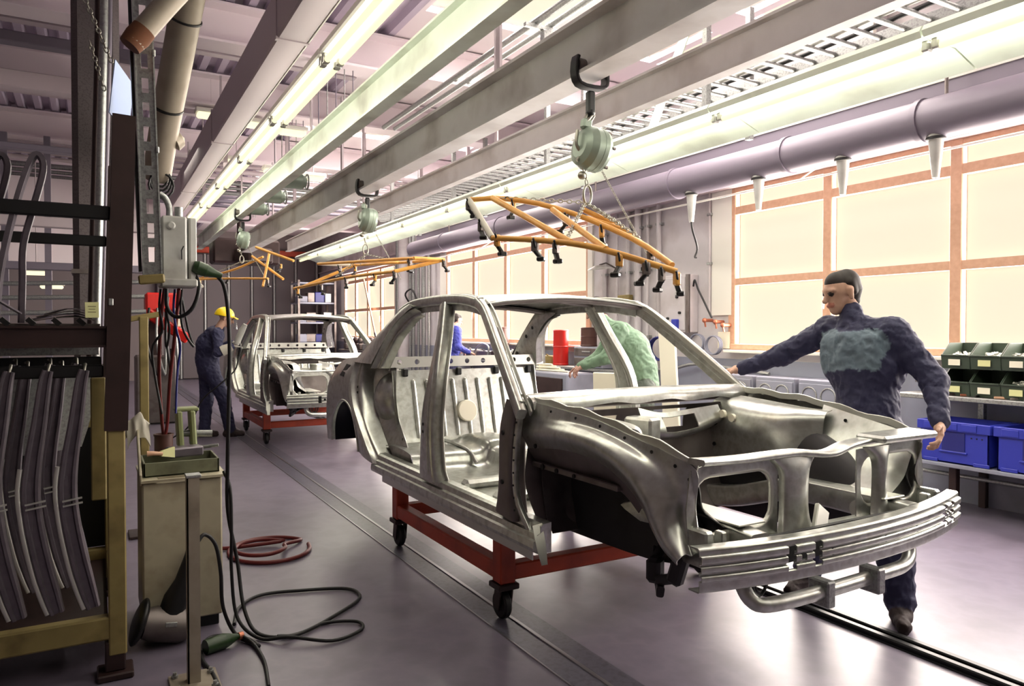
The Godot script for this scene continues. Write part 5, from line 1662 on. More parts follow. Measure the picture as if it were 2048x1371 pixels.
	solo(g, "power_cable", M.rubber, "long black cable from the electrical box that loops over the floor", "cable", V(0.69, 0.0, -3.7))
	g = G.new()
	g.tube(G.curve([V(0.55, 0.8, -3.86), V(0.57, 0.72, -3.8), V(0.575, 0.5, -3.8), V(0.58, 0.3, -3.84), V(0.6, 0.08, -3.8), V(0.68, 0.012, -3.66), V(0.8, 0.03, -3.56), V(0.98, 0.012, -3.46), V(1.14, 0.012, -3.52), V(1.15, 0.012, -3.63), V(1.0, 0.012, -3.69), V(0.85, 0.014, -3.61), V(0.75, 0.03, -3.6)], 80), 0.0085, 8)
	solo(g, "tool_cable", M.rubber, "black cable from the cabinet corner that loops on the floor", "cable", V(0.6, 0.0, -3.8))
	g = G.new()
	g.tube(G.curve([V(0.39, 0.52, -3.6), V(0.43, 0.56, -3.62), V(0.48, 0.5, -3.64), V(0.505, 0.36, -3.66), V(0.52, 0.18, -3.7), V(0.58, 0.03, -3.72), V(0.66, 0.01, -3.58), V(0.62, 0.01, -3.7), V(0.5, 0.01, -3.8), V(0.43, 0.01, -3.72), V(0.41, 0.01, -3.55), V(0.43, 0.01, -3.4), V(0.44, 0.01, -3.2)], 70), 0.009, 8)
	solo(g, "lead_cable", M.rubber, "black lead looping behind the steel angle stand to the floor", "cable", V(0.5, 0.0, -3.65))
	# red hose loop
	g = G.new()
	var hp := []
	for i in 30:
		var a := TAU * i / 15.0
		var r: float = 1.0 if i < 15 else 0.62
		hp.append(V(1.02 + cos(a) * 0.26 * r - (0.0 if i < 15 else 0.06), 0.014 + (0.022 if i >= 15 else 0.0), -5.12 + sin(a) * 0.3 * r))
	hp.append(V(0.72, 0.014, -5.3)); hp.append(V(0.6, 0.014, -5.5))
	g.tube(G.curve(hp, 110), 0.0135, 8)
	solo(g, "air_hose", M.hose_red, "dark red air hose coiled on the floor behind the cabinet", "hose", V(1.0, 0, -5.1))
	# green connector on the floor with its lead
	g = G.new()
	g.lathe([Vector2(0, 0), Vector2(0.034, 0.0), Vector2(0.036, 0.09), Vector2(0.028, 0.12), Vector2(0.016, 0.15), Vector2(0.012, 0.17), Vector2(0, 0.17)], Transform3D(Basis(UP, 0.35) * Basis(V(0, 0, 1), -PI / 2), V(0.43, 0.037, -3.62)), 16)
	var gc := solo(g, "floor_connector", M.green, "green cable connector lying on the floor by the steel angle stand", "connector", V(0.43, 0.0, -3.62))
	g = G.new(); g.cyl(V(0.585, 0.036, -3.675), V(0.605, 0.036, -3.682), 0.018, 12); part(g, "collar", M.copper, gc)
	g = G.new()
	g.tube(G.curve([V(0.6, 0.036, -3.68), V(0.64, 0.016, -3.6), V(0.65, 0.01, -3.4), V(0.62, 0.01, -3.15)], 16), 0.008, 7); part(g, "lead", M.rubber, gc)
	# cabinet
	var cb := thing("tool_cabinet", "cream steel cabinet with open top tray beside the parts rack", "cabinet", V(0.37, 0, -4.15))
	g = G.new(); g.span(V(0.19, 0.06, -3.95), V(0.555, 0.76, -4.4), 0.008); part(g, "body", M.cabinet, cb)
	g = G.new(); g.span(V(0.21, 0.0, -3.98), V(0.54, 0.06, -4.38), 0.004); part(g, "plinth", M.black, cb)
	g = G.new()
	g.plate([Vector2(0.185, 3.93), Vector2(0.575, 3.93), Vector2(0.575, 4.42), Vector2(0.185, 4.42)], [[Vector2(0.26, 3.945), Vector2(0.43, 3.945), Vector2(0.43, 4.0), Vector2(0.26, 4.0)]], 0.012, Transform3D(Basis(V(1, 0, 0), V(0, 0, -1), V(0, 1, 0)), V(0, 0.768, 0)))
	part(g, "top", M.cabinet, cb)
	g = G.new()
	g.bar(V(0.185, 0.775, -3.94), V(0.195, 0.94, -4.42), 0.012, 0.06, UP, 0.003); part(g, "side_lip", M.cabinet, cb)
	g = G.new()
	for q in [[V(0.2, 0.775, -4.02), V(0.55, 0.845, -4.01)], [V(0.2, 0.775, -4.3), V(0.55, 0.845, -4.29)], [V(0.2, 0.775, -4.3), V(0.21, 0.845, -4.01)], [V(0.54, 0.775, -4.3), V(0.55, 0.845, -4.01)]]: g.span(q[0], q[1], 0.002)
	g.span(V(0.2, 0.776, -4.3), V(0.55, 0.782, -4.01))
	solo(g, "open_tray", M.tray, "olive grey open steel tray on the cream cabinet", "tray", V(0.37, 0.775, -4.15))
	g = G.new()
	g.tube([V(0.22, 0.885, -4.06), V(0.25, 0.885, -4.06), V(0.29, 0.878, -4.07)], [0.014, 0.011, 0.009], 10)
	var br := solo(g, "paint_brush", M.wood, "brush with wooden handle across the olive tray", "brush", V(0.25, 0.86, -4.06))
	g = G.new(); g.patch([[V(0.285, 0.89, -4.07), V(0.285, 0.866, -4.07)], [V(0.35, 0.905, -4.1), V(0.35, 0.85, -4.1)]], 4, 4, 0.016); part(g, "bristles", M.label, br)
	g = G.new(); g.box(V(0.4, 0.87, -4.16), V(0.17, 0.05, 0.09), Basis(UP, 0.2), 0.008)
	solo(g, "steel_block", M.part, "dark steel block lying on the olive tray", "block", V(0.4, 0.845, -4.16))
	g = G.new(); g.lathe([Vector2(0.0, 0), Vector2(0.045, 0.0), Vector2(0.045, 0.1), Vector2(0.049, 0.1), Vector2(0.049, 0.11), Vector2(0.04, 0.11), Vector2(0.04, 0.03), Vector2(0, 0.03)], Transform3D(Basis(), V(0.31, 0.845, -4.26)), 18)
	solo(g, "tin_can", M.brown, "dark brown open tin that holds the red hoses", "tin", V(0.31, 0.845, -4.26))
	# vice
	var vc := thing("bench_vice", "grey green bench vice on the cream cabinet", "vice", V(0.44, 0.775, -4.36))
	g = G.new(); g.box(V(0.44, 0.82, -4.36), V(0.11, 0.09, 0.1), Basis(), 0.012); part(g, "base", M.vise, vc)
	for x in [0.395, 0.46]:
		g = G.new(); g.box(V(x, 0.965, -4.36), V(0.03, 0.2, 0.12), Basis(V(0, 0, 1), 0.05), 0.008); part(g, "jaw", M.vise, vc)
	g = G.new(); g.cyl(V(0.38, 0.94, -4.36), V(0.56, 0.93, -4.34), 0.018, 12); part(g, "screw", M.galv, vc)
	g = G.new(); g.cyl(V(0.44, 0.86, -4.3), V(0.58, 0.875, -4.26), 0.009, 10); part(g, "handle", M.galv, vc)
	g = G.new(); g.box(V(0.43, 1.07, -4.36), V(0.12, 0.02, 0.1), Basis(), 0.006); part(g, "top_plate", M.vise, vc)
	# rag on the corner
	g = G.new()
	var rng := RandomNumberGenerator.new(); rng.seed = 9
	var rag := []
	for a in 6:
		var r := []
		for c in 6: r.append(V(0.14 + c * 0.022 + rng.randf_range(-0.008, 0.008), 0.905 + 0.15 * sin(PI * (a + 0.4) / 6.2) + rng.randf_range(-0.022, 0.022) - 0.02 * absf(c - 2.5), -4.39 - a * 0.022 + rng.randf_range(-0.01, 0.01)))
		rag.append(r)
	g.patch(rag, 21, 21, 0.004)
	solo(g, "work_rag", M.cloth_white, "crumpled white rag on the back corner of the cream cabinet", "rag", V(0.19, 0.9, -4.43))
	# angle stand bolted to the floor
	var st := thing("angle_stand", "bare steel angle stand bolted to the floor in front of the cream cabinet", "stand", V(0.35, 0, -3.35))
	g = G.new(); g.span(V(0.328, 0.01, -3.336), V(0.378, 0.88, -3.33)); g.span(V(0.328, 0.01, -3.385), V(0.334, 0.88, -3.33)); part(g, "angle", M.pipe, st)
	g = G.new(); g.span(V(0.325, 0.88, -3.39), V(0.385, 0.892, -3.325), 0.002); part(g, "cap", M.galv, st)
	g = G.new(); g.span(V(0.26, 0.0, -3.45), V(0.45, 0.012, -3.22), 0.002); part(g, "base_plate", M.pipe, st)
	for q in [[0.285, -3.26], [0.425, -3.26], [0.285, -3.42], [0.425, -3.4]]:
		g = G.new(); g.lathe([Vector2(0, 0.024), Vector2(0.008, 0.024), Vector2(0.008, 0.012), Vector2(0.014, 0.012), Vector2(0.014, 0)], Transform3D(Basis(), V(q[0], 0.012, q[1])), 8); part(g, "bolt", M.galv, st)
	# grinder that leans on the cabinet
	var gr := thing("angle_grinder", "heavy angle grinder with black handle leaning against the cabinet foot", "grinder", V(0.3, 0, -3.83))
	var d := V(0.32, 0.9, -0.1).normalized()
	var o := V(0.29, 0.1, -3.84)
	g = G.new(); g.tube([o - V(0.1, -0.02, 0), o - V(0.06, -0.01, 0), o + V(0.06, -0.02, 0), o + V(0.1, -0.025, 0)], [0.07, 0.082, 0.082, 0.06], 18); part(g, "motor_head", M.steel_dark, gr)
	g = G.new(); g.tube([o + d * 0.05, o + d * 0.12, o + d * 0.2, o + d * 0.32, o + d * 0.36], [0.06, 0.058, 0.034, 0.028, 0.032], 14); part(g, "handle", M.black, gr)
	g = G.new(); g.ball(o - V(0.12, -0.03, 0), V(0.03, 0.11, 0.1), Basis(V(0, 0, 1), -0.35), 16, 10); part(g, "guard", M.black, gr)
	g = G.new(); g.box(o + V(0.01, 0.02, 0.082), V(0.05, 0.022, 0.006), Basis(V(0, 0, 1), -0.12), 0.002); part(g, "name_plate", M.galv, gr)
	# olive stand behind with hoses
	var os := thing("hose_stand", "olive square post stand behind the cream cabinet", "stand", V(0.31, 0, -6.0))
	g = G.new(); g.span(V(0.28, 0.02, -6.03), V(0.34, 1.6, -5.97), 0.006); part(g, "post", M.olive, os)
	g = G.new(); g.span(V(0.2, 0.0, -6.12), V(0.42, 0.02, -5.88), 0.004); part(g, "foot", M.rust, os)
	g = G.new(); g.bar(V(0.22, 1.58, -6.0), V(0.42, 1.62, -6.0), 0.04, 0.04, UP, 0.006); part(g, "arm", M.olive, os)
	for k in 2:
		g = G.new()
		g.tube(G.curve([[V(0.28, 1.69, -3.72), V(0.27, 1.55, -3.8), V(0.28, 1.3, -4.1), V(0.3, 1.05, -4.25), V(0.315, 0.9, -4.27)], [V(0.34, 1.69, -3.72), V(0.335, 1.5, -3.85), V(0.33, 1.25, -4.1), V(0.325, 1.0, -4.24), V(0.305, 0.9, -4.25)]][k], 20), 0.0085, 8)
		solo(g, "red_hose", M.hose_red, ["dark red hose from the electrical box to the tin, on the rack side", "dark red hose from the electrical box to the tin, on the vice side"][k], "hose", V(0.3 + k * 0.03, 0.9, -4.26))
	for k in 4:
		g = G.new()
		var x := 0.265 + k * 0.03
		g.tube(G.curve([V(x, 1.69, -3.74), V(x - 0.005, 1.6, -3.76), V(x + 0.01, 1.5, -3.8), V(x + 0.03 * (k - 1), 1.42, -3.84), V(x + 0.02 * (k - 1), 1.5 if k % 2 else 1.3, -3.88), V(x + 0.01, 1.66 if k % 2 else 1.1, -3.86)], 20), 0.006, 6)
		solo(g, "box_lead", M.rubber if k != 2 else M.navy_plastic, "thin dark lead hanging in a loop under the electrical box", "cable", V(x, 1.4, -3.8), "leads under the electrical box")
	# blue sheet on a chain
	g = G.new()
	g.plate([Vector2(-0.1, 0.12), Vector2(0.1, 0.12), Vector2(0.1, -0.14), Vector2(-0.1, -0.14)], [], 0.004, Transform3D(Basis(UP, 1.15) * Basis(V(0, 0, 1), -0.25), V(0.115, 2.56, -3.78)))
	var bs := solo(g, "blue_sign", M.sky_blue, "plain pale blue sheet hanging from a chain beside the slotted upright", "sign", V(0.115, 2.43, -3.78))
	g = G.new(); g.links(V(0.075, 2.68, -3.7), V(-0.05, 2.99, -3.68), 0.026, 0.003, 0.016); g.links(V(-0.05, 2.99, -3.68), V(-0.06, 3.32, -3.64), 0.026, 0.003, 0.016); part(g, "chain", M.chain, bs)
	g = G.new(); g.links(V(0.045, 2.55, -3.69), V(-0.01, 2.75, -3.68), 0.026, 0.003, 0.016); part(g, "loose_chain", M.chain, bs)
	# red spot welding station far behind
	var rw := thing("spot_welder", "red spot welding machine with hanging cables beyond the welder", "machine", V(1.0, 0, -13.2))
	g = G.new(); g.box(V(0.95, 1.95, -13.2), V(0.5, 0.3, 0.5), Basis(), 0.03); part(g, "transformer", M.bright_red, rw)
	g = G.new(); g.bar(V(0.7, 1.8, -13.0), V(1.3, 1.35, -12.8), 0.1, 0.16, UP, 0.02); part(g, "arm", M.bright_red, rw)
	g = G.new(); g.box(V(0.85, 0.55, -13.2), V(0.6, 1.1, 0.5), Basis(), 0.03); part(g, "base", M.steel_dark, rw)
	g = G.new(); g.box(V(0.85, 1.35, -13.2), V(0.22, 1.0, 0.2), Basis(), 0.02); part(g, "column", M.rust, rw)
	for k in 4:
		g = G.new(); g.tube(G.curve([V(0.75 + k * 0.12, 1.85, -12.93), V(0.7 + k * 0.14, 1.3, -12.7), V(0.85 + k * 0.1, 0.8, -12.75), V(0.9 + k * 0.08, 1.2, -12.9)], 16), 0.02, 6); part(g, "cable", M.galv if k % 2 else M.black, rw)
	g = G.new(); g.box(V(1.15, 1.65, -12.9), V(0.14, 0.2, 0.14), Basis(), 0.02); part(g, "lamp_box", M.paper, rw)


func bench(called: String, label: String, z0: float, z1: float, top: Material) -> Node3D:
	var t := thing(called, label, "workbench", V(6.35, 0, (z0 + z1) / 2))
	var g := G.new(); g.span(V(6.14, 0.915, z0), V(6.575, 0.955, z1), 0.006); part(g, "bench_top", top, t)
	g = G.new(); g.span(V(5.97, 0.395, z0 + 0.05), V(6.55, 0.425, z1 - 0.05), 0.004); part(g, "lower_shelf", M.dado, t)
	var n := maxi(2, int((z1 - z0) / 1.7) + 1)
	for i in n:
		var z := lerpf(z0 + 0.55, z1 - 0.2, i / float(n - 1))
		g = G.new(); g.span(V(6.06, 0.0, z - 0.03), V(6.12, 0.395, z + 0.03), 0.004); part(g, "front_leg", M.rust, t)
		g = G.new(); g.span(V(6.47, 0.425, z - 0.025), V(6.52, 0.915, z + 0.025), 0.004); part(g, "upper_leg", M.galv, t)
		g = G.new(); g.span(V(6.5, 0.0, z - 0.03), V(6.55, 0.395, z + 0.03), 0.004); part(g, "rear_leg", M.rust, t)
	return t


func crate(at: Vector3, label: String) -> void:
	# blue stacking crate, open on top; at is the middle of its base
	var t := thing("blue_crate", label, "crate", at, "blue crates on the bench shelf")
	var w := 0.27
	var d := 0.19
	var h := 0.335
	var g := G.new()
	for q in [[V(-d, 0.0, -w), V(-d + 0.012, h, w)], [V(d - 0.012, 0.0, -w), V(d, h, w)], [V(-d, 0.0, -w), V(d, h, -w + 0.012)], [V(-d, 0.0, w - 0.012), V(d, h, w)], [V(-d, 0.0, -w), V(d, 0.012, w)]]: g.span(at + q[0], at + q[1], 0.002)
	part(g, "shell", M.blue, t)
	g = G.new()
	for q in [[V(-d - 0.02, h - 0.075, -w - 0.02), V(-d, h, w + 0.02)], [V(d, h - 0.075, -w - 0.02), V(d + 0.02, h, w + 0.02)], [V(-d, h - 0.075, -w - 0.02), V(d, h, -w)], [V(-d, h - 0.075, w), V(d, h, w + 0.02)]]: g.span(at + q[0], at + q[1], 0.004)
	part(g, "rim", M.blue, t)
	for s in [-1.0, 1.0]:
		g = G.new()
		g.span(at + V(s * d, 0.1, -0.09), at + V(s * (d + 0.006), 0.25, 0.09)); part(g, "label_field", M.navy_plastic, t)
		g = G.new(); g.span(at + V(s * d, 0.085, -0.11), at + V(s * (d + 0.014), 0.1, 0.11), 0.003); part(g, "ledge", M.blue, t)
		for z in [-0.17, -0.02, 0.13]:
			g = G.new(); g.span(at + V(s * (d + 0.02), h - 0.065, z - 0.06), at + V(s * (d + 0.026), h - 0.012, z + 0.06), 0.002); part(g, "rim_panel", M.blue, t)
		for z in [-0.24, 0.16]:
			g = G.new(); g.span(at + V(s * d, 0.0, z), at + V(s * (d + 0.012), 0.028, z + 0.12), 0.003); part(g, "foot_rail", M.blue, t)
		for z in [0.14, 0.18, 0.22]:
			g = G.new(); g.cyl(at + V(s * d, 0.22, z), at + V(s * (d + 0.004), 0.22, z), 0.006, 8); part(g, "vent_hole", M.plug, t)


func bin(at: Vector3, k: int, full: bool, label: String) -> void:
	# open-fronted picking bin; at is the middle of its base
	var t := thing("storage_bin", label, "storage bin", at, "green storage bins on the bench")
	var w := 0.112
	var g := G.new()
	g.span(at + V(-0.16, 0, -w), at + V(0.14, 0.008, w))
	g.span(at + V(0.132, 0, -w), at + V(0.14, 0.215, w))
	g.patch([[at + V(-0.17, 0.004, -w), at + V(-0.17, 0.004, w)], [at + V(-0.185, 0.11, -w), at + V(-0.185, 0.11, w)]], 3, 3, 0.008)
	for s in [-1.0, 1.0]:
		g.sweep([at + V(0, 0, s * w - 0.004), at + V(0, 0, s * w + 0.004)], [Vector2(0.165 * 1, 0.0), Vector2(-0.14, 0.0), Vector2(-0.14, 0.215), Vector2(0.06, 0.215), Vector2(0.185, 0.11)] if true else [], UP)
	part(g, "body", M.bin, t)
	g = G.new(); g.bar(at + V(-0.19, 0.112, -w), at + V(-0.19, 0.112, w), 0.014, 0.014, UP, 0.003); part(g, "front_lip", M.bin, t)
	g = G.new(); g.span(at + V(-0.193, 0.03, -0.05), at + V(-0.186, 0.08, 0.045)); part(g, "label_card", M.label if k % 2 == 0 else M.paper, t)
	if full:
		g = G.new()
		var rng := RandomNumberGenerator.new(); rng.seed = 70 + k
		for i in 26: g.cyl(at + V(rng.randf_range(-0.14, 0.1), rng.randf_range(0.09, 0.13), rng.randf_range(-0.09, 0.08)), at + V(rng.randf_range(-0.14, 0.1), rng.randf_range(0.1, 0.14), rng.randf_range(-0.09, 0.08)), 0.008, 6)
		for i in 3: g.box(at + V(-0.02, 0.03 + 0.025 * i, 0), V(0.26, 0.02, 0.2))
		var s := part(g, "small_parts", M.zinc, t); s.set_meta("kind", "stuff")


func right_side() -> void:
	bench("workbench", "grey workbench under the first window with blue crates on its shelf", -3.95, -0.4, M.galv)
	crate(V(6.19, 0.427, -3.36), "blue plastic crate on the bench shelf below the small grey clamp")
	crate(V(6.19, 0.427, -2.76), "blue plastic crate on the bench shelf below the filled lower green bin")
	var names := ["dark green bin empty in the lower row next to the small clamp", "dark green bin empty in the middle of the lower row", "dark green bin with parts at the end of the lower row", "dark green bin full of bright parts in the top row over the clamp", "dark green bin full of parts in the middle of the top row", "dark green bin full of parts at the end of the top row"]
	for r in 2:
		for i in 3:
			bin(V(6.4, 0.957 + r * 0.222, -3.475 + i * 0.236), r * 3 + i, r == 1 or i == 2, names[r * 3 + i])
	var g := G.new()
	g.box(V(6.35, 0.985, -3.75), V(0.1, 0.06, 0.12), Basis(), 0.008); g.box(V(6.38, 1.05, -3.78), V(0.1, 0.12, 0.05), Basis(), 0.01); g.bar(V(6.3, 1.06, -3.7), V(6.3, 1.06, -3.86), 0.03, 0.03, UP, 0.004); g.box(V(6.33, 1.05, -3.72), V(0.08, 0.1, 0.03), Basis(), 0.006)
	solo(g, "clamp_block", M.part, "small grey clamp on the bench beside the green bins", "clamp", V(6.35, 0.955, -3.76))
	for k in 5:
		g = G.new()
		var z := -3.55 + k * 0.13
		g.bar(V(6.18 + 0.02 * (k % 2), 0.966, z), V(6.26, 0.966, z + 0.1 - 0.05 * (k % 3)), 0.014, 0.018, UP, 0.003)
		solo(g, "hand_tool", [M.rust, M.copper, M.black, M.wood, M.steel_dark][k], ["small rust brown tool in front of the green bins", "small copper coloured tool in front of the green bins", "small black tool in front of the green bins", "small tool with wooden handle in front of the green bins", "small grey tool in front of the green bins"][k], "tool", V(6.2, 0.957, z))
	# pipe along the wall near the floor
	g = G.new(); g.tube([V(6.4, 0.26, -6.3), V(6.4, 0.26, 3.0)], 0.018, 8)
	var hp := solo(g, "heating_pipe", M.galv, "thin pipe along the wall under the bench with blue crates", "pipe", V(6.4, 0.24, -3))
	for z in [-5.4, -3.0, -0.6]:
		g = G.new(); g.box(V(6.4, 0.26, z), V(0.05, 0.06, 0.04), Basis(), 0.008); g.span(V(6.4, 0.25, z - 0.01), V(6.575, 0.27, z + 0.01)); part(g, "clamp", M.galv, hp)
	# second bench by the middle window with its clutter
	bench("workbench", "long grey workbench between the wall panel and the middle window", -13.6, -7.9, M.galv)
	var rng := RandomNumberGenerator.new(); rng.seed = 5
	g = G.new(); g.box(V(6.28, 1.11, -8.6), V(0.28, 0.3, 0.7), Basis(), 0.01)
	var db := solo(g, "drawer_box", M.dado, "grey drawer box on the middle bench behind the green shirted worker", "drawer box", V(6.28, 0.957, -8.6))
	for i in 2:
		g = G.new(); g.span(V(6.125, 0.99 + i * 0.14, -8.92), V(6.14, 1.1 + i * 0.14, -8.28), 0.004); var f := part(g, "drawer", M.steel_dark, db)
		g = G.new(); g.bar(V(6.115, 1.05 + i * 0.14, -8.7), V(6.115, 1.05 + i * 0.14, -8.5), 0.02, 0.02, UP, 0.004); part(g, "handle", M.galv, f)
	for k in 3:
		var o: Vector3 = [V(6.34, 1.262, -8.85), V(6.34, 0.957, -9.6), V(6.34, 0.957, -11.5)][k]
		var hh: float = [0.28, 0.55, 0.6][k]
		g = G.new(); g.lathe([Vector2(0, 0), Vector2(0.12, 0), Vector2(0.125, 0.01), Vector2(0.12, 0.03), Vector2(0.12, hh * 0.5), Vector2(0.126, hh * 0.52), Vector2(0.12, hh * 0.55), Vector2(0.12, hh - 0.02), Vector2(0.126, hh - 0.01), Vector2(0.115, hh), Vector2(0, hh - 0.01)], Transform3D(Basis(), o), 18)
		solo(g, "oil_drum", M.brown if k != 1 else M.bright_red, ["dark brown drum on the drawer box by the middle window", "red drum on the bench by the middle window", "tall dark red brown drum near the far end of the middle bench"][k], "drum", o)
	for k in 7:
		g = G.new()
		var z := -13.2 + k * 0.55
		var s := V(0.16 + rng.randf() * 0.12, 0.08 + rng.randf() * 0.14, 0.16 + rng.randf() * 0.2)
		g.box(V(6.33, 0.957 + s.y / 2, z), s, Basis(UP, rng.randf() * 0.4), 0.012)
		g.bar(V(6.3, 0.957 + s.y, z), V(6.2, 0.98 + s.y, z + 0.1), 0.02, 0.02, UP, 0.003)
		solo(g, "tool_case", [M.dado, M.steel_dark, M.part, M.rust, M.box_grey, M.black, M.olive][k], ["blue grey case on the middle bench", "dark steel case on the middle bench", "mottled steel case on the middle bench", "rust brown case on the middle bench", "light grey case on the middle bench", "black case on the middle bench", "olive case on the middle bench"][k], "case", V(6.33, 0.957, z))
	# bent pipe on the bench
	g = G.new(); g.tube(G.curve([V(6.165, 0.97, -12.3), V(6.165, 1.15, -12.2), V(6.165, 1.25, -11.95), V(6.165, 1.2, -11.7), V(6.165, 1.05, -11.72)], 16), 0.018, 8)
	solo(g, "bent_pipe", M.galv, "bent pipe standing up on the middle bench", "pipe", V(6.2, 0.957, -12.2))
	# dark machine cabinet in front of the middle bench
	var mc := thing("machine_cabinet", "dark machine cabinet with white rods standing before the middle bench", "cabinet", V(5.7, 0, -8.6))
	g = G.new(); g.span(V(5.45, 0.06, -9.1), V(5.9, 0.92, -8.1), 0.02); part(g, "body", M.dado, mc)
	g = G.new(); g.span(V(5.42, 0.0, -9.05), V(5.88, 0.06, -8.15)); part(g, "plinth", M.black, mc)
	g = G.new(); g.span(V(5.43, 0.2, -9.0), V(5.45, 0.85, -8.2), 0.006); part(g, "door", M.rust, mc)
	for k in 5:
		g = G.new(); g.cyl(V(5.55 + 0.06 * (k % 2), 0.935 + 0.02 * k, -9.05), V(5.6, 0.935 + 0.02 * k, -8.3 - 0.1 * k), 0.014, 8); part(g, "rod", M.paper, mc)
	# pale boards standing by the car
	for k in 2:
		var o: Vector3 = [V(4.05, 0, -5.25), V(5.5, 0, -6.15)][k]
		g = G.new(); g.box(o + V(0, 0.62 + k * 0.2, 0), V(0.03, 1.0 + k * 0.36, 0.4), Basis(UP, 0.5 - k * 0.8) * Basis(V(0, 0, 1), 0.06), 0.006)
		g.span(o + V(-0.15, 0, -0.12), o + V(0.15, 0.15, 0.12), 0.01)
		solo(g, "cardboard_panel", M.paper, ["pale board standing in front of the green shirted worker", "taller pale board standing before the wall with the electric panel"][k], "board", o)
	# wall between the windows: panel, conduits, hoses
	var ep := thing("wall_panel", "pale electric wall panel between the first and middle windows", "electric panel", V(6.52, 1.47, -7.1))
	g = G.new(); g.span(V(6.44, 1.47, -7.4), V(6.6, 2.2, -6.86), 0.01); part(g, "case", M.wall, ep)
	g = G.new(); g.span(V(6.425, 1.5, -7.36), V(6.445, 2.17, -6.92), 0.006); part(g, "door", M.wall, ep)
	g = G.new(); g.span(V(6.42, 1.47, -6.9), V(6.46, 2.2, -6.86)); part(g, "hinge_edge", M.steel_dark, ep)
	for q in [[1.72, -7.0], [1.65, -7.22], [1.92, -7.05]]:
		g = G.new(); g.cyl(V(6.43, q[0], q[1]), V(6.4, q[0], q[1]), 0.018, 10); part(g, "switch", M.black, ep)
	g = G.new(); g.span(V(6.36, 1.52, -7.1), V(6.43, 1.64, -7.02), 0.008); part(g, "blue_plug", M.blue, ep)
	for q in [[-8.75, 0.035], [-8.45, 0.02], [-8.2, 0.03], [-7.98, 0.05], [-7.78, 0.022], [-7.55, 0.035], [-6.62, 0.016]]:
		g = G.new(); g.tube([V(6.55, 1.0 if q[0] < -7 else 1.7, q[0]), V(6.55, 3.17, q[0])], q[1], 10)
		var cd := solo(g, "wall_conduit", M.wall, "pale conduit rising up the wall beside the electric panel", "conduit", V(6.55, 1.0, q[0]), "conduits beside the electric panel")
		for y in [1.4, 2.3, 2.9]:
			if y < 1.6 and q[0] > -7: continue
			g = G.new(); g.span(V(6.53, y, q[0] - q[1] - 0.02), V(6.6, y + 0.03, q[0] + q[1] + 0.02), 0.004); part(g, "clip", M.galv, cd)
	g = G.new(); g.span(V(6.56, 1.28, -6.49), V(6.58, 1.48, -6.3), 0.004)
	var wp := solo(g, "valve_plate", M.paper, "white plate with brass valves below the first window's end", "valve plate", V(6.57, 1.28, -6.4))
	for q in [[1.62, -6.6], [1.6, -6.42], [1.56, -6.3]]:
		g = G.new(); g.cyl(V(6.58, q[0], q[1]), V(6.46, q[0], q[1]), 0.022, 10); g.ball(V(6.45, q[0], q[1]), V(0.03, 0.03, 0.03), Basis(), 10, 8); g.bar(V(6.45, q[0], q[1]), V(6.45, q[0] - 0.08, q[1] + 0.02), 0.015, 0.015); part(g, "valve", M.copper, wp)
	g = G.new(); g.tube(G.curve([V(6.5, 2.05, -6.845), V(6.46, 2.12, -6.78), V(6.42, 2.0, -6.68), V(6.4, 1.85, -6.56), V(6.42, 1.65, -6.45)], 20), 0.012, 7)
	solo(g, "panel_cable", M.rubber, "dark cable from the electric panel to the brass valves", "cable", V(6.42, 1.65, -6.45))
	g = G.new()
	var coil := []
	for i in 40: coil.append(V(6.45 - 0.002 * i, 1.26 + cos(i * 0.5) * 0.15, -7.35 + sin(i * 0.5) * 0.2))
	g.tube(G.curve(coil, 110), 0.013, 6)
	solo(g, "blue_hose", M.navy_plastic, "blue air hose coiled on the wall under the electric panel", "hose", V(6.45, 1.1, -7.35))
	for k in 2:
		var o := V(6.46, 1.34 - 0.02 * k, -6.75 + k * 0.28)
		g = G.new()
		coil = []
		for i in 30: coil.append(o + V(0.04 - 0.002 * i, cos(i * 0.6) * 0.11, sin(i * 0.6) * 0.12))
		g.tube(G.curve(coil, 90), 0.009, 6)
		solo(g, "hose_coil", M.dado, ["grey blue hose coil nearer the electric panel", "grey blue hose coil nearer the white valve plate"][k], "hose", o)
	g = G.new(); g.tube(G.curve([V(6.5, 1.0, -7.8), V(6.48, 0.98, -7.3), V(6.46, 1.08, -6.8), V(6.44, 1.06, -6.2), V(6.44, 1.02, -5.6)], 16), 0.02, 8)
	solo(g, "wall_hose", M.galv, "pale hose running low along the wall toward the first window", "hose", V(6.48, 1.0, -7.2))
	# dish lamp on the wall, box with a lamp
	g = G.new(); g.lathe([Vector2(0, 0.06), Vector2(0.06, 0.055), Vector2(0.16, 0.01), Vector2(0.17, 0.0), Vector2(0.15, 0.0), Vector2(0.05, 0.04), Vector2(0, 0.045)], Transform3D(Basis(V(0, 0, 1), 0.1), V(6.2, 2.36, -8.4)), 20)
	var dl := solo(g, "dish_lamp", M.box_grey, "grey dish shade on an arm beside the middle window", "lamp", V(6.2, 2.36, -8.4))
	g = G.new(); g.tube([V(6.2, 2.42, -8.4), V(6.35, 2.46, -8.45), V(6.56, 2.4, -8.5)], 0.012, 7); part(g, "arm", M.steel_dark, dl)
	g = G.new(); g.span(V(6.5, 1.78, -8.38), V(6.58, 2.0, -8.12), 0.008)
	var jb := solo(g, "junction_box", M.olive, "small olive junction box with a pale cover beside the conduits", "junction box", V(6.54, 1.78, -8.25))
	g = G.new(); g.span(V(6.49, 1.82, -8.34), V(6.505, 1.94, -8.2), 0.004); part(g, "cover", M.paper, jb)
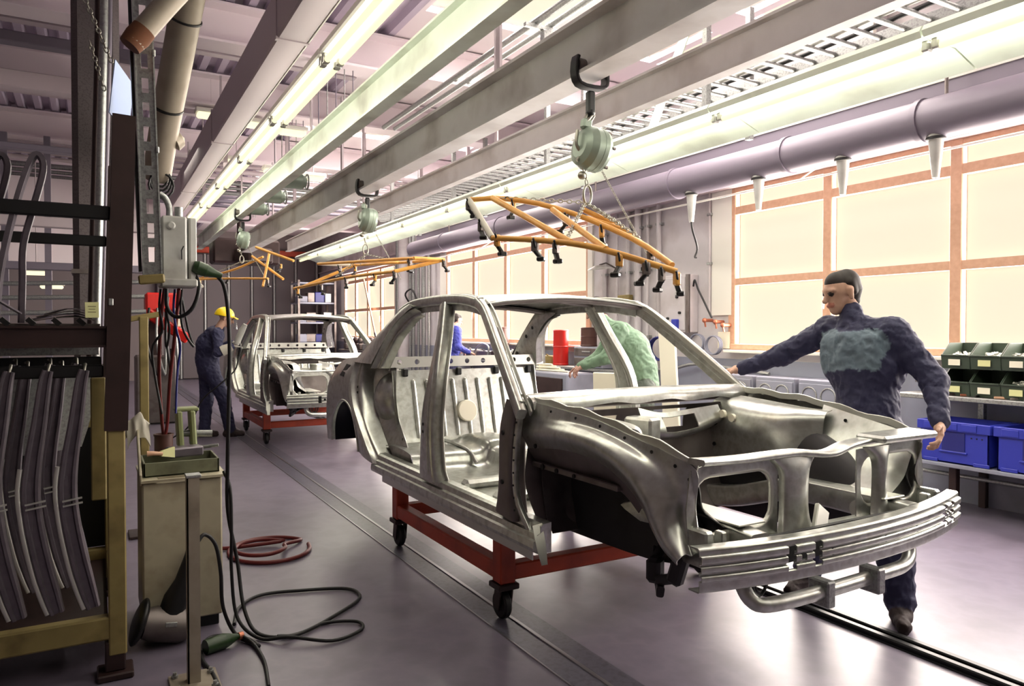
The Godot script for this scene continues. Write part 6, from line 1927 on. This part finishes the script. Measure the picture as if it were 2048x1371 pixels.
	# doors of a low wall cupboard below the first window
	for k in 3:
		var z := -5.95 + k * 0.56
		var cu := thing("wall_cupboard", ["low grey cupboard with round vents next to the white valve plate", "low grey cupboard with round vents in the middle of three", "low grey cupboard with round vents next to the bench with bins"][k], "cupboard", V(6.42, 0, z))
		g = G.new(); g.span(V(6.28, 0.0, z - 0.26), V(6.58, 1.0, z + 0.26), 0.01); part(g, "body", M.dado, cu)
		g = G.new(); g.span(V(6.265, 0.04, z - 0.24), V(6.285, 0.96, z + 0.24), 0.006); var d := part(g, "door", M.dado, cu)
		for q in [[0.84, -0.11], [0.84, 0.11]]:
			g = G.new()
			var ring := []
			for i in 18: ring.append(V(6.262, q[0] + cos(TAU * i / 18) * 0.085, z + q[1] + sin(TAU * i / 18) * 0.085))
			g.tube(ring, 0.008, 6, true); part(g, "round_vent", M.galv, d)
		g = G.new(); g.cyl(V(6.265, 0.6, z + 0.2), V(6.235, 0.6, z + 0.2), 0.012, 8); part(g, "knob", M.black, d)
	# pipes on the pillar between middle and far windows
	for q in [[-16.9, 0.06], [-16.5, 0.14], [-16.1, 0.03], [-15.9, 0.04], [-15.6, 0.03], [-15.3, 0.05], [-15.0, 0.03]]:
		g = G.new(); g.tube([V(6.42, 0, q[0]), V(6.42, 3.9, q[0])], q[1], 10)
		solo(g, "riser_pipe", M.galv if q[1] < 0.1 else M.wall, "thick pale riser pipe on the pillar before the far window" if q[1] > 0.1 else "grey riser pipe on the pillar before the far window", "pipe", V(6.42, 0, q[0]), "risers on the pillar")
	g = G.new(); g.tube(G.curve([V(6.38, 2.05, -15.9), V(6.1, 2.3, -15.6), V(6.15, 2.4, -15.3), V(6.25, 2.0, -15.2), V(6.2, 1.6, -15.3)], 18), 0.02, 7)
	solo(g, "drop_hose", M.rubber, "dark hose hanging in a bow before the pillar's risers", "hose", V(6.2, 1.6, -15.5))
	# far corner: shelving with machine parts
	var sh := thing("far_shelf", "tall dark shelf full of machine parts in the far corner", "shelf", V(5.9, 0, -22.6))
	for x in [5.3, 6.4]:
		for z in [-23.1, -22.2]:
			g = G.new(); g.span(V(x - 0.03, 0, z - 0.03), V(x + 0.03, 3.0, z + 0.03)); part(g, "post", M.steel_dark, sh)
	for y in [0.5, 1.1, 1.7, 2.3, 2.9]:
		g = G.new(); g.span(V(5.27, y, -23.1), V(6.43, y + 0.04, -22.2)); part(g, "shelf_board", M.dado, sh)
	for k in 16:
		g = G.new()
		var s := V(0.2 + rng.randf() * 0.12, 0.16 + rng.randf() * 0.2, 0.3)
		var o := V(5.45 + (k % 4) * 0.26, [0.54, 1.14, 1.74, 2.34][k / 4] + s.y / 2, -22.5)
		g.box(o, s, Basis(), 0.02)
		solo(g, "stored_box", [M.dado, M.galv, M.navy_plastic, M.steel_dark][(k * 7) % 4], "box stored on the tall dark shelf in the far corner", "box", o - V(0, s.y / 2, 0), "boxes on the far shelf")
	# far window brace bars and a bench with machines before the far window
	g = G.new(); g.bar(V(6.45, 1.3, -18.6), V(6.45, 2.9, -19.6), 0.06, 0.03, V(1, 0, 0)); solo(g, "flat_brace", M.wood, "slanting brown bar across the far window", "brace", V(6.45, 1.3, -18.9))
	bench("workbench", "far workbench under the far window with small machines", -21.0, -17.4, M.steel_dark)
	for k in 8:
		g = G.new()
		var z := -20.6 + k * 0.42
		g.box(V(6.3, 1.05, z), V(0.2, 0.19, 0.2), Basis(UP, k), 0.03); g.ball(V(6.28, 1.22, z), V(0.1, 0.1, 0.1), Basis(), 10, 8); g.bar(V(6.28, 1.25, z), V(6.2, 1.45 - 0.1 * (k % 3), z + 0.1), 0.04, 0.04)
		solo(g, "small_machine", [M.steel_dark, M.galv, M.rust][k % 3], "small bench machine before the far window", "machine", V(6.3, 0.957, z), "machines on the far bench")


func skin_field(g: G, bones: Array, cell: float, k: float, fold := 0.0) -> void:
	# bones: [a, b, radius a, radius b, colour]; smooth union meshed as surface nets
	var lo := Vector3(1e9, 1e9, 1e9)
	var hi := -lo
	for b in bones:
		var r: float = maxf(b[2], b[3]) + k + cell * 2.0
		for p: Vector3 in [b[0], b[1]]:
			lo = lo.min(p - Vector3.ONE * r); hi = hi.max(p + Vector3.ONE * r)
	var nx := int((hi.x - lo.x) / cell) + 2
	var ny := int((hi.y - lo.y) / cell) + 2
	var nz := int((hi.z - lo.z) / cell) + 2
	var f := PackedFloat32Array(); f.resize(nx * ny * nz); f.fill(1.0)
	var raw := f.duplicate()
	var who := PackedInt32Array(); who.resize(nx * ny * nz)
	for bi in bones.size():
		var b: Array = bones[bi]
		var a: Vector3 = b[0]
		var d: Vector3 = b[1] - a
		var dd := maxf(d.length_squared(), 1e-9)
		var ra: float = b[2]
		var rb: float = b[3]
		var m := maxf(ra, rb) + k + cell * 1.5
		var l := ((a.min(b[1]) - Vector3.ONE * m - lo) / cell).floor()
		var h := ((a.max(b[1]) + Vector3.ONE * m - lo) / cell).ceil()
		for x in range(maxi(0, int(l.x)), mini(nx, int(h.x) + 1)):
			for y in range(maxi(0, int(l.y)), mini(ny, int(h.y) + 1)):
				var row := (x * ny + y) * nz
				for z in range(maxi(0, int(l.z)), mini(nz, int(h.z) + 1)):
					var p := lo + Vector3(x, y, z) * cell - a
					var t := clampf(p.dot(d) / dd, 0.0, 1.0)
					var v := (p - d * t).length() - lerpf(ra, rb, t)
					var i := row + z
					if v < raw[i]:
						raw[i] = v; who[i] = bi
					var o := f[i]
					var e := clampf(0.5 + 0.5 * (o - v) / k, 0.0, 1.0)
					f[i] = lerpf(o, v, e) - k * e * (1.0 - e)
	if fold > 0.0:
		# creases of the cloth
		var fn := FastNoiseLite.new()
		fn.seed = 4; fn.frequency = 11.0; fn.fractal_octaves = 3; fn.noise_type = FastNoiseLite.TYPE_SIMPLEX_SMOOTH
		for x in nx:
			for y in ny:
				for z in nz:
					var i := (x * ny + y) * nz + z
					if absf(f[i]) < 0.04:
						var p := lo + Vector3(x, y, z) * cell
						f[i] += fold * (absf(fn.get_noise_3d(p.x * 0.8 + p.y * 0.35, p.y * 0.75, p.z * 0.8)) * 2.0 - 0.4)
	var at := {}
	var sx := ny * nz
	var off := [0, sx, nz, sx + nz, 1, sx + 1, nz + 1, sx + nz + 1]
	var cor := [Vector3(0, 0, 0), Vector3(1, 0, 0), Vector3(0, 1, 0), Vector3(1, 1, 0), Vector3(0, 0, 1), Vector3(1, 0, 1), Vector3(0, 1, 1), Vector3(1, 1, 1)]
	var eds := [[0, 1], [2, 3], [4, 5], [6, 7], [0, 2], [1, 3], [4, 6], [5, 7], [0, 4], [1, 5], [2, 6], [3, 7]]
	for x in range(0, nx - 1):
		for y in range(0, ny - 1):
			var row := (x * ny + y) * nz
			for z in range(0, nz - 1):
				var i := row + z
				var s0 := f[i] < 0.0
				if s0 == (f[i + 1] < 0.0) and s0 == (f[i + nz] < 0.0) and s0 == (f[i + sx] < 0.0) and s0 == (f[i + sx + nz] < 0.0) and s0 == (f[i + sx + 1] < 0.0) and s0 == (f[i + nz + 1] < 0.0) and s0 == (f[i + sx + nz + 1] < 0.0): continue
				var sum := Vector3.ZERO
				var n := 0
				for e in eds:
					var va := f[i + off[e[0]]]
					var vb := f[i + off[e[1]]]
					if (va < 0.0) != (vb < 0.0):
						sum += cor[e[0]].lerp(cor[e[1]], va / (va - vb)); n += 1
				var q := sum / n
				var gr := Vector3((f[i + sx] + f[i + sx + nz] + f[i + sx + 1] + f[i + sx + nz + 1]) - (f[i] + f[i + nz] + f[i + 1] + f[i + nz + 1]), (f[i + nz] + f[i + sx + nz] + f[i + nz + 1] + f[i + sx + nz + 1]) - (f[i] + f[i + sx] + f[i + 1] + f[i + sx + 1]), (f[i + 1] + f[i + sx + 1] + f[i + nz + 1] + f[i + sx + nz + 1]) - (f[i] + f[i + sx] + f[i + nz] + f[i + sx + nz]))
				at[i] = g.v.size()
				g.v.append(lo + (Vector3(x, y, z) + q) * cell); g.n.append(gr.normalized()); g.c.append(bones[who[i]][4])
	for i: int in at:
		var s0 := f[i] < 0.0
		for ax in 3:
			var st: int = [sx, nz, 1][ax]
			var u: int = [nz, 1, sx][ax]
			var w: int = [1, sx, nz][ax]
			if s0 == (f[i + st] < 0.0): continue
			if not (at.has(i - u) and at.has(i - w) and at.has(i - u - w)): continue
			var q := [at[i], at[i - u], at[i - u - w], at[i - w]]
			if s0: q.reverse()
			# front faces run clockwise
			g.ix.append_array(PackedInt32Array([q[0], q[1], q[2], q[0], q[2], q[3]]))


func hand(g: G, wrist: Vector3, fwd: Vector3, palm: Vector3, side: float, col: Color, curl := 0.5) -> void:
	# fwd: along the fingers, palm: the way the palm faces, side: +1 puts the thumb on fwd x palm
	fwd = fwd.normalized(); palm = (palm - fwd * palm.dot(fwd)).normalized()
	var th := fwd.cross(palm).normalized() * side
	var b := [[wrist, wrist + fwd * 0.03, 0.026, 0.027, col]]
	for i in 4:
		var o := th * (0.03 - 0.02 * i)
		b.append([wrist + fwd * 0.02 + o * 0.6, wrist + fwd * 0.085 + o, 0.017, 0.012, col])
		var l: float = [0.9, 1.0, 0.95, 0.75][i]
		var p := wrist + fwd * 0.088 + o
		var d1 := (fwd * cos(curl * 0.5) + palm * sin(curl * 0.5))
		var d2 := (fwd * cos(curl * 1.4) + palm * sin(curl * 1.4))
		var d3 := (fwd * cos(curl * 2.1) + palm * sin(curl * 2.1))
		b.append([p, p + d1 * 0.042 * l, 0.0095, 0.009, col])
		b.append([p + d1 * 0.042 * l, p + d1 * 0.042 * l + d2 * 0.028 * l, 0.009, 0.0082, col])
		b.append([p + d1 * 0.042 * l + d2 * 0.028 * l, p + d1 * 0.042 * l + (d2 + d3 * 0.75) * 0.028 * l, 0.0082, 0.0075, col])
	var tp := wrist + fwd * 0.03 + th * 0.028
	var td := (fwd * 0.75 + th * 0.6 + palm * 0.35).normalized()
	b.append([wrist + fwd * 0.025 + th * 0.012, tp + td * 0.02, 0.016, 0.012, col])
	b.append([tp + td * 0.02, tp + td * 0.05, 0.0115, 0.0105, col])
	b.append([tp + td * 0.05, tp + td * 0.05 + (td + fwd * 0.6).normalized() * 0.026, 0.0105, 0.008, col])
	skin_field(g, b, 0.004, 0.006)


func head(g: G, c: Vector3, face: Vector3, up: Vector3, skin: Color, hair: Color, s := 1.0) -> void:
	# c: middle of the head
	face = face.normalized(); up = (up - face * up.dot(face)).normalized()
	var r := face.cross(up)
	var b := []
	var dark := Color(0.02, 0.015, 0.012)
	b.append([c + (up * 0.035 - face * 0.02) * s, c + (up * 0.035 + face * 0.022) * s, 0.078 * s, 0.07 * s, skin])
	b.append([c + (up * 0.0 + face * 0.03) * s, c + (up * -0.06 + face * 0.045) * s, 0.062 * s, 0.045 * s, skin])
	b.append([c + (up * -0.085 + face * 0.058) * s, c + (up * -0.088 + face * 0.062) * s, 0.028 * s, 0.026 * s, skin])
	b.append([c + (up * 0.012 + face * 0.09) * s, c + (up * -0.025 + face * 0.112) * s, 0.009 * s, 0.015 * s, skin])
	for k in [-1.0, 1.0]:
		b.append([c + (r * k * 0.078 + up * 0.015 - face * 0.005) * s, c + (r * k * 0.082 + up * -0.03 - face * 0.0) * s, 0.016 * s, 0.012 * s, skin])
		b.append([c + (r * k * 0.012 + up * 0.03 + face * 0.088) * s, c + (r * k * 0.05 + up * 0.028 + face * 0.078) * s, 0.011 * s, 0.009 * s, skin * 0.9])
		b.append([c + (r * k * 0.031 + up * 0.008 + face * 0.091) * s, c + (r * k * 0.035 + up * 0.008 + face * 0.09) * s, 0.0065 * s, 0.0065 * s, dark])
	b.append([c + (r * -0.022 + up * -0.055 + face * 0.088) * s, c + (r * 0.022 + up * -0.055 + face * 0.088) * s, 0.008 * s, 0.008 * s, Color(skin.r * 0.8, skin.g * 0.5, skin.b * 0.5)])
	b.append([c + (up * -0.06 - face * 0.01) * s, c + (up * -0.17 - face * 0.03) * s, 0.056 * s, 0.06 * s, skin])
	skin_field(g, b, 0.006 * s, 0.018 * s)


func hair_cap(c: Vector3, face: Vector3, up: Vector3, col: Color, s := 1.0) -> G:
	face = face.normalized(); up = (up - face * up.dot(face)).normalized()
	var r := face.cross(up)
	var g := G.new()
	g.col = col
	var b := [[c + (up * 0.05 - face * 0.03) * s, c + (up * 0.058 + face * 0.02) * s, 0.078 * s, 0.066 * s, col], [c + (up * 0.0 - face * 0.045) * s, c + (up * -0.05 - face * 0.045) * s, 0.068 * s, 0.045 * s, col]]
	for k in [-1.0, 1.0]:
		b.append([c + (r * k * 0.055 + up * 0.05 - face * 0.02) * s, c + (r * k * 0.064 + up * 0.0 - face * 0.03) * s, 0.028 * s, 0.02 * s, col])
	skin_field(g, b, 0.008 * s, 0.015 * s)
	return g


func limb(b: Array, pts: Array, radii: Array, col: Color) -> void:
	for i in pts.size() - 1: b.append([pts[i], pts[i + 1], radii[i], radii[i + 1], col])


func shoe(b: Array, ankle: Vector3, dir: Vector3, col: Color) -> void:
	dir = dir.normalized()
	var f := V(ankle.x, 0, ankle.z)
	b.append([f + V(0, 0.05, 0) - dir * 0.05, f + V(0, 0.052, 0) + dir * 0.06, 0.045, 0.044, col])
	b.append([f + V(0, 0.048, 0) + dir * 0.06, f + V(0, 0.04, 0) + dir * 0.165, 0.043, 0.036, col])
	b.append([f + V(0, 0.06, 0), ankle + V(0, 0.05, 0), 0.046, 0.05, col])
	b.append([f + V(0, 0.016, 0) - dir * 0.05, f + V(0, 0.016, 0) + dir * 0.16, 0.016, 0.016, Color(0.02, 0.02, 0.02)])


func people() -> void:
	var skin := Color(0.5, 0.3, 0.22)
	var navy := Color(0.022, 0.022, 0.06)
	var boot := Color(0.03, 0.018, 0.016)
	# worker reaching over the front car body
	var t := thing("person", "worker in dark navy workwear with a pale teal chest panel reaching toward the windscreen pillar", "person", V(3.62, 0, -2.5))
	var g := G.new()
	var b := []
	limb(b, [V(3.67, 0.96, -2.51), V(3.68, 1.1, -2.52), V(3.69, 1.28, -2.55), V(3.67, 1.42, -2.57)], [0.155, 0.15, 0.165, 0.14], navy)
	limb(b, [V(3.69, 1.3, -2.48), V(3.69, 1.3, -2.62)], [0.15, 0.15], navy)
	for y in [1.43, 1.37, 1.31]: limb(b, [V(3.605, y, -2.44), V(3.59, y, -2.56), V(3.605, y, -2.69)], [0.062, 0.07, 0.062], Color(0.11, 0.15, 0.19))
	limb(b, [V(3.68, 1.49, -2.42), V(3.66, 1.5, -2.74)], [0.075, 0.075], navy)
	limb(b, [V(3.66, 1.5, -2.58), V(3.655, 1.6, -2.61)], [0.07, 0.058], navy)
	limb(b, [V(3.66, 1.5, -2.76), V(3.54, 1.35, -2.99), V(3.42, 1.27, -3.17)], [0.078, 0.06, 0.044], navy)
	limb(b, [V(3.69, 1.49, -2.38), V(3.75, 1.24, -2.2), V(3.63, 1.05, -2.1)], [0.08, 0.062, 0.046], navy)
	limb(b, [V(3.67, 0.93, -2.42), V(3.57, 0.52, -2.3), V(3.58, 0.3, -2.29), V(3.585, 0.12, -2.27)], [0.115, 0.085, 0.082, 0.078], navy)
	limb(b, [V(3.67, 0.93, -2.6), V(3.55, 0.52, -2.73), V(3.56, 0.3, -2.78), V(3.57, 0.12, -2.82)], [0.115, 0.085, 0.082, 0.078], navy)
	shoe(b, V(3.585, 0.09, -2.27), V(-0.75, 0, 0.6), boot)
	shoe(b, V(3.57, 0.09, -2.82), V(-0.95, 0, 0.1), boot)
	skin_field(g, b, 0.011, 0.035, 0.012)
	head(g, V(3.645, 1.71, -2.66), V(-0.8, -0.2, -0.35), UP, skin, Color(0.04, 0.03, 0.03))
	hand(g, V(3.41, 1.265, -3.18), V(-0.45, -0.15, -0.85), V(0.1, -1, 0.1), 1.0, skin, 0.35)
	hand(g, V(3.62, 1.04, -2.095), V(-0.55, -0.75, 0.35), V(-0.5, 0.1, -0.6), -1.0, skin, 0.6)
	part(g, "body", M.skin, t)
	part(hair_cap(V(3.645, 1.71, -2.66), V(-0.8, -0.2, -0.35), UP, Color(0.035, 0.028, 0.03)), "hair", M.hair, t)
	# welder at the second body
	t = thing("person", "welder in dark navy overalls and yellow helmet leaning into the second car body", "person", V(1.45, 0, -11.0))
	g = G.new(); b = []
	limb(b, [V(1.38, 0.95, -11.03), V(1.36, 1.1, -11.02), V(1.38, 1.3, -10.98), V(1.44, 1.42, -10.93)], [0.15, 0.15, 0.165, 0.14], navy)
	limb(b, [V(1.42, 1.46, -11.12), V(1.46, 1.46, -10.78)], [0.075, 0.075], navy)
	limb(b, [V(1.47, 1.47, -10.92), V(1.53, 1.56, -10.88)], [0.07, 0.06], navy)
	limb(b, [V(1.46, 1.45, -10.76), V(1.46, 1.2, -10.66), V(1.62, 1.27, -10.62)], [0.078, 0.06, 0.048], navy)
	limb(b, [V(1.43, 1.45, -11.14), V(1.5, 1.22, -11.2), V(1.68, 1.32, -11.05)], [0.078, 0.06, 0.048], navy)
	limb(b, [V(1.37, 0.93, -11.1), V(1.36, 0.52, -11.1), V(1.33, 0.12, -11.1)], [0.115, 0.088, 0.075], navy)
	limb(b, [V(1.4, 0.93, -10.93), V(1.56, 0.54, -10.9), V(1.64, 0.12, -10.93)], [0.115, 0.088, 0.075], navy)
	shoe(b, V(1.32, 0.09, -11.1), V(1, 0, 0.2), boot); shoe(b, V(1.64, 0.09, -10.93), V(1, 0, 0.1), boot)
	skin_field(g, b, 0.014, 0.035, 0.012)
	head(g, V(1.585, 1.67, -10.86), V(0.9, -0.35, 0.2), UP, skin, Color(0.04, 0.03, 0.03))
	var glove := Color(0.42, 0.4, 0.36)
	hand(g, V(1.62, 1.27, -10.62), V(0.9, 0.2, -0.3), V(0, -1, 0.1), -1.0, glove, 0.9)
	hand(g, V(1.68, 1.32, -11.05), V(0.8, 0.1, 0.4), V(0, -1, 0.1), 1.0, glove, 0.9)
	part(g, "body", M.skin, t)
	for q in [[V(1.5, 1.215, -10.645), V(1.63, 1.275, -10.62)]]:
		g = G.new(); g.tube([q[0], q[0].lerp(q[1], 0.5), q[1]], [0.075, 0.066, 0.055], 12); part(g, "gauntlet", M.cloth_white, t)
	g = G.new()
	var hb := Basis(V(0, 0, 1), -0.2)
	g.ball(V(1.57, 1.7, -10.86), V(0.135, 0.125, 0.115), hb, 20, 8, 0.0, PI * 0.52)
	g.patch([[V(1.68, 1.68, -10.95), V(1.7, 1.69, -10.86), V(1.68, 1.68, -10.77)], [V(1.73, 1.65, -10.93), V(1.76, 1.66, -10.86), V(1.73, 1.65, -10.79)]], 8, 4, 0.006)
	part(g, "helmet", M.helmet, t, "yellow helmet")
	g = G.new(); g.patch([[V(1.69, 1.68, -10.96), V(1.73, 1.68, -10.86), V(1.69, 1.68, -10.76)], [V(1.7, 1.52, -10.95), V(1.74, 1.51, -10.86), V(1.7, 1.52, -10.77)]], 8, 6, 0.004); part(g, "visor", M.glass, t)
	var wt := thing("grinder_gun", "grey cylindrical power tool in the welder's gloved hands", "power tool", V(1.72, 1.36, -10.8))
	g = G.new(); g.tube([V(1.69, 1.3, -10.62), V(1.72, 1.4, -10.62), V(1.76, 1.5, -10.6), V(1.8, 1.58, -10.58)], [0.036, 0.044, 0.044, 0.03], 12); part(g, "barrel", M.box_grey, wt)
	g = G.new(); g.tube([V(1.72, 1.32, -10.62), V(1.74, 1.24, -10.62), V(1.72, 1.14, -10.63)], [0.024, 0.022, 0.02], 10); part(g, "grip", M.black, wt)
	g = G.new(); g.tube(G.curve([V(1.72, 1.14, -10.63), V(1.66, 0.95, -10.6), V(1.45, 0.75, -10.6), V(1.25, 0.55, -10.7), V(1.1, 0.2, -10.8), V(0.9, 0.02, -11.0)], 20), 0.01, 6); part(g, "cable", M.rubber, wt)
	# worker in green behind the front body
	t = thing("person", "worker in a pale green shirt bending over behind the front car body", "person", V(4.6, 0, -5.5))
	var green := Color(0.13, 0.21, 0.14)
	g = G.new(); b = []
	limb(b, [V(4.62, 0.96, -5.42), V(4.6, 1.15, -5.44), V(4.54, 1.33, -5.5), V(4.46, 1.45, -5.58)], [0.15, 0.15, 0.165, 0.135], green)
	limb(b, [V(4.36, 1.5, -5.48), V(4.52, 1.5, -5.74)], [0.075, 0.075], green)
	limb(b, [V(4.42, 1.5, -5.62), V(4.36, 1.6, -5.72)], [0.068, 0.056], green)
	limb(b, [V(4.36, 1.5, -5.46), V(4.24, 1.24, -5.5), V(4.12, 1.16, -5.7)], [0.078, 0.06, 0.045], green)
	limb(b, [V(4.53, 1.5, -5.76), V(4.42, 1.24, -5.86), V(4.24, 1.14, -5.94)], [0.078, 0.06, 0.045], green)
	limb(b, [V(4.56, 0.93, -5.34), V(4.54, 0.5, -5.36), V(4.58, 0.12, -5.34)], [0.115, 0.085, 0.07], Color(0.05, 0.06, 0.05))
	limb(b, [V(4.68, 0.93, -5.5), V(4.62, 0.5, -5.56), V(4.68, 0.12, -5.56)], [0.115, 0.085, 0.07], Color(0.05, 0.06, 0.05))
	shoe(b, V(4.58, 0.09, -5.34), V(-0.8, 0, -0.5), boot); shoe(b, V(4.68, 0.09, -5.56), V(-0.8, 0, -0.5), boot)
	skin_field(g, b, 0.014, 0.035, 0.012)
	head(g, V(4.33, 1.7, -5.8), V(-0.75, -0.45, -0.4), UP, Color(0.34, 0.19, 0.15), Color(0.1, 0.08, 0.07))
	hand(g, V(4.12, 1.16, -5.7), V(-0.4, -0.45, -0.7), V(-0.2, -0.9, -0.3), 1.0, Color(0.34, 0.19, 0.15), 0.7)
	hand(g, V(4.24, 1.14, -5.94), V(-0.7, -0.4, -0.4), V(0, -0.9, 0.2), 1.0, Color(0.34, 0.19, 0.15), 0.7)
	part(g, "body", M.skin, t)
	part(hair_cap(V(4.33, 1.7, -5.8), V(-0.75, -0.45, -0.4), UP, Color(0.2, 0.17, 0.16)), "hair", M.hair, t)
	t.position += V(0.0, 0, -0.12)
	# worker in blue at the middle bench
	t = thing("person", "worker in a bright blue jacket standing at the middle bench", "person", V(5.72, 0, -12.9))
	var blue := Color(0.04, 0.05, 0.3)
	g = G.new(); b = []
	limb(b, [V(5.68, 0.96, -12.9), V(5.69, 1.15, -12.9), V(5.72, 1.32, -12.9), V(5.75, 1.45, -12.9)], [0.16, 0.16, 0.175, 0.14], blue)
	limb(b, [V(5.74, 1.5, -12.72), V(5.74, 1.5, -13.08)], [0.08, 0.08], blue)
	limb(b, [V(5.74, 1.48, -12.7), V(5.72, 1.2, -12.62), V(5.95, 1.1, -12.68)], [0.08, 0.062, 0.048], blue)
	limb(b, [V(5.74, 1.48, -13.1), V(5.72, 1.2, -13.18), V(5.95, 1.1, -13.1)], [0.08, 0.062, 0.048], blue)
	limb(b, [V(5.68, 0.93, -12.8), V(5.68, 0.5, -12.79), V(5.66, 0.12, -12.78)], [0.12, 0.09, 0.075], navy)
	limb(b, [V(5.68, 0.93, -13.0), V(5.68, 0.5, -13.01), V(5.66, 0.12, -13.02)], [0.12, 0.09, 0.075], navy)
	shoe(b, V(5.66, 0.09, -12.78), V(1, 0, 0), boot); shoe(b, V(5.66, 0.09, -13.02), V(1, 0, 0), boot)
	skin_field(g, b, 0.016, 0.035, 0.012)
	head(g, V(5.82, 1.68, -12.9), V(0.9, -0.3, 0), UP, skin, Color(0.25, 0.2, 0.15))
	hand(g, V(5.95, 1.1, -12.68), V(0.9, -0.2, -0.1), V(0, -1, 0), -1.0, skin, 0.6)
	hand(g, V(5.95, 1.1, -13.1), V(0.9, -0.2, 0.1), V(0, -1, 0), 1.0, skin, 0.6)
	part(g, "body", M.skin, t)
	part(hair_cap(V(5.82, 1.68, -12.9), V(0.9, -0.3, 0), UP, Color(0.3, 0.24, 0.18)), "hair", M.hair, t)
	t.position += V(0, 0, 0.6)


func _ready() -> void:
	var cam := Camera3D.new()
	cam.name = "camera"
	cam.fov = rad_to_deg(2.0 * atan(685.5 / 1466.0))
	cam.near = 0.05; cam.far = 200.0
	add_child(cam)
	cam.position = V(0, 1.5, 0)
	cam.rotation = Vector3(-atan(25.5 / 1466.0), -atan(834.0 / 1466.0), 0)
	cam.current = true
	var env := Environment.new()
	env.background_mode = Environment.BG_SKY
	var sk := ProceduralSkyMaterial.new()
	sk.sky_top_color = Color(0.9, 0.88, 0.84); sk.sky_horizon_color = Color(0.94, 0.91, 0.84)
	sk.ground_bottom_color = Color(0.5, 0.48, 0.45); sk.ground_horizon_color = Color(0.85, 0.82, 0.76)
	env.sky = Sky.new(); env.sky.sky_material = sk
	env.tonemap_mode = Environment.TONE_MAPPER_LINEAR
	env.tonemap_exposure = 1.1
	env.sdfgi_enabled = true; env.ssao_enabled = true; env.ssil_enabled = true
	var we := WorldEnvironment.new()
	we.name = "world"; we.environment = env
	add_child(we)
	lights()
	materials()
	shell()
	cars()
	ceiling_steel()
	air_pipe()
	lamps()
	far_steel()
	hoists()
	rack()
	left_side()
	right_side()
	people()
